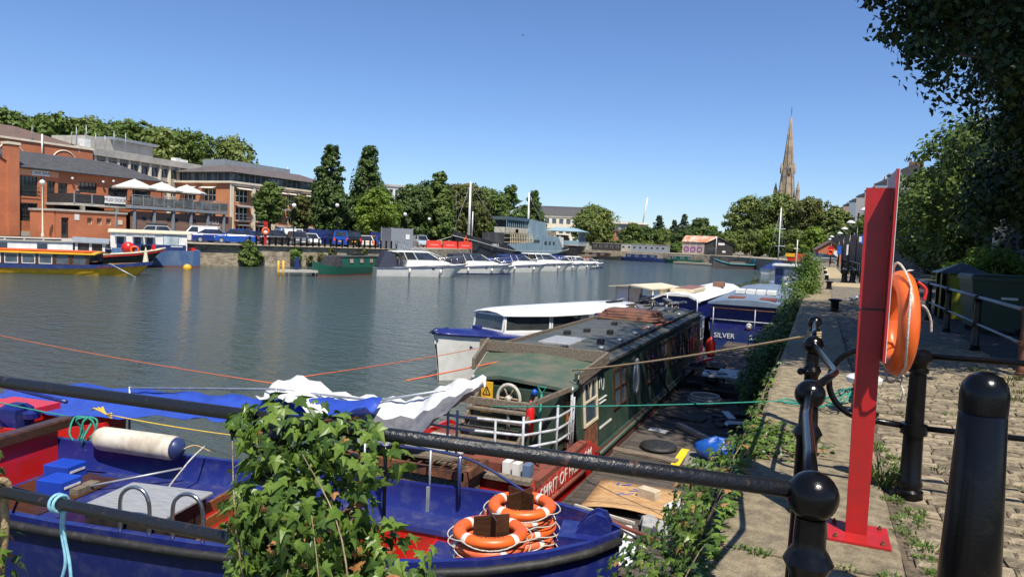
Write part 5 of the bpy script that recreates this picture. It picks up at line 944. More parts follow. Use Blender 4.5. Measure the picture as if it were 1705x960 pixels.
# green narrowboat and its landing stage
gb = empty('narrowboat', (-39.8, 59.6, WZ), R(-95), 'bottle green narrowboat with a black hood and small square windows', 'narrowboat')
hull(gb, [(0, .9, .8), (1, 1.05, .75), (7.2, 1.05, .8), (8.6, .75, 1.0), (9.4, .1, 1.25)], green2, keel=-.35, wall=.05, deck=(green2, .1), boot=redox)
MB().loft([[(x, -.92, .7), (x, -.82, 1.75), (x, .82, 1.75), (x, .92, .7)] for x in (1.6, 6.6)]).build('cabin', green2, gb); MB().loft([[(x, -.9, 1.75), (x, 0, 1.84), (x, .9, 1.75), (x, .9, 1.7), (x, -.9, 1.7)] for x in (1.5, 6.7)]).build('roof', greenroof, gb)
MB().loft([[(6.6, -.9, .8), (6.6, -.82, 1.78), (6.6, .82, 1.78), (6.6, .9, .8)], [(7.7, -.75, .85), (7.4, -.7, 1.7), (7.4, .7, 1.7), (7.7, .75, .85)]]).build('hood', mat('black canvas', (0.025, 0.025, 0.028), (0.05, 0.05, 0.055), rough=.8), gb)
for x in (2.6, 4.0, 5.4): winbox(gb, (x, .885, 1.35), (-1, 0, 0), (0, -.1, 1), .5, .42, rusty, glassmat('dusty pane', (.25, .22, .2)), .04, .03)
B('roof_bundle', blackrub, gb, (3.0, 4.6, -.4, .4, 1.83, 2.0)); B('blue_drum', blue, gb, (.3, .9, -.2, .35, .8, 1.6)); B('green_crate', mat('green crate', (0.05, 0.25, 0.05), rough=.5), gb, (-.3, .3, -.5, .3, .85, 1.5))
ls = empty('landing_stage', (-41.6, 49.2, WZ), R(48), 'small landing stage with yellow posts and a blue sign board', 'jetty'); B('deck', conc, ls, (-1.6, 1.8, -.5, .5, .3, .5)); 
for x in (-1.5, -1.1): T('post', yellow, ls, [(x, -.45, -.4), (x, -.45, 1.3)], .09)
for x in (-.8, .4, 1.6): T('pile', blackrub, ls, [(x, -.4, -.6), (x, -.4, .4)], .1)
B('sign_board', navy, ls, (-.1, .25, .0, .06, .5, 1.6))
def cruiser(x, y, hd, L, label, top='hard', cover=None, hullm=None, stripe=None):
    r = empty('motor_cruiser', (x, y, WZ), R(hd), label, 'motor boat'); k = L / 8.0; b = 1.35 * min(1.15, k ** .5)
    s_ = [(0, b * .9, .68 * k), (2 * k, b, .72 * k), (5 * k, b, .84 * k), (6.6 * k, b * .72, .96 * k), (7.5 * k, b * .34, 1.04 * k), (8.0 * k, .05, 1.1 * k)]
    hull(r, s_, hullm or gel, keel=-.3, wall=.05, deck=(gel, .04), flare=.8, wl=.92, boot=stripe, rake=1.5 * k)
    for s in (-1, 1): T('rubbing_strake', navy if cover else blackrub, r, [(q, s * (h + .02), z - .05) for q, h, z in s_], .035, 6)
    z0, z1 = .78 * k, 1.95 * k
    MB().loft([[(2.4 * k, -b * .8, z0), (6.6 * k, -b * .45, z0 + .25 * k), (6.6 * k, b * .45, z0 + .25 * k), (2.4 * k, b * .8, z0)], [(2.5 * k, -b * .74, z0 + .55 * k), (5.6 * k, -b * .5, z0 + .55 * k), (5.6 * k, b * .5, z0 + .55 * k), (2.5 * k, b * .74, z0 + .55 * k)]]).build('coachroof', gel, r)
    ws = MB().loft([[(2.5 * k, -b * .72, z0 + .52 * k), (5.5 * k, -b * .5, z0 + .52 * k), (5.5 * k, b * .5, z0 + .52 * k), (2.5 * k, b * .72, z0 + .52 * k)], [(2.2 * k, -b * .66, z1), (4.3 * k, -b * .5, z1), (4.3 * k, b * .5, z1), (2.2 * k, b * .66, z1)]]).build('windows', glass, r)
    for s in (-1, 1):
        for q0, q1 in ((2.5, 2.2), (3.4, 3.0), (5.5, 4.3)): MB().bar((q0 * k, s * b * (.72 if q0 < 3 else .62 if q0 < 4 else .5), z0 + .52 * k), (q1 * k, s * b * (.67 if q0 < 3 else .6 if q0 < 4 else .5), z1), .1, .06).build('window_frame', gel, r)
    if top == 'hard': MB().loft([[(1.2 * k, -b * .72, z1), (4.5 * k, -b * .52, z1), (4.5 * k, b * .52, z1), (1.2 * k, b * .72, z1)], [(1.4 * k, -b * .66, z1 + .1), (4.1 * k, -b * .45, z1 + .12), (4.1 * k, b * .45, z1 + .12), (1.4 * k, b * .66, z1 + .1)]]).build('hardtop', gel, r)
    else: MB().loft([[(.9 * k, -b * .75, z0), (2.6 * k, -b * .75, z0 + .55 * k), (4.4 * k, -b * .52, z1), (4.4 * k, b * .52, z1), (2.6 * k, b * .75, z0 + .55 * k), (.9 * k, b * .75, z0)], [(1.2 * k, -b * .6, z1), (2.6 * k, -b * .6, z1 + .12), (4.2 * k, -b * .45, z1 + .1), (4.2 * k, b * .45, z1 + .1), (2.6 * k, b * .6, z1 + .12), (1.2 * k, b * .6, z1)]]).build('canopy', cover, r)
    if top == 'hard' and cover: MB().loft([[(.2 * k, -b * .8, z0 - .05), (1.6 * k, -b * .8, z0), (1.6 * k, b * .8, z0), (.2 * k, b * .8, z0 - .05)], [(.7 * k, -b * .6, z1), (1.5 * k, -b * .64, z1 + .05), (1.5 * k, b * .64, z1 + .05), (.7 * k, b * .6, z1)]]).build('cockpit_cover', cover, r)
    T('pulpit', chrome, r, curve([(4.6 * k, -b * .85, 1.25 * k), (6.8 * k, -b * .6, 1.6 * k), (8.0 * k, 0, 1.75 * k), (6.8 * k, b * .6, 1.6 * k), (4.6 * k, b * .85, 1.25 * k)], 4), .022, 5)
    for q, s in ((5.6, -1), (6.8, -1), (5.6, 1), (6.8, 1)): T('stanchion', chrome, r, [(q * k, s * b * .75 * (1 if q < 6 else .75), .95 * k), (q * k, s * b * .75 * (1 if q < 6 else .8), 1.5 * k)], .018, 5)
    for q in (2.6, 5.2): MB().tube([(q * k, -b * 1.05, .2 * k), (q * k, -b * 1.06, .65 * k)], .1, 8).build('fender', gel, r, True)
    for q in (4.6, 5.3): B('porthole', glass, r, (q * k - .14, q * k + .14, -b * .985 - .015, -b * .985 + .01, .62 * k, .72 * k))
    return r
bl2 = mat('bright blue canvas', (0.02, 0.05, 0.32), (0.02, 0.04, 0.25), rough=.8)
cruiser(-38.6, 56.6, 47, 9.4, 'largest white motor cruiser with dark cockpit cover beside the green narrowboat', 'hard', mat('navy canvas', (0.02, 0.025, 0.05), (0.03, 0.035, 0.06), rough=.8))
cruiser(-37.2, 66.6, 50, 8.6, 'white cabin cruiser with a blue stripe moored second along the pontoon', 'soft', MATS['navy canvas'], None, navy)
cruiser(-36.9, 72.4, 50, 6.4, 'small white cruiser with bright blue canopy', 'soft', bl2)
cruiser(-36.2, 77.2, 52, 8.2, 'white cruiser with a long navy blue hood', 'soft', navy)
cruiser(-36.0, 84.4, 50, 8.8, 'white hardtop cruiser with black side windows', 'hard')
cruiser(-35.6, 91.8, 52, 7.4, 'white cruiser with a low cabin and blue dodger', 'soft', bl2)
cruiser(-35.4, 98.6, 52, 7.0, 'white cruiser with blue dodger near the pontoon end', 'hard', bl2)
cruiser(-35.0, 104.6, 55, 6.2, 'dark red topped small cruiser at the pontoon end', 'soft', redox, None, navy)
mp = empty('mooring_pontoon', (-39.5, 82, WZ), R(84), 'long timber mooring pontoon behind the white cruisers', 'pontoon'); B('deck', oldwood, mp, (-24, 30, -.8, .8, .3, .42))
for x in range(-22, 30, 6): T('pile', blackrub, mp, [(x, .7, -1), (x, .7, 1.4)], .14, 8)
for x in (-8, -1, 6, 12): B('finger', oldwood, mp, (x - .35, x + .35, -5.5, -.82, .3, .4)); B('float', blackrub, mp, (x - .3, x + .3, -5, -3.8, -.3, .3))
# converted cargo ship
sh = empty('cargo_ship', (-58.2, 161, WZ), R(-90), 'old black hulled cargo ship with grey-blue superstructure and two white masts', 'ship')
sts = [(0, 3.2, 3.2), (3, 4.2, 2.9), (10, 4.5, 2.5), (36, 4.5, 2.6), (43, 4.2, 3.2), (48, 2.8, 4.1), (51, .9, 4.7), (52.5, .08, 5.0)]
hull(sh, sts, shipblack, rake=4.0, keel=-.6, wall=.12, deck=(conc, .5), flare=.85, wl=.92)
for s in (-1, 1): T('white_line', signwhite, sh, [(x, s * (hb + .03), z - .75) for x, hb, z in sts], .05, 5)
mb = MB(); yy = lambda x: np.interp(x, [a[0] for a in sts], [a[1] for a in sts]) + .06; pf = [(8, .6), (11, .2), (14, 0), (17, -.3), (20, -.4), (23, -.4), (25.5, -.3), (26.5, -.1), (30, .1), (35, 1.0), (38.5, 2.2)]
for s in (-1, 1): mb.grid([[(x, s * yy(x), 1.2 + z * .8), (x, s * yy(x), np.interp(x, [8, 11, 16, 17, 25, 26, 31, 32, 38], [3.0, 4.9, 5.0, 5.2, 5.2, 3.6, 3.4, 3.2, 3.1]))] for x, z in pf])
mb.build('blue_side', shipblue, sh).modifiers.new('s', 'SOLIDIFY').thickness = .1
for x, w_ in ((14, 1.1), (16.5, 1.1), (19, 1.3), (24.2, 3.2)): B('side_window', glass, sh, (x - w_ / 2, x + w_ / 2, yy(x) + .005, yy(x) + .06, 3.2 if x < 20 else 3.6, 3.9 if x < 20 else 4.1))
dh = MB().loft([[(15, -3.9, 2.3), (25.8, -3.9, 2.3), (25.8, 3.9, 2.3), (15, 3.9, 2.3)], [(17.5, -3.8, 7.9), (25.8, -3.8, 8.2), (25.8, 3.8, 8.2), (17.5, 3.8, 7.9)]]).build('bridge_block', shipblue, sh); MB().loft([[(24.5, .2, 7.7), (36.5, .2, 7.7), (36.5, 3.4, 7.7), (24.5, 3.4, 7.7)], [(24.5, 0, 8.3), (37, 0, 8.3), (37, 3.6, 8.3), (24.5, 3.6, 8.3)]]).build('upper_roof', shipblue, sh)
B('upper_glazing', glass, sh, (25.5, 36, .5, 3.1, 6.3, 7.7)); B('upper_wall', conc, sh, (25.5, 36.2, .4, 3.2, 5.2, 6.3)); B('lower_house', shipblack, sh, (25.5, 36.5, -2, 2.6, 2.3, 5.2))
for k in range(12): B('upper_mullion', shipblue, sh, (25.8 + .98 * k, 25.95 + .98 * k, 3.105, 3.18, 6.3, 7.7))
for z in (5.0, 5.5, 6.0): B('deck_rail', cream, sh, (25.9, 38.5, 3.5, 3.56, z, z + .06)); B('sign_panel', signwhite, sh, (32, 33.2, 3.6, 3.66, 5.0, 6.0))
for k in range(14): x = 26 + .85 * k; B('rail_post', cream, sh, (x - .05, x + .05, 4.25, 4.35, 2.6, 5.2))
for z in (3.4, 4.2, 5.15): B('side_rail', cream, sh, (25.8, 40, 4.24, 4.36, z, z + .08))
B('planter', benchwood, sh, (27, 36.5, 3.9, 4.2, 2.9, 3.7)); bl_ = MB().box(9, 16, -2.9, 2.9, 2.3, 4.9).build('aft_house', white, sh); B('aft_deck', cream, sh, (9, 17, -3.4, 3.4, 4.9, 5.05))
for k in range(9): x = 9.2 + .9 * k; B('rail_post', cream, sh, (x - .04, x + .04, 3.25, 3.33, 5.05, 6.8 if x > 12 else 6.0))
B('aft_rail', cream, sh, (9, 17, 3.25, 3.33, 5.9, 6.0), (12, 17, 3.25, 3.33, 6.75, 6.85)); MB().torus((4, 2.4, 4.2), .9, .2, 14, 6, ax='y').build('winch_hoop', greysteel, sh, True); B('stern_house', white, sh, (2.5, 6.5, 0, 2.8, 2.6, 5.0))
T('mast', white, sh, [(46.2, 0, 3), (46.2, 0, 14.0)], .28, 10, r1=.16); T('mast', white, sh, [(18.2, 0, 6), (18.2, 0, 14.2)], .26, 10, r1=.15); T('derrick', white, sh, [(47.3, 1.2, 4), (47.3, 1.2, 8.6)], .1); T('derrick', white, sh, [(19.6, .7, 7), (19.6, .7, 10.6)], .1)
for a, b in (((46.2, 0, 13.5), (52, 0, 5)), ((46.2, 0, 13.5), (38, 3, 5)), ((46.2, 0, 13.5), (38, -3, 5)), ((18.2, 0, 13.5), (5, 0, 5)), ((51, 0, 5), (53.5, 1, 11.5))): T('stay', greysteel, sh, [a, b], .035, 4)
T('mooring_rope', rope_w, sh, sag((51, .5, 4.6), (57, -6, 2.3), .4), .05, 5)
text('lettering', 'THEKLA', .7, signwhite, sh, frame((43.6, 4.13, 2.75), (-1, .1, 0), (0, 0, 1)), .02)
bar_ = empty('waterside_bar', (-57.5, 166, 0), R(-82), 'open sided waterside bar on stilts with a pale blue roof', 'pavilion'); B('floor', conc, bar_, (-6, 4, -4, 4, .9, 1.2)); B('under_wall', blackrub, bar_, (-6, 3.8, -3.5, 3.5, -3, .9)); MB().loft([[(-7, -4.8, 4.3), (5, -4.8, 4.3), (5, 4.8, 4.3), (-7, 4.8, 4.3)], [(-5, -2, 5.2), (3, -2, 5.2), (3, 2, 5.2), (-5, 2, 5.2)]]).build('roof', mat('pale blue sheet roof', (0.27, 0.40, 0.46), (0.22, 0.33, 0.38), rough=.5), bar_)
for k in range(7):
    for s in (-1, 1): B('post', shipblue, bar_, (-5.9 + 1.63 * k - .1, -5.9 + 1.63 * k + .1, s * 3.9 - .1, s * 3.9 + .1, 1.2, 4.3))
B('balustrade', shipblue, bar_, (-6, 4, 3.85, 3.95, 1.2, 2.1), (3.9, 4, -4, 3.8, 1.2, 2.1)); B('counter', darkwood, bar_, (-4, 2, -2, 0, 1.2, 3.4)); B('stage', oldwood, bar_, (-4, 8, 4.5, 7.5, -1.6, -1.2))
# ------------------------------------------------------------------ the car park on the opposite quay
tyre = mat('tyre', (0.015, 0.015, 0.015), rough=.8); carglass = glassmat('car glass', (.015, .017, .02), .04)
def paint(n, c): return mat('car paint ' + n, c, tuple(x * .9 for x in c), sc=2, rough=.25, coat=.6)
me_ty = MB().tube([(0, -.1, 0), (0, .1, 0)], .32, 16).mesh('tyre'); me_ty.materials.append(tyre); me_rm = MB().tube([(0, -.105, 0), (0, .105, 0)], .2, 10).mesh('rim'); me_rm.materials.append(galv)
def car(x, y, hd, pm, kind, label, plate=False):
    d = dict(hatch=(4.1, .87, .86, 1.48, (-1.9, -1.1, .55, 1.15)), suv=(4.4, .92, 1.0, 1.66, (-2.05, -1.5, .5, 1.05)), van=(5.1, .98, 1.15, 1.98, (-2.5, -2.4, 1.0, 1.7)), small=(4.4, .92, 1.08, 1.84, (-2.15, -2.0, .8, 1.4)), box=(4.6, .92, 1.0, 1.5, (-1.7, -.9, .5, 1.2)))[kind]
    L, hw, bz, h, (b0, t0, t1, b1) = d; l = L / 2; r = empty('parked_car' if kind in ('hatch', 'suv', 'box') else 'parked_van', (x, y, -.006), R(hd), label, 'car' if kind in ('hatch', 'suv', 'box') else 'van')
    sec = lambda q, w, zb, zt: [(q, -w, zb), (q, -w, zt - .12), (q, -w * .93, zt), (q, w * .93, zt), (q, w, zt - .12), (q, w, zb)]
    MB().loft([sec(-l, hw * .86, .35, bz * .86), sec(-l + .12, hw * .96, .24, bz * .97), sec(-l * .5, hw, .2, bz), sec(b1, hw, .2, bz), sec(l * .78, hw * .97, .22, bz * .9), sec(l - .1, hw * .9, .25, bz * .76), sec(l, hw * .8, .35, bz * .62)]).build('body', pm, r)
    gm = pm if kind in ('van', 'small') else carglass
    gh = [[(b0, -hw * .92, bz - .03), (b1, -hw * .9, bz - .03), (b1, hw * .9, bz - .03), (b0, hw * .92, bz - .03)], [(t0, -hw * .76, h - .05), (t1, -hw * .74, h - .05), (t1, hw * .74, h - .05), (t0, hw * .76, h - .05)]]
    MB().loft(gh).build('cabin' if gm is pm else 'windows', gm, r)
    MB().bbox(t0 - .05, t1 + .06, -hw * .78, hw * .78, h - .06, h, .03).build('roof', pm, r)
    if gm is pm:
        MB().add([(b1 + .012, -hw * .8, bz + .02), (b1 + .012, hw * .8, bz + .02), (t1 + .06, hw * .68, h - .1), (t1 + .06, -hw * .68, h - .1)], [(0, 1, 2, 3)]).build('windscreen', carglass, r)
        for s in (-1, 1): MB().add([(b1 - .25, s * hw * .915, bz + .05), (t1 - .1, s * hw * .79, h - .14), (t1 - .75, s * hw * .79, h - .14), (t1 - .75, s * hw * .925, bz + .05)], [(0, 1, 2, 3)]).build('side_window', carglass, r)
        MB().add([(b0 - .02, -hw * .7, bz + .15), (b0 - .02, hw * .7, bz + .15), (t0 - .055, hw * .62, h - .15), (t0 - .055, -hw * .62, h - .15)], [(0, 1, 2, 3)]).build('rear_window', carglass, r)
    else:
        for s in (-1, 1):
            for q0, q1 in ((b0, t0), ((b0 + b1) / 2 - .2, (t0 + t1) / 2 - .1), (b1, t1)): MB().bar((q0, s * hw * .925, bz - .02), (q1, s * hw * .775, h - .05), .09, .05).build('pillar', pm, r)
    for q in (-l * .62, l * .64):
        for s in (-1, 1):
            o = link('wheel', me_ty, None, r); o.location = (q, s * (hw - .1), .32); k = link('rim', me_rm, None, o)
    for s in (-1, 1):
        B('headlight', reflect, r, (l - .22, l - .02, s * hw * .7 - .16, s * hw * .7 + .16, bz * .62, bz * .74)); B('tail_light', barrier, r, (-l - .01, -l + .12, s * hw * .78 - .1, s * hw * .78 + .1, bz * .62, bz * .95)); B('mirror', pm, r, (b1 - .25, b1 - .1, s * (hw + .02) - .1, s * (hw + .02) + .1, bz + .0, bz + .14))
    B('number_plate', signwhite, r, (l - .03, l + .015, -.26, .26, .42, .53)); B('number_plate', yellow, r, (-l - .02, -l + .02, -.26, .26, .62, .74)); B('bumper', blackrub, r, (l - .12, l + .008, -hw * .7, hw * .7, .26, .4)); return r
c_ = car(-67.8, 57.9, 48, paint('silver', (.45, .47, .5)), 'suv', 'silver estate car with a black roof box behind the white barge'); MB().bbox(-1.6, .5, -.4, .4, 1.68, 1.98, .1).build('roof_box', blackrub, c_)
car(-65.6, 60.8, 232, paint('white', (.72, .72, .7)), 'small', 'plain white van parked below the terrace')
car(-63.2, 60.8, 50, paint('deep blue', (.01, .03, .18)), 'box', 'dark blue saloon half hidden by the white barge cabin')
car(-61.2, 62.0, 225, paint('bright blue', (.01, .07, .34)), 'suv', 'bright blue crossover parked with its nose to the quay')
car(-62.0, 65.6, 60, paint('violet blue', (.02, .025, .2)), 'hatch', 'violet blue hatchback showing red tail lights')
car(-60.6, 66.9, 40, paint('black', (.012, .012, .014)), 'hatch', 'black hatchback in the gap behind the red lifebuoy post')
car(-58.2, 65.6, 50, MATS['car paint black'], 'suv', 'black four by four with a yellow number plate')
car(-56.4, 67.0, -35, paint('grey', (.13, .14, .15)), 'suv', 'dark grey crossover facing the water')
car(-57.4, 70.2, -30, MATS['car paint white'], 'hatch', 'white hatchback facing the water beside the grey crossover')
car(-59.6, 71.6, -20, MATS['car paint silver'], 'box', 'silver saloon in the second row behind the white hatchback')
car(-61.5, 75.5, 40, paint('red', (.4, .02, .02)), 'hatch', 'red hatchback in the back row')
car(-62.5, 73.5, 40, MATS['car paint white'], 'van', 'white van in the back row under the small trees')
car(-56.9, 72.4, 62, paint('van navy', (.012, .02, .09)), 'van', 'navy van parked side on in the middle of the row')
car(-54.6, 72.5, 130, paint('van blue', (.01, .06, .33)), 'van', 'blue van showing its rear doors')
car(-54.2, 74.6, 130, MATS['car paint black'], 'van', 'black van parked next to the blue van')
car(-53.4, 76.0, 135, MATS['car paint white'], 'hatch', 'white small car tucked beside the black van')
car(-53.6, 77.6, 130, paint('orange', (.6, .17, .02)), 'hatch', 'orange hatchback parked among the vans')
car(-52.0, 77.6, -40, MATS['car paint bright blue'], 'hatch', 'bright blue hatchback near the mesh cage')
car(-53.6, 81.4, 50, MATS['car paint van navy'], 'van', 'dark van partly behind the mesh cage')
car(-57.0, 96.0, -45, paint('ice', (.36, .43, .5)), 'small', 'pale blue-grey van beside the red barriers')
for k, (x, y) in enumerate(((-61.5, 106), (-63, 111), (-64.5, 118))): car(x - 4, y, 80, [MATS['car paint grey'], MATS['car paint black'], MATS['car paint silver']][k], 'hatch', ['grey', 'black', 'silver'][k] + ' car parked under the trees beyond the barriers')
for k in range(3):
    o = empty('barrier', (-53.4 + 1.3 * k, 93.8 + 2.6 * k, 0), R(55), 'red plastic water filled barrier on the quay', 'barrier', 'red barriers'); MB().loft([[(-1.2, -.25, 0), (1.2, -.25, 0), (1.2, .25, 0), (-1.2, .25, 0)], [(-1.2, -.2, .2), (1.2, -.2, .2), (1.2, .2, .2), (-1.2, .2, .2)], [(-1.15, -.1, 1.1), (1.15, -.1, 1.1), (1.15, .1, 1.1), (-1.15, .1, 1.1)]]).build('body', barrier, o); B('stripe', signwhite, o, (-.7, .7, -.2, -.16, .45, .5))
ob = empty('lifebuoy_stand', (-51.0, 99.6, 0), R(40), 'red post with orange cover at the end of the barriers', 'post'); B('post', barrier, ob, (-.1, .1, -.06, .06, 0, 2.0)); MB().torus((0, -.15, 1.3), .3, .08, 16, 6, ax='y').build('ring', orange, ob, True)
ob = empty('lifebuoy_stand', (-55.3, 60.4, 0), R(48), 'red lifebuoy post with a white and orange ring on the opposite quay', 'post'); B('post', postred, ob, (-.13, .13, -.05, .05, 0, 2.6)); MB().torus((0, -.14, 1.55), .31, .1, 20, 8, ax='y').build('ring', orange, ob, True); MB().lathe([(.001, 0), (.24, 0), (.24, .03)], n=18).build('ring_back', signwhite, ob, loc=(0, -.06, 1.55), rot=(R(90), 0, 0)); B('cap', postred, ob, (-.22, .22, -.08, .08, 2.2, 2.55))
for k in range(26):
    t = k / 25; x, y = -54.9 + 8.7 * t, 57.9 + 14.9 * t; o = empty('quay_post', (x - .55, y + .35, 0), 0, 'thin black post of the row along the opposite quay edge', 'post', 'posts on the opposite quay edge'); B('shaft', black_iron, o, (-.07, .07, -.07, .07, 0, .95))
cg = empty('access_cage', (-47.6, 74.6, 0), R(58), 'galvanised mesh security cage at the head of the gangway', 'cage')
meshm = mat('galvanised mesh', (0.34, 0.36, 0.38), (0.2, 0.21, 0.22), sc=40, rough=.5, metal=.3)
for a in ((-1.4, 1.4, -1.3, -1.26, .1, 2.5), (-1.4, -1.36, -1.3, 1.6, .1, 2.5), (1.36, 1.4, -1.3, 1.6, .1, 2.5)): B('mesh_panel', meshm, cg, a)
for x in (-1.4, 0, 1.4):
    for y in (-1.3, 1.6): B('post', galv, cg, (x - .05, x + .05, y - .05, y + .05, -.8, 2.6))
B('notice', signwhite, cg, (.5, 1.0, -1.34, -1.31, 1.2, 1.8)); B('base', greysteel, cg, (-1.5, 1.5, -2.4, 1.6, -.5, .05))
gw = empty('gangway', (-46.0, 72.6, 0), 0, 'sloping metal gangway from the cage down to the cruiser pontoon', 'gangway'); MB().bar((.2, -.4, 0), (6.2, -1.0, -1.75), 1.1, .15).build('deck', galv, gw)
for s in (-.55, .55): T('handrail', galv, gw, [(.2, -.4 + s, 1.0), (6.2, -1.0 + s, -.7)], .05)
for k in range(6):
    for s in (-.55, .55): T('baluster', galv, gw, [(.2 + 1.15 * k, -.4 - .115 * k + s, -.335 * k + .05), (.2 + 1.15 * k, -.4 - .115 * k + s, 1.0 - .325 * k)], .03, 5)
bush(-54.75, 57.2, WZ, [(0, 0, 1.5, .9, .9, .9), (.2, -.2, .6, .8, .8, .7), (-.1, .2, 2.1, .6, .6, .5), (.5, .8, .9, .6, .6, .7)], 'green shrub growing from the corner of the opposite quay wall', lf_mid, 5000, .28, 51); bush(-52.0, 61.5, WZ, [(0, 0, 1.5, .6, .7, .6), (.2, 0, .9, .4, .5, .5)], 'small green tuft on the opposite quay wall', lf_bush, 1500, .25, 52)
for k in range(9): t = .35 + .07 * k; bush(-54.6 + 8.8 * t + .15, 57.5 + 16 * t, WZ + .2 + .5 * (k % 3), [(0, 0, .5, .35, .5, .5)], 'dry brown tuft clinging to the opposite quay wall', lf_olive, 420, .2, 60 + k, 'shrub', 'dry tufts on the quay wall')
# ------------------------------------------------------------------ buildings
def facade(root, x0, x1, z0, z1, ops, m, y=0.0, d=.2, name='wall'):
    """front wall in the local xz plane facing -y with real openings (xa, xb, za, zb) and their reveals"""
    mb = MB(); X = sorted({x0, x1, *[o[0] for o in ops], *[o[1] for o in ops]}); Z = sorted({z0, z1, *[o[2] for o in ops], *[o[3] for o in ops]})
    for a, b in zip(X, X[1:]):
        for c, e in zip(Z, Z[1:]):
            mx, mz = (a + b) / 2, (c + e) / 2
            if not any(o[0] < mx < o[1] and o[2] < mz < o[3] for o in ops): mb.add([(a, y, c), (b, y, c), (b, y, e), (a, y, e)], [(0, 1, 2, 3)])
    for a, b, c, e in [o[:4] for o in ops]:
        P = [(a, c), (b, c), (b, e), (a, e)]
        for (p, q), (r_, s) in zip(P, P[1:] + P[:1]): mb.add([(p, y, q), (r_, y, s), (r_, y + d, s), (p, y + d, q)], [(0, 1, 2, 3)])
    return mb.build(name, m, root)
def glaze(root, o, frm, gl, y=0.0, d=.2, nx=1, nz=1, t=.06, name='window'):
    a, b, c, e = o[:4]; mb = MB(); yy = y + d - .06
    for k in range(nx + 1): q = a + (b - a) * k / nx; mb.box(max(a, q - t / 2), min(b, q + t / 2), yy, yy + .05, c, e)
    for k in range(nz + 1): q = c + (e - c) * k / nz; mb.box(a, b, yy + .002, yy + .045, max(c, q - t / 2), min(e, q + t / 2))
    f = mb.build(name, frm, root); MB().add([(a, y + d - .02, c), (b, y + d - .02, c), (b, y + d - .02, e), (a, y + d - .02, e)], [(0, 1, 2, 3)]).build('pane', gl, f); return f
wframe = mat('black window frame', (0.02, 0.02, 0.02), (0.035, 0.035, 0.035), rough=.5); wwhite = mat('white window frame', (.6, .58, .52), rough=.5)
# ---- brick warehouse cafe with balcony and terrace
md_ = empty('brick_warehouse', (-77, 38, 0), R(90), 'orange brick waterside warehouse cafe with slate roof and tall pier', 'building')
ops = [(10, 12, 4.2, 6.3), (10, 12, 1.6, 3.5), (13.0, 13.9, 3.7, 6.0), (14.2, 15.3, 3.7, 5.9), (16.5, 18.8, 5.05, 6.25), (20.2, 22.8, 4.6, 6.1), (23.4, 26.0, 4.5, 5.9), (5.4, 7.6, 4.2, 6.0), (5.4, 7.6, 1.0, 3.2)]
facade(md_, 9.9, 28, 0, 7.2, [o for o in ops if o[0] > 9.9], brick_r); facade(md_, 0, 8.8, 0, 7.6, [o for o in ops if o[0] < 8], brick_r, .05)
for k, o in enumerate(ops): glaze(md_, o, wframe, glass, .05 if o[0] < 8 else 0, .2, 5 if o[1] - o[0] > 1.8 else 2, 4 if o[3] - o[2] > 1.5 else 2, .05)
B('side_wall', brick_r, md_, (.0, .2, .3, 9, 0, 7.5), (27.8, 28, .01, 9, 0, 7.2)); B('back_wall', brick_r, md_, (.2, 27.8, 8.8, 9, 0, 7.5))
MB().bbox(8.8, 9.9, -.35, .6, 0, 9.35, .04).build('pier', brick_r, md_); B('pier_cap', creamrib, md_, (8.7, 10.0, -.45, .7, 9.36, 9.62)); 
MB().add([(0, .05, 7.6), (8.8, .05, 7.6), (4.4, .05, 10.0)], [(0, 1, 2)]).build('gable', brick_r, md_); MB().loft([[(-.2, -.1, 7.55), (4.4, -.1, 10.05), (9, -.1, 7.55), (4.4, -.1, 10.2)], [(-.2, 9, 7.55), (4.4, 9, 10.05), (9, 9, 7.55), (4.4, 9, 10.2)]]).build('roof', slate, md_)
MB().loft([[(9.9, -.35, 7.15), (28.2, -.35, 7.15), (28.2, 9.2, 7.15), (9.9, 9.2, 7.15)], [(9.9, 4.4, 9.25), (24.2, 4.4, 9.25), (24.2, 4.6, 9.25), (9.9, 4.6, 9.25)]]).build('roof', slate, md_); B('gutter', wframe, md_, (9.9, 28.2, -.5, -.36, 7.08, 7.2))
B('sign_band', signorange, md_, (10, 14.2, -.1, -.02, 6.42, 7.05)); B('sign_panel', signwhite, md_, (11.3, 13.2, -.13, -.101, 6.45, 7.02)); text('lettering', 'CAFE BAR', .45, wframe, md_, frame((12.25, -.135, 6.74), (1, 0, 0), (0, 0, 1)), .005)

for x, z in ((15.6, 6.55), (19.3, 6.5), (20.6, 6.7)): MB().lathe([(.001, -.18), (.12, -.15), (.15, 0), (.08, .08)], (x, -.35, z), 10).build('lamp', signwhite, md_, True)
B('downpipe', greysteel, md_, (12.4, 12.5, -.12, -.02, 0, 7)); B('plinth', conc, md_, (9.95, 27.9, -.12, 0.0, 0, .5))
for s in (4.35, 4.75, 5.1): B('juliet_rail', wframe, md_, (9.9, 12.1, -.2, -.16, s, s + .05))
bal = empty('balcony', (-77, 51.0, 0), R(90), 'timber balcony with dark mesh sides on the warehouse front', 'balcony'); B('deck', conc, bal, (-.2, 5.9, -4.6, -.02, 3.45, 3.7)); 
for a in ((-.2, 5.9, -4.6, -4.55, 3.7, 4.7), (-.2, -.15, -4.55, -.5, 3.7, 4.7)): B('mesh_side', darkmesh, bal, a)
for x in (-.2, 1.8, 3.8, 5.85): B('post', greysteel, bal, (x - .06, x + .06, -4.66, -4.605, 3.7, 4.8))
for x in (1.0, 5.0): B('column', creamrib, bal, (x - .18, x + .18, -4.4, -4.05, 0, 3.45))
B('banner', signwhite, bal, (3.2, 5.8, -4.72, -4.7, 3.9, 4.68)); text('lettering', 'MUD DOCK', .5, wframe, bal, frame((4.5, -4.725, 4.28), (1, 0, 0), (0, 0, 1)), .005)
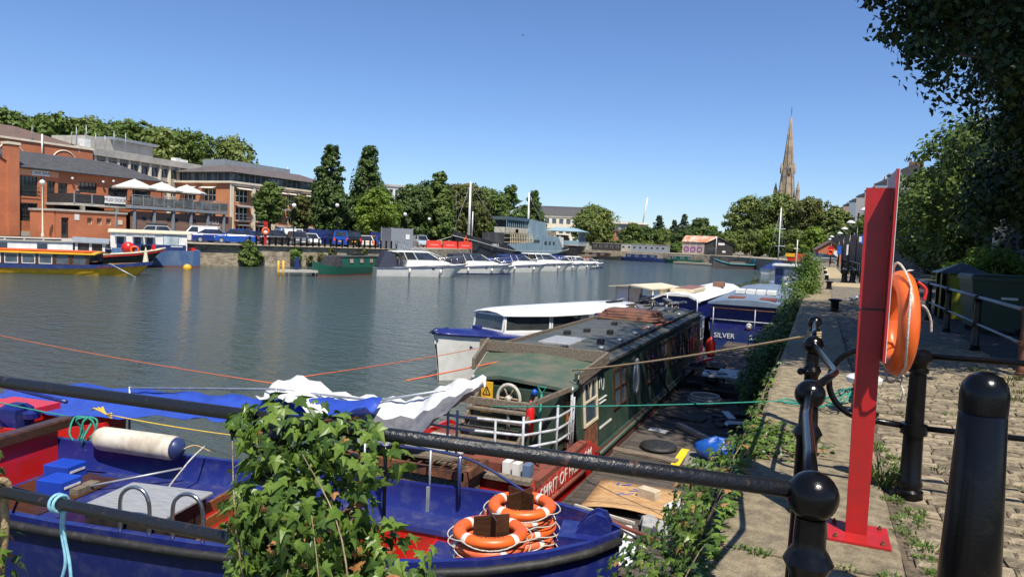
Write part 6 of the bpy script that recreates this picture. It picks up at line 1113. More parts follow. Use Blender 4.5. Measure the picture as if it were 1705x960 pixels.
B('under_shade', wframe, bal, (-.1, 5.8, -1.2, -1.0, .4, 3.4));  # black panel standing in for the shade beneath the deck
an = empty('brick_annex', (-71.2, 48, 0), R(90), 'low flat roofed brick annex in front of the warehouse', 'building'); 
aops = [(3.4, 4.0, 1.5, 2.2), (4.5, 5.1, 1.5, 2.2), (5.6, 6.2, 1.5, 2.2), (.6, 1.4, 0, 2.1)]; facade(an, 0, 8, 0, 2.75, aops, brick_r); [glaze(an, o, wframe if o[2] < .1 else creamrib, glass if o[2] < .1 else clad, 0, .2, 1, 1) for o in aops]
B('body', brick_r, an, (.01, 7.99, .21, 4.0, 0, 2.74)); B('parapet', conc, an, (-.1, 8.1, -.12, 4.1, 2.75, 2.95)); B('pipe', greysteel, an, (6.6, 6.72, -.15, -.02, 0, 2.8)); B('notice', signwhite, an, (2.0, 2.5, -.04, -.01, 1.9, 2.5)); B('vent_box', creamrib, an, (7.0, 7.5, -.06, -.01, 1.6, 2.1))
tr_ = empty('roof_terrace', (-77, 56.9, 0), R(90), 'raised cafe terrace on grey steel columns over a brown clad wall', 'terrace')
B('deck', greysteel, tr_, (0, 14.2, -5.6, -.3, 3.5, 3.85)); B('deck_boards', oldwood, tr_, (.1, 14.1, -5.5, -.3, 3.851, 3.9))
for k in range(6): x = .5 + 2.65 * k; B('column', greysteel, tr_, (x - .12, x + .12, -5.45, -5.2, -.03, 3.5))
B('clad_wall', clad, tr_, (.4, 15.4, -5.1, -4.8, -.03, 3.2)); 
for x in (2.0, 3.0, 5.4, 6.4, 8.2, 9.2): B('small_window', glass, tr_, (x - .25, x + .25, -5.13, -5.1, 2.2, 2.6))
text('lettering', 'MUD', .72, signwhite, tr_, frame((12.3, -5.13, 2.3), (1, 0, 0), (0, 0, 1)), .02); text('lettering', 'DOCK', .72, signwhite, tr_, frame((12.4, -5.13, 1.6), (1, 0, 0), (0, 0, 1)), .02)
for k in range(11): x = .05 + 1.41 * k; B('rail_post', galv, tr_, (x - .04, x + .04, -5.62, -5.54, 3.85, 5.0)); 
for k in range(10): x = .05 + 1.41 * k; B('glass_panel', glassmat('balustrade glass', (.10, .11, .11), .05), tr_, (x + .06, x + 1.35, -5.59, -5.57, 3.95, 4.85))
B('hand_rail', galv, tr_, (0, 14.2, -5.63, -5.53, 5.0, 5.06))
for k, (x, y) in enumerate(((1.9, -3.6), (5.8, -3.4), (9.6, -3.3))):
    o = empty('parasol', (-77 - y, 56.9 + x, 3.9), 0, ['first off-white parasol beside the warehouse wall', 'middle off-white parasol on the cafe terrace', 'outermost off-white parasol on the cafe terrace'][k], 'parasol', None)
    MB().lathe([(2.35, 2.05), (1.6, 2.35), (.8, 2.72), (.1, 3.0), (.02, 3.08)], n=8).build('canopy', parasolm, o); MB().lathe([(2.35, 2.05), (2.33, 1.88)], n=8).build('valance', parasolm, o); T('pole', greysteel, o, [(0, 0, 0), (0, 0, 3.0)], .05); B('base', blackrub, o, (-.4, .4, -.4, .4, 0, .1))
    for s in (0, 1): T('rib', oldwood, o, [(0, 0, 2.3), (1.9 * math.cos(s * 1.57 + .4), 1.9 * math.sin(s * 1.57 + .4), 2.2)], .02, 4)
rg = random.Random(77); chm = mat('dark wicker', (0.035, 0.03, 0.027), (0.07, 0.06, 0.05), sc=20, rough=.8)
for k in range(9):
    x, y = 1.2 + 1.4 * k, -4.6 + (k % 2) * 1.6; o = empty('cafe_table', (-77 - y, 56.9 + x, 3.9), R(20 * k), 'small dark cafe table on the raised terrace', 'table', 'cafe tables on the terrace'); MB().lathe([(.4, .7), (.42, .72), (.001, .74)], n=12).build('top', chm, o); T('leg', chm, o, [(0, 0, 0), (0, 0, .72)], .04)
    for s in (-1, 1):
        c = empty('cafe_chair', (-77 - y + .2, 56.9 + x + .75 * s, 3.9), R(90 - 90 * s), 'dark woven cafe chair on the raised terrace', 'chair', 'cafe chairs on the terrace'); B('seat', chm, c, (-.24, .24, -.24, .24, .4, .46)); B('backrest', chm, c, (-.26, -.2, -.24, .24, .46, .95))
        for a in (-.2, .2):
            for b in (-.2, .2): B('leg', chm, c, (a - .02, a + .02, b - .02, b + .02, 0, .4))
# ---- people at the cafe
def person(x, y, z, rz, label, top, leg, sit=False, h=1.74, seed=1):
    me = bpy.data.meshes.new('body'); s = h / 1.74
    J = [(0, 0, .95), (0, 0, 1.2), (0, .01, 1.42), (0, .01, 1.52), (0, -.01, 1.64), (-.19, 0, 1.42), (-.25, .02, 1.14), (-.24, -.1, .92), (.19, 0, 1.42), (.26, .03, 1.14), (.22, -.14, .98), (-.1, 0, .9), (-.11, -.01, .5), (-.11, .03, .07), (-.11, -.12, .03), (.1, 0, .9), (.12, -.04, .5), (.12, .02, .07), (.12, -.12, .03), (0, -.015, 1.72), (-.24, -.16, .86), (.2, -.22, .96)]
    Ed = [(0, 1), (1, 2), (2, 3), (3, 4), (2, 5), (5, 6), (6, 7), (2, 8), (8, 9), (9, 10), (0, 11), (11, 12), (12, 13), (13, 14), (0, 15), (15, 16), (16, 17), (17, 18), (4, 19), (7, 20), (10, 21)]
    Rr = [.135, .125, .13, .055, .095, .065, .048, .035, .065, .048, .035, .095, .062, .042, .035, .095, .062, .042, .035, .07, .03, .03]
    me.from_pydata([(a * s, b * s, c * s) for a, b, c in J], Ed, []); o = bpy.data.objects.new('person', me); col.objects.link(o); sk = o.modifiers.new('skin', 'SKIN'); me.skin_vertices[0].data[0].use_root = True
    for i, v in enumerate(me.skin_vertices[0].data): v.radius = (Rr[i] * s, Rr[i] * s * (.8 if i in (0, 1, 2) else 1))
    o.modifiers.new('sub', 'SUBSURF').levels = 1; dg = bpy.context.evaluated_depsgraph_get(); m2 = bpy.data.meshes.new_from_object(o.evaluated_get(dg)); bpy.data.objects.remove(o)
    skin = mat('skin', (.45, .27, .19), rough=.6)
    for q in (skin, top, leg, blackrub): m2.materials.append(q)
    for p in m2.polygons:
        c = p.center / s; p.material_index = 3 if c.z < .08 else 2 if c.z < .95 and abs(c.x) < .22 and not (abs(c.x) > .2 and c.z > .8) else 1 if c.z < 1.47 and not c.z < 1.12 else 0
        p.use_smooth = True
    o = link('person', m2); o.location = (x, y, z); o.rotation_euler = (0, 0, rz); tag(o, label, 'person')
    MB().ball((0, .025 * s, 1.69 * s), .105 * s, 10, 8, 1.0).build('hair', mat('dark hair', (.03, .02, .015), rough=.7), o, True)
person(-75.2, 53.2, 3.7, R(90), 'person in dark top and white trousers standing in the balcony doorway', mat('dark top', (.03, .035, .05), rough=.8), mat('white trousers', (.7, .7, .7), rough=.8))
person(-73.4, 60.6, 3.9, R(60), 'person in a pale green top standing on the terrace under the parasols', mat('pale green top', (.35, .5, .42), rough=.8), mat('blue jeans', (.04, .06, .13), rough=.8))
# ---- lamp posts on the opposite quay
def lamp(x, y, h, label, m=black_iron, globe=True, z=0, group=None):
    o = empty('street_lamp', (x, y, z), 0, label, 'street lamp', group); MB().lathe([(.14, -.03), (.14, .3), (.07, .5), (.05, h - .3), (.08, h - .2)], n=10).build('post', m, o, True); MB().ball((0, 0, h), .26, 12, 8).build('globe', signwhite, o, True); return o
lamp(-70.0, 45.9, 5.4, 'pale lamp post in front of the warehouse windows', creamrib); lamp(-55.9, 65.6, 4.6, 'globe lamp post among the parked cars'); lamp(-57.6, 75.8, 5.2, 'globe lamp post before the tall dark trees'); lamp(-53.2, 85.2, 4.6, 'globe lamp post behind the mesh cage'); lamp(-60.5, 104.5, 4.6, 'globe lamp post beside the ship bow')
# ---- brick block behind the warehouse
bk = empty('brick_block', (-88, 36, 0), R(90), 'long red brick block behind the warehouse with arched window heads', 'building'); B('wall', brick_r, bk, (0, 28.3, 0, 12, 0, 11.1)); B('coping', creamrib, bk, (-.1, 28.4, -.15, 12.1, 11.1, 11.35)); MB().loft([[(0, .4, 11.3), (28, .4, 11.3), (28, 11.5, 11.3), (0, 11.5, 11.3)], [(3, 5.8, 13.4), (22, 5.8, 13.4), (22, 6.2, 13.4), (3, 6.2, 13.4)]]).build('roof', tileroof, bk)
for x in (18.0, 24.5): MB().torus((x, -.02, 9.0), 1.6, .08, 14, 6, ax='y', a0=0, a1=math.pi).build('arch_head', creamrib, bk, True)
for x in (10, 15, 21, 26): T('roof_pole', greysteel, bk, [(x, .8, 11.3), (x, .8, 13.2)], .05, 5)
T('flag_pole', white, bk, [(21.5, -.3, 9), (21.5, -.3, 12.2)], .1)
# ---- grey office block
go = empty('office_block', (-88.5, 62.5, 0), R(97), 'grey concrete office block with pale vertical ribs and roof plant', 'building'); X1 = 23.5
gops = [(1.0 + 1.9 * k, 2.4 + 1.9 * k, z, z + 1.35) for k in range(12) for z in (.9, 3.6, 6.2, 8.8)]; facade(go, 0, X1, 0, 10.6, gops, panel)
for o in gops: glaze(go, o, wwhite, glass2, 0, .2, 2, 1, .05)
B('body', panel, go, (.01, X1 - .01, .21, 13, 0, 10.6)); B('cornice', conc, go, (-.2, X1 + .2, -.5, 13.2, 10.6, 11.5))
for k in range(13): B('rib', creamrib, go, (.45 + 1.9 * k, .8 + 1.9 * k, -.3, -.01, 0, 10.6))
B('plant_room', conc, go, (5, 17, 4, 10, 11.5, 13.6)); B('plant_roof', greysteel, go, (9, 17.5, 3.5, 10, 13.6, 14.0)); B('roof_unit', white, go, (2.0, 3.0, 1, 2, 11.5, 12.7), (18.5, 19.5, 1, 2, 11.5, 12.2), (20, 21, 1, 2, 11.5, 12.1))
for x in (1, 2.5, 4, 5.5, 7, 9): T('aerial', galv, go, [(x, 1.2, 11.5), (x, 1.2, 14 + .5 * math.sin(x * 3))], .05, 4)
# ---- orange brick office with glazed top floor
oo = empty('office_building', (-79.5, 79.7, 0), R(90), 'orange brick office with cream bands, awnings and glazed top storey', 'building'); bays = [(.9, 3.4), (5.0, 7.6), (9.2, 11.0), (11.8, 13.6), (15.2, 17.8), (19.0, 21.2)]
levels = [(.4, 2.2), (2.9, 4.9), (5.6, 7.5)]; oops = [(a, b, c, d) for a, b in bays for c, d in levels]; facade(oo, 0, 22.5, 0, 8.3, oops, brick_o)
for o in oops: glaze(oo, o, creamrib, glass, 0, .2, 3, 2, .14)
side_ops = [(a, b, c, d) for a, b in ((-9.5, -7.0), (-5.4, -3.0)) for c, d in levels]
sw = empty('side_front', (0, 0, 0), R(-90)); sw.parent = oo
facade(sw, -11, 0, 0, 8.3, side_ops, brick_o); [glaze(sw, o, creamrib, glass, 0, .2, 3, 2, .14) for o in side_ops]
sw.matrix_local = Matrix.Rotation(R(-90), 4, 'Z')
B('body', brick_o, oo, (.22, 22.4, .22, 11, 0, 8.25)); 
for x in (-.25, 4.1, 8.4, 14.2, 18.4): B('pilaster', creamrib, oo, (x, x + .55, -.25, -.005, 0, 8.3))
B('band', creamrib, oo, (-.3, 22.7, -.3, -.26, 7.95, 8.2)); B('cornice', creamrib, oo, (-.4, 22.8, -.45, 11.3, 8.3, 8.6)); B('glazed_storey', glass2, oo, (.6, 22, .6, 10.5, 8.6, 9.9))
for k in range(19): B('glazing_post', greysteel, oo, (.6 + 1.17 * k, .72 + 1.17 * k, .52, .6, 8.6, 9.9))
for k in range(9): B('glazing_post', greysteel, oo, (.52, .6, .7 + 1.2 * k, .82 + 1.2 * k, 8.6, 9.9))
MB().loft([[(-.5, -.6, 9.9), (23, -.6, 9.9), (23, 11.5, 9.9), (-.5, 11.5, 9.9)], [(4, 3.6, 11.4), (19, 3.6, 11.4), (19, 7.4, 11.4), (4, 7.4, 11.4)]]).build('roof', mat('brown slate', (0.13, 0.105, 0.095), (0.09, 0.075, 0.07), sc=1, rough=.7), oo); B('plant_screen', greysteel, oo, (5, 20, 6.5, 11, 10.5, 12.4)); T('flue', galv, oo, [(21, 8, 9.9), (21, 8, 13.2)], .12)
for a, b in bays:
    for c, d in levels: MB().loft([[(a - .2, -.02, d + .3), (b + .2, -.02, d + .3), (b + .2, -.02, d + .24)], [(a - .2, -.9, d + .02), (b + .2, -.9, d + .02), (b + .2, -.9, d - .04)]]).build('awning', parasolm if d > 5 else galv, oo)
for a, b in ((-9.5, -7.0), (-5.4, -3.0)):
    for c, d in levels[1:]: MB().loft([[(a - .2, -.02, d + .3), (b + .2, -.02, d + .3), (b + .2, -.02, d + .24)], [(a - .2, -.9, d + .02), (b + .2, -.9, d + .02), (b + .2, -.9, d - .04)]]).build('awning', parasolm, sw)
for a, b in bays[:2]: B('balcony_rail', galv, oo, (a - .3, b + .3, -.8, -.76, 2.9, 3.0), (a - .3, b + .3, -.8, -.76, 3.35, 3.4), (a - .3, b + .3, -.8, -.001, 2.75, 2.82))
# ---- distant blocks
def block(x, y, rz, w, d, h, m, label, rows=0, cols=0, gl=None, roof=None, z=0, name='building'):
    o = empty(name, (x, y, z), R(rz), label, 'building'); ops = [(-w / 2 + (k + .2) * w / cols, -w / 2 + (k + .8) * w / cols, (r_ + .3) * h / rows, (r_ + .85) * h / rows) for k in range(cols) for r_ in range(rows)] if rows else []
    facade(o, -w / 2, w / 2, 0, h, ops, m, -d / 2, .3); B('body', m, o, (-w / 2 + .01, w / 2 - .01, -d / 2 + .32, d / 2, 0, h - .01))
    for q in ops: glaze(o, q, wwhite, gl or glass2, -d / 2, .3, 1, 1, .1)
    B('roof', roof or conc, o, (-w / 2 - .3, w / 2 + .3, -d / 2 - .3, d / 2 + .3, h, h + .5)); return o
wf = block(-103, 163, 62, 17, 12, 14, white, 'white office with tall narrow windows rising behind the trees', 3, 12)
fb = block(-118, 318, 20, 26, 20, 13, creamrib, 'pale stone block with a dark barrel roof beyond the ship', 3, 8); MB().loft([[(x, -10 * math.cos(a), 13.5 + 5 * math.sin(a)) for a in [math.pi * k / 8 for k in range(9)]] for x in (-15, 15)]).build('barrel_roof', slate, fb)
fc = block(-103, 372, 18, 36, 18, 12, greysteel, 'long pale roofed modern block on the skyline', 2, 10); MB().loft([[(-19, -10, 12.5), (19, -10, 12.5), (19, 10, 12.5), (-19, 10, 12.5)], [(-17, -9, 15), (17, -9, 13.4), (17, 9, 13.4), (-17, 9, 15)]]).build('sloping_roof', conc, fc); T('crane_mast', white, fc, [(16, 0, 12), (18, 0, 27)], .4, 6)
block(-74, 360, 10, 24, 16, 9, brick_r, 'red brick block with a pale cornice beyond the conifers', 2, 8, None, brick_r); block(-66, 260, 8, 14, 8, 6.5, brick_r, 'small red brick house beside the round tree', 2, 5, None, tileroof)
# ---- church with tall spire
ch = empty('church', (-21.6, 479.5, 0), R(20), 'tall grey stone church tower with octagonal spire', 'church'); hw = 5.2
tw = B('tower', churchstone, ch, (-hw, hw, -hw, hw, 0, 34)); B('string_course', churchstone, ch, (-hw - .3, hw + .3, -hw - .3, hw + .3, 24.5, 25.3), (-hw - .35, hw + .35, -hw - .35, hw + .35, 33.6, 34.6))
for sx in (-1, 1):
    for sy in (-1, 1):
        c = (sx * hw, sy * hw, 0); MB().lathe([(1.7, 0), (1.55, 33), (1.2, 39.0), (1.4, 39.1), (.05, 45.0)], c, 8).build('pinnacle', churchstone, ch); B('buttress', churchstone, ch, (sx * (hw + .6) - .8, sx * (hw + .6) + .8, sy * (hw + .6) - .8, sy * (hw + .6) + .8, 0, 30))
for k in range(4):
    for x in (-2.3, 2.3):
        a = k * math.pi / 2; o = MB(); pts = [(x - 1.25, 25.8), (x + 1.25, 25.8), (x + 1.25, 31.0), (x, 33.0), (x - 1.25, 31.0)]
        o.add([(p[0], -hw - .03, p[1]) for p in pts], [tuple(range(5))]); f = o.build('belfry_opening', mat('dark louvre', (0.03, 0.028, 0.025), rough=.9), ch, rot=(0, 0, a)); B('mullion', churchstone, f, (x - .12, x + .12, -hw - .2, -hw - .04, 25.8, 32.6))
sp = MB().lathe([(5.0, 34), (.32, 84.5), (.12, 86)], n=8).build('spire', churchstone, ch, rot=(0, 0, R(22.5))); 
for z, r_ in ((48, 3.72), (53, 3.25), (66, 2.05)): MB().lathe([(r_, z - .5), (r_ + .12, z - .45), (r_ + .02, z + .55), (r_ - .1, z + .6)], n=8).build('band', mat('pinkish stone band', (0.26, 0.18, 0.14), rough=.9), ch, rot=(0, 0, R(22.5)))
for k in range(8): a = k * math.pi / 4 + R(22.5); T('rib', churchstone, ch, [(5.05 * math.cos(a), 5.05 * math.sin(a), 34), (.35 * math.cos(a), .35 * math.sin(a), 84.5)], .22, 5)
for k in range(4): a = k * math.pi / 2; o = MB().loft([[(-.9, -4.6, 50), (.9, -4.6, 50), (.9, -3.3, 50), (-.9, -3.3, 50)], [(-.9, -4.4, 53.5), (.9, -4.4, 53.5), (.9, -3.0, 53.5), (-.9, -3.0, 53.5)], [(-.05, -4.3, 56.5), (.05, -4.3, 56.5), (.05, -2.6, 56.5), (-.05, -2.6, 56.5)]]).build('lucarne', churchstone, ch, rot=(0, 0, a)); B('opening', MATS['dark louvre'], o, (-.5, .5, -4.62, -4.56, 50.4, 53.3))
T('finial', black_iron, ch, [(0, 0, 85), (0, 0, 91)], .12, 6); B('cross', black_iron, ch, (-.8, .8, -.08, .08, 89, 89.2)); B('nave', churchstone, ch, (hw + 1, 45, -7, 7, 0, 18))
# ------------------------------------------------------------------ far end of the harbour and the near bank beyond the railings
bs = empty('boat_shed', (-22.8, 180, 0), R(8), 'black timber boat shed with a pitched roof at the harbour end', 'shed', None, .74); bw = mat('black weatherboard', (0.022, 0.02, 0.02), (0.04, 0.036, 0.034), sc=1, rough=.8, stretch=(.3, .3, 8))
B('wall', bw, bs, (-4.5, 4.5, -3, 9, 0, 3.6)); MB().add([(-4.5, -3, 3.6), (4.5, -3, 3.6), (0, -3, 5.9)], [(0, 1, 2)]).build('gable', bw, bs); MB().loft([[(-5, -3.4, 3.4), (0, -3.4, 6.0), (5, -3.4, 3.4), (0, -3.4, 5.8)], [(-5, 9.4, 3.4), (0, 9.4, 6.0), (5, 9.4, 3.4), (0, 9.4, 5.8)]]).build('roof', mat('grey felt roof', (0.19, 0.17, 0.14), (0.14, 0.12, 0.1), sc=1, rough=.9), bs); B('sign', signwhite, bs, (-.2, 1.8, -3.06, -3.01, 3.3, 4.0)); B('doorway', glass, bs, (-3.5, -1.0, -3.03, -3.0, 0, 2.6)); B('notice', signwhite, bs, (1.2, 2.2, -3.05, -3.0, .9, 1.5)); T('flag_pole', white, bs, [(-.8, -4, 0), (-.8, -4, 6.2)], .1, 6)
rs = empty('shed', (-29.3, 191, 0), R(-6), 'shed with a rusty corrugated roof and purple graffiti', 'shed', None, .72); B('wall', mat('pale plank wall', (0.42, 0.34, 0.30), (0.3, 0.25, 0.22), sc=1, rough=.9), rs, (-5, 6, -3, 5, 0, 4.4)); MB().loft([[(-5.4, -3.4, 4.3), (6.4, -3.4, 4.3), (6.4, 5.4, 4.3), (-5.4, 5.4, 4.3)], [(-5.2, .8, 6.6), (6.2, .8, 6.6), (6.2, 1.2, 6.6), (-5.2, 1.2, 6.6)]]).build('roof', mat('rust roof', (0.46, 0.17, 0.07), (0.52, 0.40, 0.32), sc=.35, lo=.45, hi=.55, rough=.85), rs)
gfm = mat('purple graffiti', (0.25, 0.05, 0.30), rough=.7)
for x in (-3.6, -1.2, 1.2): MB().torus((x, -3.03, 1.6), .8, .22, 12, 5, ax='y', sq=.15).build('graffiti', gfm, rs)
for x in (-4.9, -2.4, 0, 2.4): B('frame_post', cream, rs, (x - .08, x + .08, -3.05, -3.0, 0, 4.3))
rt_ = random.Random(21)
for k, (x, y, w_, m_, lab) in enumerate(((-58, 176, 9, conc, 'pale grey moored houseboat at the far wall'), (-50, 176.4, 10, bw, 'long black low houseboat at the far wall'), (-40.5, 176.2, 8, greysteel, 'slate coloured container like cabin at the far wall'), (-45, 180, 6, conc, 'grey site cabin behind the far moorings'), (-36, 177, 5, greysteel, 'slate grey shipping container on the far quay'))):
    o = empty('quay_cabin', (x, y, 0), R(rt_.uniform(-4, 4)), lab, 'cabin', None, .72); B('body', m_, o, (-w_ / 2, w_ / 2, -1.2, 1.2, 0, 2.5)); B('roof', conc, o, (-w_ / 2 - .1, w_ / 2 + .1, -1.3, 1.3, 2.5, 2.62))
    for q in range(int(w_ / 2)): winbox(o, (-w_ / 2 + 1.2 + 2 * q, -1.205, 1.5), (1, 0, 0), (0, 0, 1), .9, .7, white, glass)
for k, (x, y, L_, m_, lab) in enumerate(((-52, 170.8, 15, bw, 'dark narrowboat with pale windows along the far wall'), (-39, 171.2, 12, navy, 'dark blue narrowboat along the far wall'), (-29, 168.4, 9, green2, 'green workboat beside the timber raft'))):
    o = empty('moored_boat', (x, y, WZ), R(-2 - 6 * k), lab, 'boat'); hull(o, [(-L_ / 2, .8, .9), (-L_ / 2 + 1, 1.1, .8), (L_ / 2 - 2, 1.1, .8), (L_ / 2, .2, 1.1)], m_, keel=-.3, deck=(conc, .1)); B('cabin', m_ if k else darkwood, o, (-L_ / 2 + 1.5, L_ / 2 - 3, -.85, .85, .7, 1.7)); B('roof', conc, o, (-L_ / 2 + 1.4, L_ / 2 - 2.9, -.9, .9, 1.7, 1.78))
    for q in range(int(L_ / 3)): winbox(o, (-L_ / 2 + 2.4 + 2 * q, -.855, 1.3), (1, 0, 0), (0, 0, 1), .8, .4, white, glass2)
o = empty('timber_raft', (-24.5, 164, WZ), R(-28), 'long pale timber raft floating before the boat sheds', 'raft'); B('deck', mat('pale raft timber', (0.5, 0.44, 0.33), (0.4, 0.34, 0.25), rough=.9), o, (-7, 7, -.9, .9, .1, .45)); B('float', blackrub, o, (-6.5, 6.5, -.8, .8, -.3, .1))
tq = empty('work_barge', (-14.6, 149.2, WZ), R(-146), 'rusty turquoise work barge with raised bow and stern', 'barge', None, .66); hull(tq, [(-8, 1.6, 2.3), (-6.5, 2.2, 1.9), (-3, 2.4, 1.4), (4, 2.4, 1.5), (7, 1.8, 2.1), (9, .3, 2.9)], mat('grey rusty hull', (0.09, 0.10, 0.10), (0.11, 0.06, 0.04), sc=.8, lo=.45, hi=.65, rough=.7), keel=-.4, wall=.15, deck=(rusty, .4), boot=redox); [T('turquoise_rail', turq, tq, [(-8, q_ * 1.62, 2.15), (-6.5, q_ * 2.22, 1.75), (-3, q_ * 2.42, 1.25), (4, q_ * 2.42, 1.35), (7, q_ * 1.82, 1.95), (8.8, q_ * .4, 2.7)], .16, 6) for q_ in (-1, 1)]; B('aft_cabin', turq, tq, (-7.5, -4, -1.6, 1.6, 1.3, 3.1)); B('cargo', oldwood, tq, (-1, 4, -1.5, 1.5, 1.2, 2.0)); T('boom', oldwood, tq, [(-3.5, 0, 1.2), (-3.3, 0, 5.5)], .1); T('boom', rusty, tq, [(-3.3, 0, 5.0), (4, 0, 2.4)], .08); B('name_strip', signwhite, tq, (-6.8, -5, -2.3, -2.26, 1.75, 1.95))
sl = empty('sailing_boat', (-6.4, 123.5, WZ), R(60), 'sailing boat under a dark blue cover with a bare white mast', 'sailing boat'); hull(sl, [(-3, 1.0, .9), (-1, 1.3, .85), (1.5, 1.1, .95), (3.2, .1, 1.2)], gel, keel=-.4, deck=(gel, .05), flare=.5, wl=.8); MB().loft([[(-3.1, -1.1, .85), (0, 0, 2.2), (-3.1, 1.1, .85)], [(0, -1.35, .8), (0, 0, 2.4), (0, 1.35, .8)], [(3.0, -.3, 1.1), (3.0, 0, 1.6), (3.0, .3, 1.1)]]).build('cover', navy, sl); T('mast', white, sl, [(.4, 0, .8), (.4, 0, 10.8)], .09, 8)
for z in (4.6, 7.4): T('spreader', white, sl, [(.4, -1.0, z), (.4, 1.0, z)], .05, 5)
for a in ((-3, 0), (3.1, 0), (.4, -1.1), (.4, 1.1)): T('stay', galv, sl, [(a[0], a[1], .9), (.4, 0, 10.6)], .015, 4)
ht = empty('brick_hut', (1.2, 134, 0), R(10), 'little red brick hut with a pitched roof at the quay end', 'hut'); B('wall', brick_r, ht, (-1.8, 1.8, -2, 2, 0, 2.3)); MB().add([(-1.8, -2, 2.3), (1.8, -2, 2.3), (0, -2, 3.5)], [(0, 1, 2)]).build('gable', brick_r, ht); MB().loft([[(-2.2, -2.3, 2.1), (0, -2.3, 3.65), (2.2, -2.3, 2.1), (0, -2.3, 3.5)], [(-2.2, 2.3, 2.1), (0, 2.3, 3.65), (2.2, 2.3, 2.1), (0, 2.3, 3.5)]]).build('roof', tileroof, ht); B('door', white, ht, (.6, 1.3, -2.04, -2.0, 0, 2))
sk_ = empty('skip', (-3.4, 133, 0), R(5), 'orange and yellow builders skip on the far quay', 'skip'); MB().loft([[(-1.6, -.8, 0), (1.6, -.8, 0), (1.6, .8, 0), (-1.6, .8, 0)], [(-2.1, -.95, 1.3), (2.1, -.95, 1.3), (2.1, .95, 1.3), (-2.1, .95, 1.3)]]).build('body', barrier, sk_); B('stripe', yellow, sk_, (-2.1, -.6, -.98, -.96, .7, 1.3))
car(.8, 128.5, 200, MATS['car paint grey'], 'hatch', 'dark car parked beside the brick hut'); car(-.8, 131, 200, MATS['car paint violet blue'], 'hatch', 'violet blue car parked beside the builders skip')
# retaining wall, terraces on the hill
rw = empty('retaining_wall', (6.5, 100, 0), 0, 'tall dark stone retaining wall with arches below the hillside', 'wall')
MB().prism([(3.2, -32), (3.9, -32), (3.2, 10), (.6, 45), (-4, 70), (-5, 70), (-.2, 45), (2.6, 10)], -.03, 5.2).build('wall', darkwall, rw); MB().prism([(3.0, 9), (3.9, 9), (2.9, 14), (2.2, 14)], 5.2, 7.6).build('upper_wall', brick_r, rw)
def terrace_house(x, y, h, m, label, k):
    o = empty('terraced_house', (x, y, 7.0), R(80), label, 'house', 'houses along the hilltop terrace'); ops = [(-2 + 2.4 * a, -.9 + 2.4 * a, h - 2.2 - 3 * b, h - .6 - 3 * b) for a in (0, 1) for b in range(3)]; facade(o, -3, 3, -4, h, ops, m, -4, .2); [glaze(o, q, wwhite, glass, -4, .2, 2, 2, .08) for q in ops]; B('body', m, o, (-2.99, 2.99, -3.75, 4, -7, h)); MB().loft([[(-3.1, -4.3, h - .1), (3.1, -4.3, h - .1), (3.1, 4.3, h - .1), (-3.1, 4.3, h - .1)], [(-3.1, -.1, h + 1.9), (3.1, -.1, h + 1.9), (3.1, .1, h + 1.9), (-3.1, .1, h + 1.9)]]).build('roof', slate, o)
    c = B('chimney', brick_o if k % 2 else brick_b, o, (2.4, 3.2, -1.2, 1.2, h, h + 3.0))
    for q in range(4): MB().lathe([(.14, h + 3.0), (.1, h + 3.6)], (2.8, -.9 + .6 * q, 0), 8).build('chimney_pot', benchwood, o)
hm = [mat('pale render', (.46, .44, .42), rough=.9), mat('blue-grey render', (.30, .36, .42), rough=.9), mat('pink render', (.5, .32, .27), rough=.9), brick_o]
for k in range(8): terrace_house(15.0 - .55 * k * 1.9, 150 + 8.2 * k * 1.9, 9.2 - .15 * k, hm[k % 3], ['pale', 'blue-grey', 'pink'][k % 3] + ' rendered terraced house with chimney on the hilltop', k)
terrace_house(2.6, 262, 4.5, hm[3], 'orange brick gabled house at the end of the hilltop terrace', 1)
# lamps, signs and other furniture on the near bank
def dome_lamp(x, y, h, label, group=None, flat=False, sign=False):
    o = empty('street_lamp', (x, y, 0), 0, label, 'street lamp', group); MB().lathe([(.11, -.03), (.11, .8), (.06, .95), (.045, h - .3)], n=10).build('post', black_iron, o, True)
    if flat: MB().bbox(-.1, .62, -.2, .2, h - .1, h, .02).build('head', greysteel, o); B('arm', black_iron, o, (-.05, .1, -.04, .04, h - .32, h - .1))
    else: MB().lathe([(.05, h - .32), (.1, h - .28), (.11, h - .14), (.06, h - .12)], n=10).build('lantern', signwhite, o, True); MB().lathe([(.34, h - .1), (.33, h - .05), (.2, h + .06), (.05, h + .13), (.001, h + .14)], n=18).build('dome', signwhite, o, True)
    if sign: B('round_sign', mat('blue sign', (.02, .12, .55), rough=.4), o, (-.18, .18, -.09, -.07, 2.2, 2.65)); B('small_sign', signwhite, o, (-.26, -.12, -.092, -.072, 2.3, 2.6))
    return o
dome_lamp(2.25, 45, 4.15, 'tall lamp with a white dome shade and blue sign beside the path', None, False, True); dome_lamp(3.4, 46.5, 6.3, 'tall black lamp column with a flat square head behind the red post', None, True)
for y in (62, 78, 96, 117, 140): dome_lamp(2.1 - (y > 110) * .6, y, 4.1, 'white domed lamp in the receding row along the quay', 'domed lamps along the quay')
dome_lamp(3.0, 72, 5.4, 'flat headed lamp between the domed lamps', None, True)
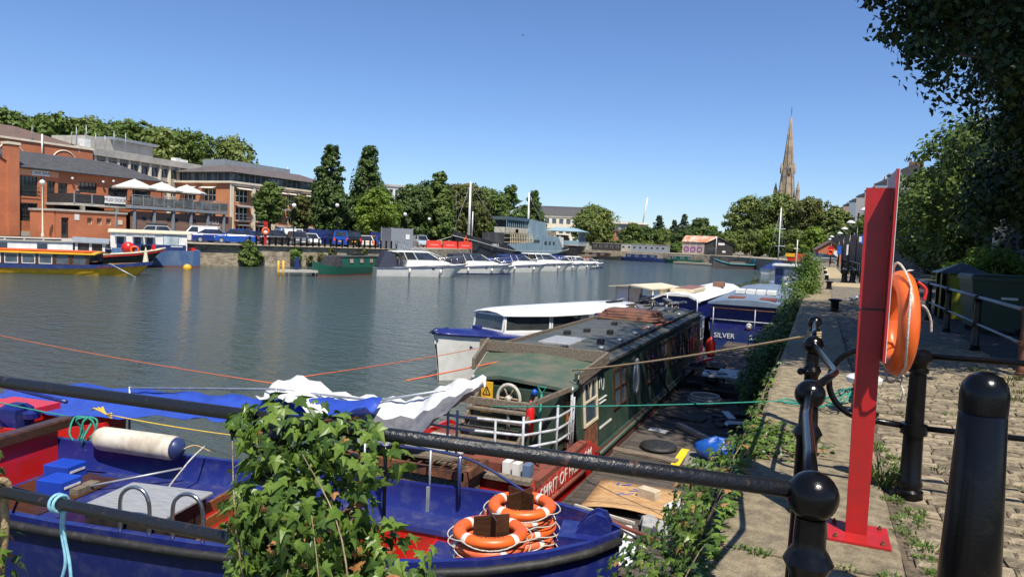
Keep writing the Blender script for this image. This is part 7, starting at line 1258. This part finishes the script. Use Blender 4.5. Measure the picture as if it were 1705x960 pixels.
for k, (x, y) in enumerate(((1.2, 96), (1.9, 84), (2.2, 68))): o = empty('sign_post', (x, y, 0), 0, ['red and white lifebuoy post far along the quay', 'blue cycle sign post along the quay', 'narrow white sign post along the quay'][k], 'sign'); T('post', black_iron, o, [(0, 0, -.03), (0, 0, 2.4)], .05, 6); B('face', [red, MATS['blue sign'], signwhite][k], o, (-.3 + .1 * k, .3 - .1 * k, -.09, -.06, 1.5, 2.4)); (MB().torus((0, -.12, 1.7), .28, .08, 16, 6, ax='y').build('ring', orange, o, True) if k == 0 else None)
bn_ = empty('wheeled_bin', (3.75, 18.7, 0), R(4), 'large dark green wheeled waste bin behind the railing', 'bin'); gbin = mat('dark green plastic', (0.03, 0.07, 0.04), (0.04, 0.06, 0.045), rough=.5); MB().loft([[(-.6, -.45, .12), (.6, -.45, .12), (.6, .45, .12), (-.6, .45, .12)], [(-.72, -.55, 1.15), (.72, -.55, 1.15), (.72, .55, 1.15), (-.72, .55, 1.15)]]).build('body', gbin, bn_); MB().bbox(-.75, .75, -.6, .6, 1.15, 1.27, .05).build('lid', gbin, bn_)
for x in (-.5, .5):
    for y in (-.38, .38): MB().tube([(x, y - .04, .08), (x, y + .04, .08)], .1, 10).build('wheel', blackrub, bn_)
B('label', signwhite, bn_, (-.15, .15, -.56, -.5, .75, .8))
lbn = empty('litter_bin', (3.5, 22.2, 0), 0, 'litter bin with a black pyramid roof and yellow panel', 'bin'); B('body', mat('yellow green panel', (.35, .33, .03), (.25, .25, .03), rough=.5), lbn, (-.42, .42, -.42, .42, 0, 1.15)); MB().loft([[(-.62, -.62, 1.2), (.62, -.62, 1.2), (.62, .62, 1.2), (-.62, .62, 1.2)], [(-.02, -.02, 1.48), (.02, -.02, 1.48), (.02, .02, 1.48), (-.02, .02, 1.48)]]).build('roof', black_iron, lbn)
for x in (-.45, .45):
    for y in (-.45, .45): B('corner_post', black_iron, lbn, (x - .05, x + .05, y - .05, y + .05, 0, 1.2))
shl = empty('glass_shelter', (7.6, 37.5, 0), R(5), 'tall grey framed glass panel standing beside the hedge', 'shelter')
for x in (-.55, .55): B('post', greysteel, shl, (x - .06, x + .06, -.06, .06, -.03, 3.4))
B('glass', glassmat('shelter glass', (.06, .07, .075), .05), shl, (-.49, .49, -.02, .02, .25, 3.3)); B('rail', greysteel, shl, (-.6, .6, -.05, .05, 3.3, 3.4), (-.49, .49, -.05, .05, .15, .25))
gl_ = empty('seagull', (1.12, 25.4, 0), R(40), 'white gull standing on the quay', 'bird'); MB().loft([[(x, r_ * math.cos(a), z + r_ * math.sin(a)) for a in [2 * math.pi * k / 10 for k in range(10)]] for x, r_, z in ((-.24, .01, .14), (-.1, .06, .15), (.04, .085, .17), (.12, .06, .22), (.16, .045, .29), (.21, .045, .31), (.26, .015, .30))]).build('body', signwhite, gl_, True); B('wing', conc, gl_, (-.26, .06, -.095, -.075, .13, .2), (-.26, .06, .075, .095, .13, .2)); B('beak', yellow, gl_, (.25, .31, -.01, .01, .285, .305)); B('leg', yellow, gl_, (.0, .012, -.04, -.028, 0, .12), (.0, .012, .028, .04, 0, .12))
# a gull in the sky
gf = empty('seagull', (-75, 175, 55), R(30), 'tiny bird high in the clear sky', 'bird'); MB().add([(0, -.9, .25), (.2, -.4, .32), (.15, 0, .2), (-.15, 0, .2), (-.1, -.45, .32)], [(0, 1, 2, 3, 4)]).add([(0, .9, .25), (.2, .4, .32), (.15, 0, .2), (-.15, 0, .2), (-.1, .45, .32)], [(0, 1, 2, 3, 4)]).loft([[(x, r_ * math.cos(a), .2 + r_ * math.sin(a)) for a in [2 * math.pi * k / 6 for k in range(6)]] for x, r_ in ((-.4, .02), (0, .11), (.3, .08), (.42, .01))]).build('body', greysteel, gf)
# ------------------------------------------------------------------ trees
tree(-71.6, 92.4, 15.4, 4.1, 'tall dark columnar tree on the office side', lf_dark, 'column', 1.4, 1, 17000, .5, 40, big=.42)
tree(-68.4, 98.0, 15.9, 4.2, 'tall dark columnar tree beside the lime green tree', lf_dark, 'column', 1.4, 2, 17000, .5, 40, big=.42)
tree(-60.6, 89.2, 8.0, 3.6, 'bright lime green rounded tree among the parked vans', lf_lime, 'round', 1.8, 3, 11000, .42, 26)
tree(-64.2, 70.8, 7.6, 2.3, 'slim green street tree before the orange brick office', lf_mid, 'round', 2.7, 4, 7000, .34, 20)
tree(-66.0, 78.8, 6.6, 1.9, 'small olive street tree at the office corner', lf_olive, 'round', 2.0, 5, 5000, .34, 18)
for k, (x, y, h, w, m_, sh_, lab) in enumerate(((-66.5, 110, 10.2, 4.6, lf_dark, 'round', 'dark tree right behind the lime green tree'), (-63.2, 112.5, 13.2, 4.2, lf_mid, 'column', 'pointed green tree by the ship bow'), (-69, 118, 11.5, 4.8, lf_dark, 'round', 'dense dark tree filling the row behind the barriers'), (-69.5, 131, 12.4, 5.2, lf_olive, 'round', 'olive toned tree behind the forward white mast'), (-71, 140, 13.4, 5.0, lf_olive, 'round', 'tall olive tree behind the ship bridge'), (-71.5, 150, 13.2, 5.4, lf_mid, 'round', 'broad green tree behind the ship'), (-71.5, 163, 15.0, 5.6, lf_mid, 'column', 'pointed green tree between the two white masts'), (-70.8, 177, 14.8, 5.0, lf_dark, 'column', 'dark pointed tree behind the aft white mast'))): tree(x, y, h, w, lab, m_, sh_, 1.5, 20 + k, 13000, .58, 30)
tree(-62.6, 206, 12.2, 7.4, 'large round plane tree beyond the waterside bar', lf_far, 'round', 1.6, 40, 14000, .75, 34)
tree(-54.5, 222, 8.2, 3.6, 'lower green tree beside the large round plane tree', lf_mid, 'round', .8, 41, 6000, .7, 18); tree(-58, 232, 6.5, 4.5, 'dense bushy tree on the far bank before the conifers', lf_dark, 'round', .5, 42, 6000, .7, 18)
for k, (x, y, h, w, lab) in enumerate(((-49, 234, 11.6, 6.0, 'broad dark conifer at the far end of the harbour'), (-45, 240, 10.4, 4.6, 'slender conifer next to the broad dark conifer'), (-41.5, 238, 12.4, 6.0, 'tallest conifer above the far gravel bank'))): tree(x, y, h, w, lab, lf_con, 'cone', .3, 50 + k, 10000, .6, 44, big=.34)
tree(-35.5, 232, 10.8, 4.4, 'dark rounded tree beside the rusty roofed shed', lf_dark, 'round', .6, 55, 8000, .65, 24); tree(-23.5, 206, 6.4, 4.0, 'low green tree behind the black boat shed', lf_far, 'round', .6, 56, 6000, .6, 18)
for k, (x, y, h, w) in enumerate(((-52, 228, 7.5, 5), (-46.5, 226, 6.8, 4.6), (-38.5, 226, 7.2, 4.4), (-32, 226, 8.2, 4.6), (-29, 214, 6.4, 4.2))): tree(x, y, h, w, 'dense green tree in the thicket below the conifers', [lf_dark, lf_mid][k % 2], 'round', .3, 240 + k, 6000, .65, 20, group='thicket below the conifers')
for k in range(7): bush(-56 + 4.6 * k, 205 + 2 * (k % 2), 0, [(0, 0, 1.2, 2.4, 1.6, 1.4), (1.2, .4, 1.8, 1.5, 1.3, 1.2), (-1.4, 0, .9, 1.5, 1.2, 1.1)], 'scrubby bush along the far gravel bank', [lf_olive, lf_mid, lf_far][k % 3], 2600, .55, 70 + k, 'shrub', 'scrub on the far bank')
for k, (x, y, h, w, lab) in enumerate(((-20.5, 226, 17.0, 7.0, 'big plane tree at the water side of the church trees'), (-11.5, 221, 17.6, 7.4, 'big plane tree directly below the church spire'), (-3.0, 216, 16.2, 6.8, 'big plane tree between church and hillside houses'), (3.5, 210, 13.5, 5.0, 'plane tree nearest the retaining wall top'))): tree(x, y, h, w, lab, lf_far if k != 2 else lf_olive, 'round', 1.4, 80 + k, 15000, .75, 36)
for k, (x, y) in enumerate(((-15, 190), (-10.5, 186), (-6, 182), (-1.5, 176))): tree(x, y, 6.6 + .5 * (k % 2), 3.6, 'young yellow-green tree on the bank below the plane trees', lf_lime if k % 2 else lf_far, 'round', .5, 90 + k, 6000, .5, 20, group='young trees below the plane trees')
tree(4.5, 178, 7, 3.4, 'dark shrubby tree before the retaining wall end', lf_dark, 'round', .4, 95, 5000, .5, 16)
# tall trees out on the garden side that shade the path
for k, (x, y, h, w, lab) in enumerate(((13, 8, 15, 5.2, 'tall garden tree shading the litter bins'), (14.5, 19, 16, 5.5, 'tall garden tree shading the broad dark tree'), (13.5, 30, 15, 5.2, 'tall garden tree rising over the shelter'), (14.5, 42, 15, 5.5, 'tall garden tree beyond the clipped hedge'))): tree(x, y, h, w, lab, lf_dark, 'round', 3, 230 + k, 9000, .5, 26)
# wooded hill behind the offices
rg = random.Random(15)
for k in range(8): tree(-177 + 5.6 * k + rg.uniform(-1, 1), 99 + 5.4 * k + rg.uniform(-2, 2), rg.uniform(12, 14), rg.uniform(7, 8.5), 'tree of the wooded hill behind the offices', lf_far if k % 2 else lf_mid, 'round', .5, 110 + k, 5500, 1.0, 22, z=11.5 + 1.5 * math.sin(k * .5), group='hill trees behind the offices', sq=1.1)
for k in range(7): tree(-176 + 4.5 * k + rg.uniform(-1, 1), 62 + 8 * k, rg.uniform(9, 11), 6.5, 'tree on the ridge above the brick block', lf_mid, 'round', .5, 130 + k, 5000, 1.0, 20, z=14.0, group='ridge trees above the brick block')
# hillside above the retaining wall
for k in range(12): tree(13.5 + 5 * (k % 2) - .45 * k, 84 + 11.5 * k, rg.uniform(6, 8), rg.uniform(3.6, 4.6), 'tree on the slope between retaining wall and houses', [lf_mid, lf_far, lf_lime][k % 3], 'round', .3, 150 + k, 5500, .5, 20, z=2.5 + .15 * k, group='trees on the slope below the houses')
# trees along the path, in shade
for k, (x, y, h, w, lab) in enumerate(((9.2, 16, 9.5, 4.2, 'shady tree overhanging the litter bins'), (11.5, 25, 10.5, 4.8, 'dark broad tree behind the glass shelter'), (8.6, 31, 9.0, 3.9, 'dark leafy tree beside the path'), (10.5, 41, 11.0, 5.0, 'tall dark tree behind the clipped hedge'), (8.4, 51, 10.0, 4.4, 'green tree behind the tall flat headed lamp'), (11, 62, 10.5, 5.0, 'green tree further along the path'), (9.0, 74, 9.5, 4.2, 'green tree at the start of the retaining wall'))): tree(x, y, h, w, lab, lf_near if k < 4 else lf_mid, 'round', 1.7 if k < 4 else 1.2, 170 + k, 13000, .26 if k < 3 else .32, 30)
bush(6.6, 36.5, 0, [(0, 0, .9, 1.3, 1.1, .9), (.9, .2, 1.1, 1.0, .9, .8), (-.9, 0, .7, .9, .8, .7), (.2, 0, 1.6, .8, .8, .6)], 'bright yellow-green garden shrub behind the railing', lf_lime, 8000, .15, 191)
bush(8.9, 33.5, 0, [(0, 0, 1.2, .8, .8, 1.1), (.1, 0, 2.2, .6, .6, .9), (-.2, .1, .6, .8, .8, .7)], 'upright golden hedge shrub beside the glass shelter', lf_lime, 6000, .14, 192)
for k in range(8): bush(9.6 + .4 * (k % 2), 10 + 6 * k, 0, [(0, 0, .9, .9, 3.2, .9), (.3, 1.5, 1.3, .8, 1.6, .7), (-.1, -1.6, 1.2, .8, 1.6, .8)], 'dark evergreen hedge along the garden side of the path', lf_dark, 5000, .16, 200 + k, 'hedge', 'hedge along the path', 'hedge')
# the big tree overhead, its branches hanging into view
big = empty('overhanging_tree', (6.4, 12.4, 0), 0, 'big dark leafed tree whose branches hang over the cobbles', 'tree'); rng = np.random.default_rng(5)
TX, TY = 6.4, 12.4
fine = [(1.1, 10.4, 5.15, .75, .7, .55), (.75, 10.2, 4.55, .45, .5, .32), (1.05, 10.0, 4.1, .28, .3, .36), (1.7, 10.4, 4.55, .55, .5, .42), (2.1, 10.6, 5.5, .9, .9, .7), (1.85, 10.2, 3.85, .3, .4, .3), (2.35, 10.8, 3.75, .45, .6, .55), (2.9, 11.2, 4.5, .9, .9, .9), (2.7, 11.5, 3.2, .6, .7, .55), (3.4, 11.5, 3.4, .8, .9, .8), (1.5, 11.2, 5.9, 1.0, .9, .6), (3.6, 11.5, 5.6, 1.2, 1.1, 1.0), (2.9, 12.5, 2.75, .7, .7, .5), (3.9, 12.5, 2.6, .9, .8, .7), (.62, 10.3, 5.0, .35, .4, .22), (2.4, 12.6, 2.3, .5, .6, .35)]
coarse = [(3.5, 12, 7.6, 2.6, 2.4, 1.7), (6, 12, 8.2, 3.2, 3.0, 2.2), (5.2, 14.5, 6.6, 3.0, 3.0, 2.3), (7.5, 14.5, 6, 3.2, 3.2, 2.6), (4.2, 17.5, 6.8, 2.6, 2.8, 2.0), (6.4, 12.2, 4.6, 2.4, 2.2, 1.8), (6.5, 19, 6, 2.8, 3.0, 2.4), (2.6, 11.2, 8.8, 2.0, 2.2, 1.3), (2.4, 14.6, 8.6, 1.9, 1.9, 1.1), (2.4, 18.2, 8.8, 1.9, 1.9, 1.1), (1.6, 12.8, 9.8, 1.4, 1.7, .9), (1.6, 16.5, 9.8, 1.3, 1.6, .9), (4.6, 9.6, 9.6, 2.2, 1.8, 1.4), (1.5, 8.6, 9.8, 1.2, 1.5, .8), (1.5, 10.6, 9.9, 1.2, 1.3, .8), (3.0, 8.6, 8.8, 1.3, 1.2, .8), (2.4, 9.2, 7.0, 1.1, 1.1, .7), (3.6, 8.7, 7.3, 1.4, 1.2, .9), (3.6, 10.2, 6.6, 1.4, 1.1, .9), (5.5, 22.5, 6.8, 2.4, 2.6, 2.0), (3.6, 20.5, 7.6, 1.7, 1.8, 1.0)]
sh3 = lambda L: [(a - TX, b - TY, c, d, e, f) for a, b, c, d, e, f in L]
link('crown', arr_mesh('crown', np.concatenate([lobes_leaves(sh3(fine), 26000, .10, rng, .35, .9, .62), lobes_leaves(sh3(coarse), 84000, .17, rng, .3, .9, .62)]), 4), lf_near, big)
tk = MB(); tk.tube([(0, 0, -.1), (.05, 0, 2), (-.1, .1, 4.5), (0, .2, 7.5)], [.3, .22, .18, .08], 10)
for a, b, c, d, e, f in sh3(fine)[::1] + sh3(coarse): tk.tube([(-.05, .1, min(5.0, c * .75)), (a * .5, b * .5 + .1, c * .9 + .1), (a, b, c)], [.07, .04, .012], 5)
tk.build('trunk', bark, big, True)
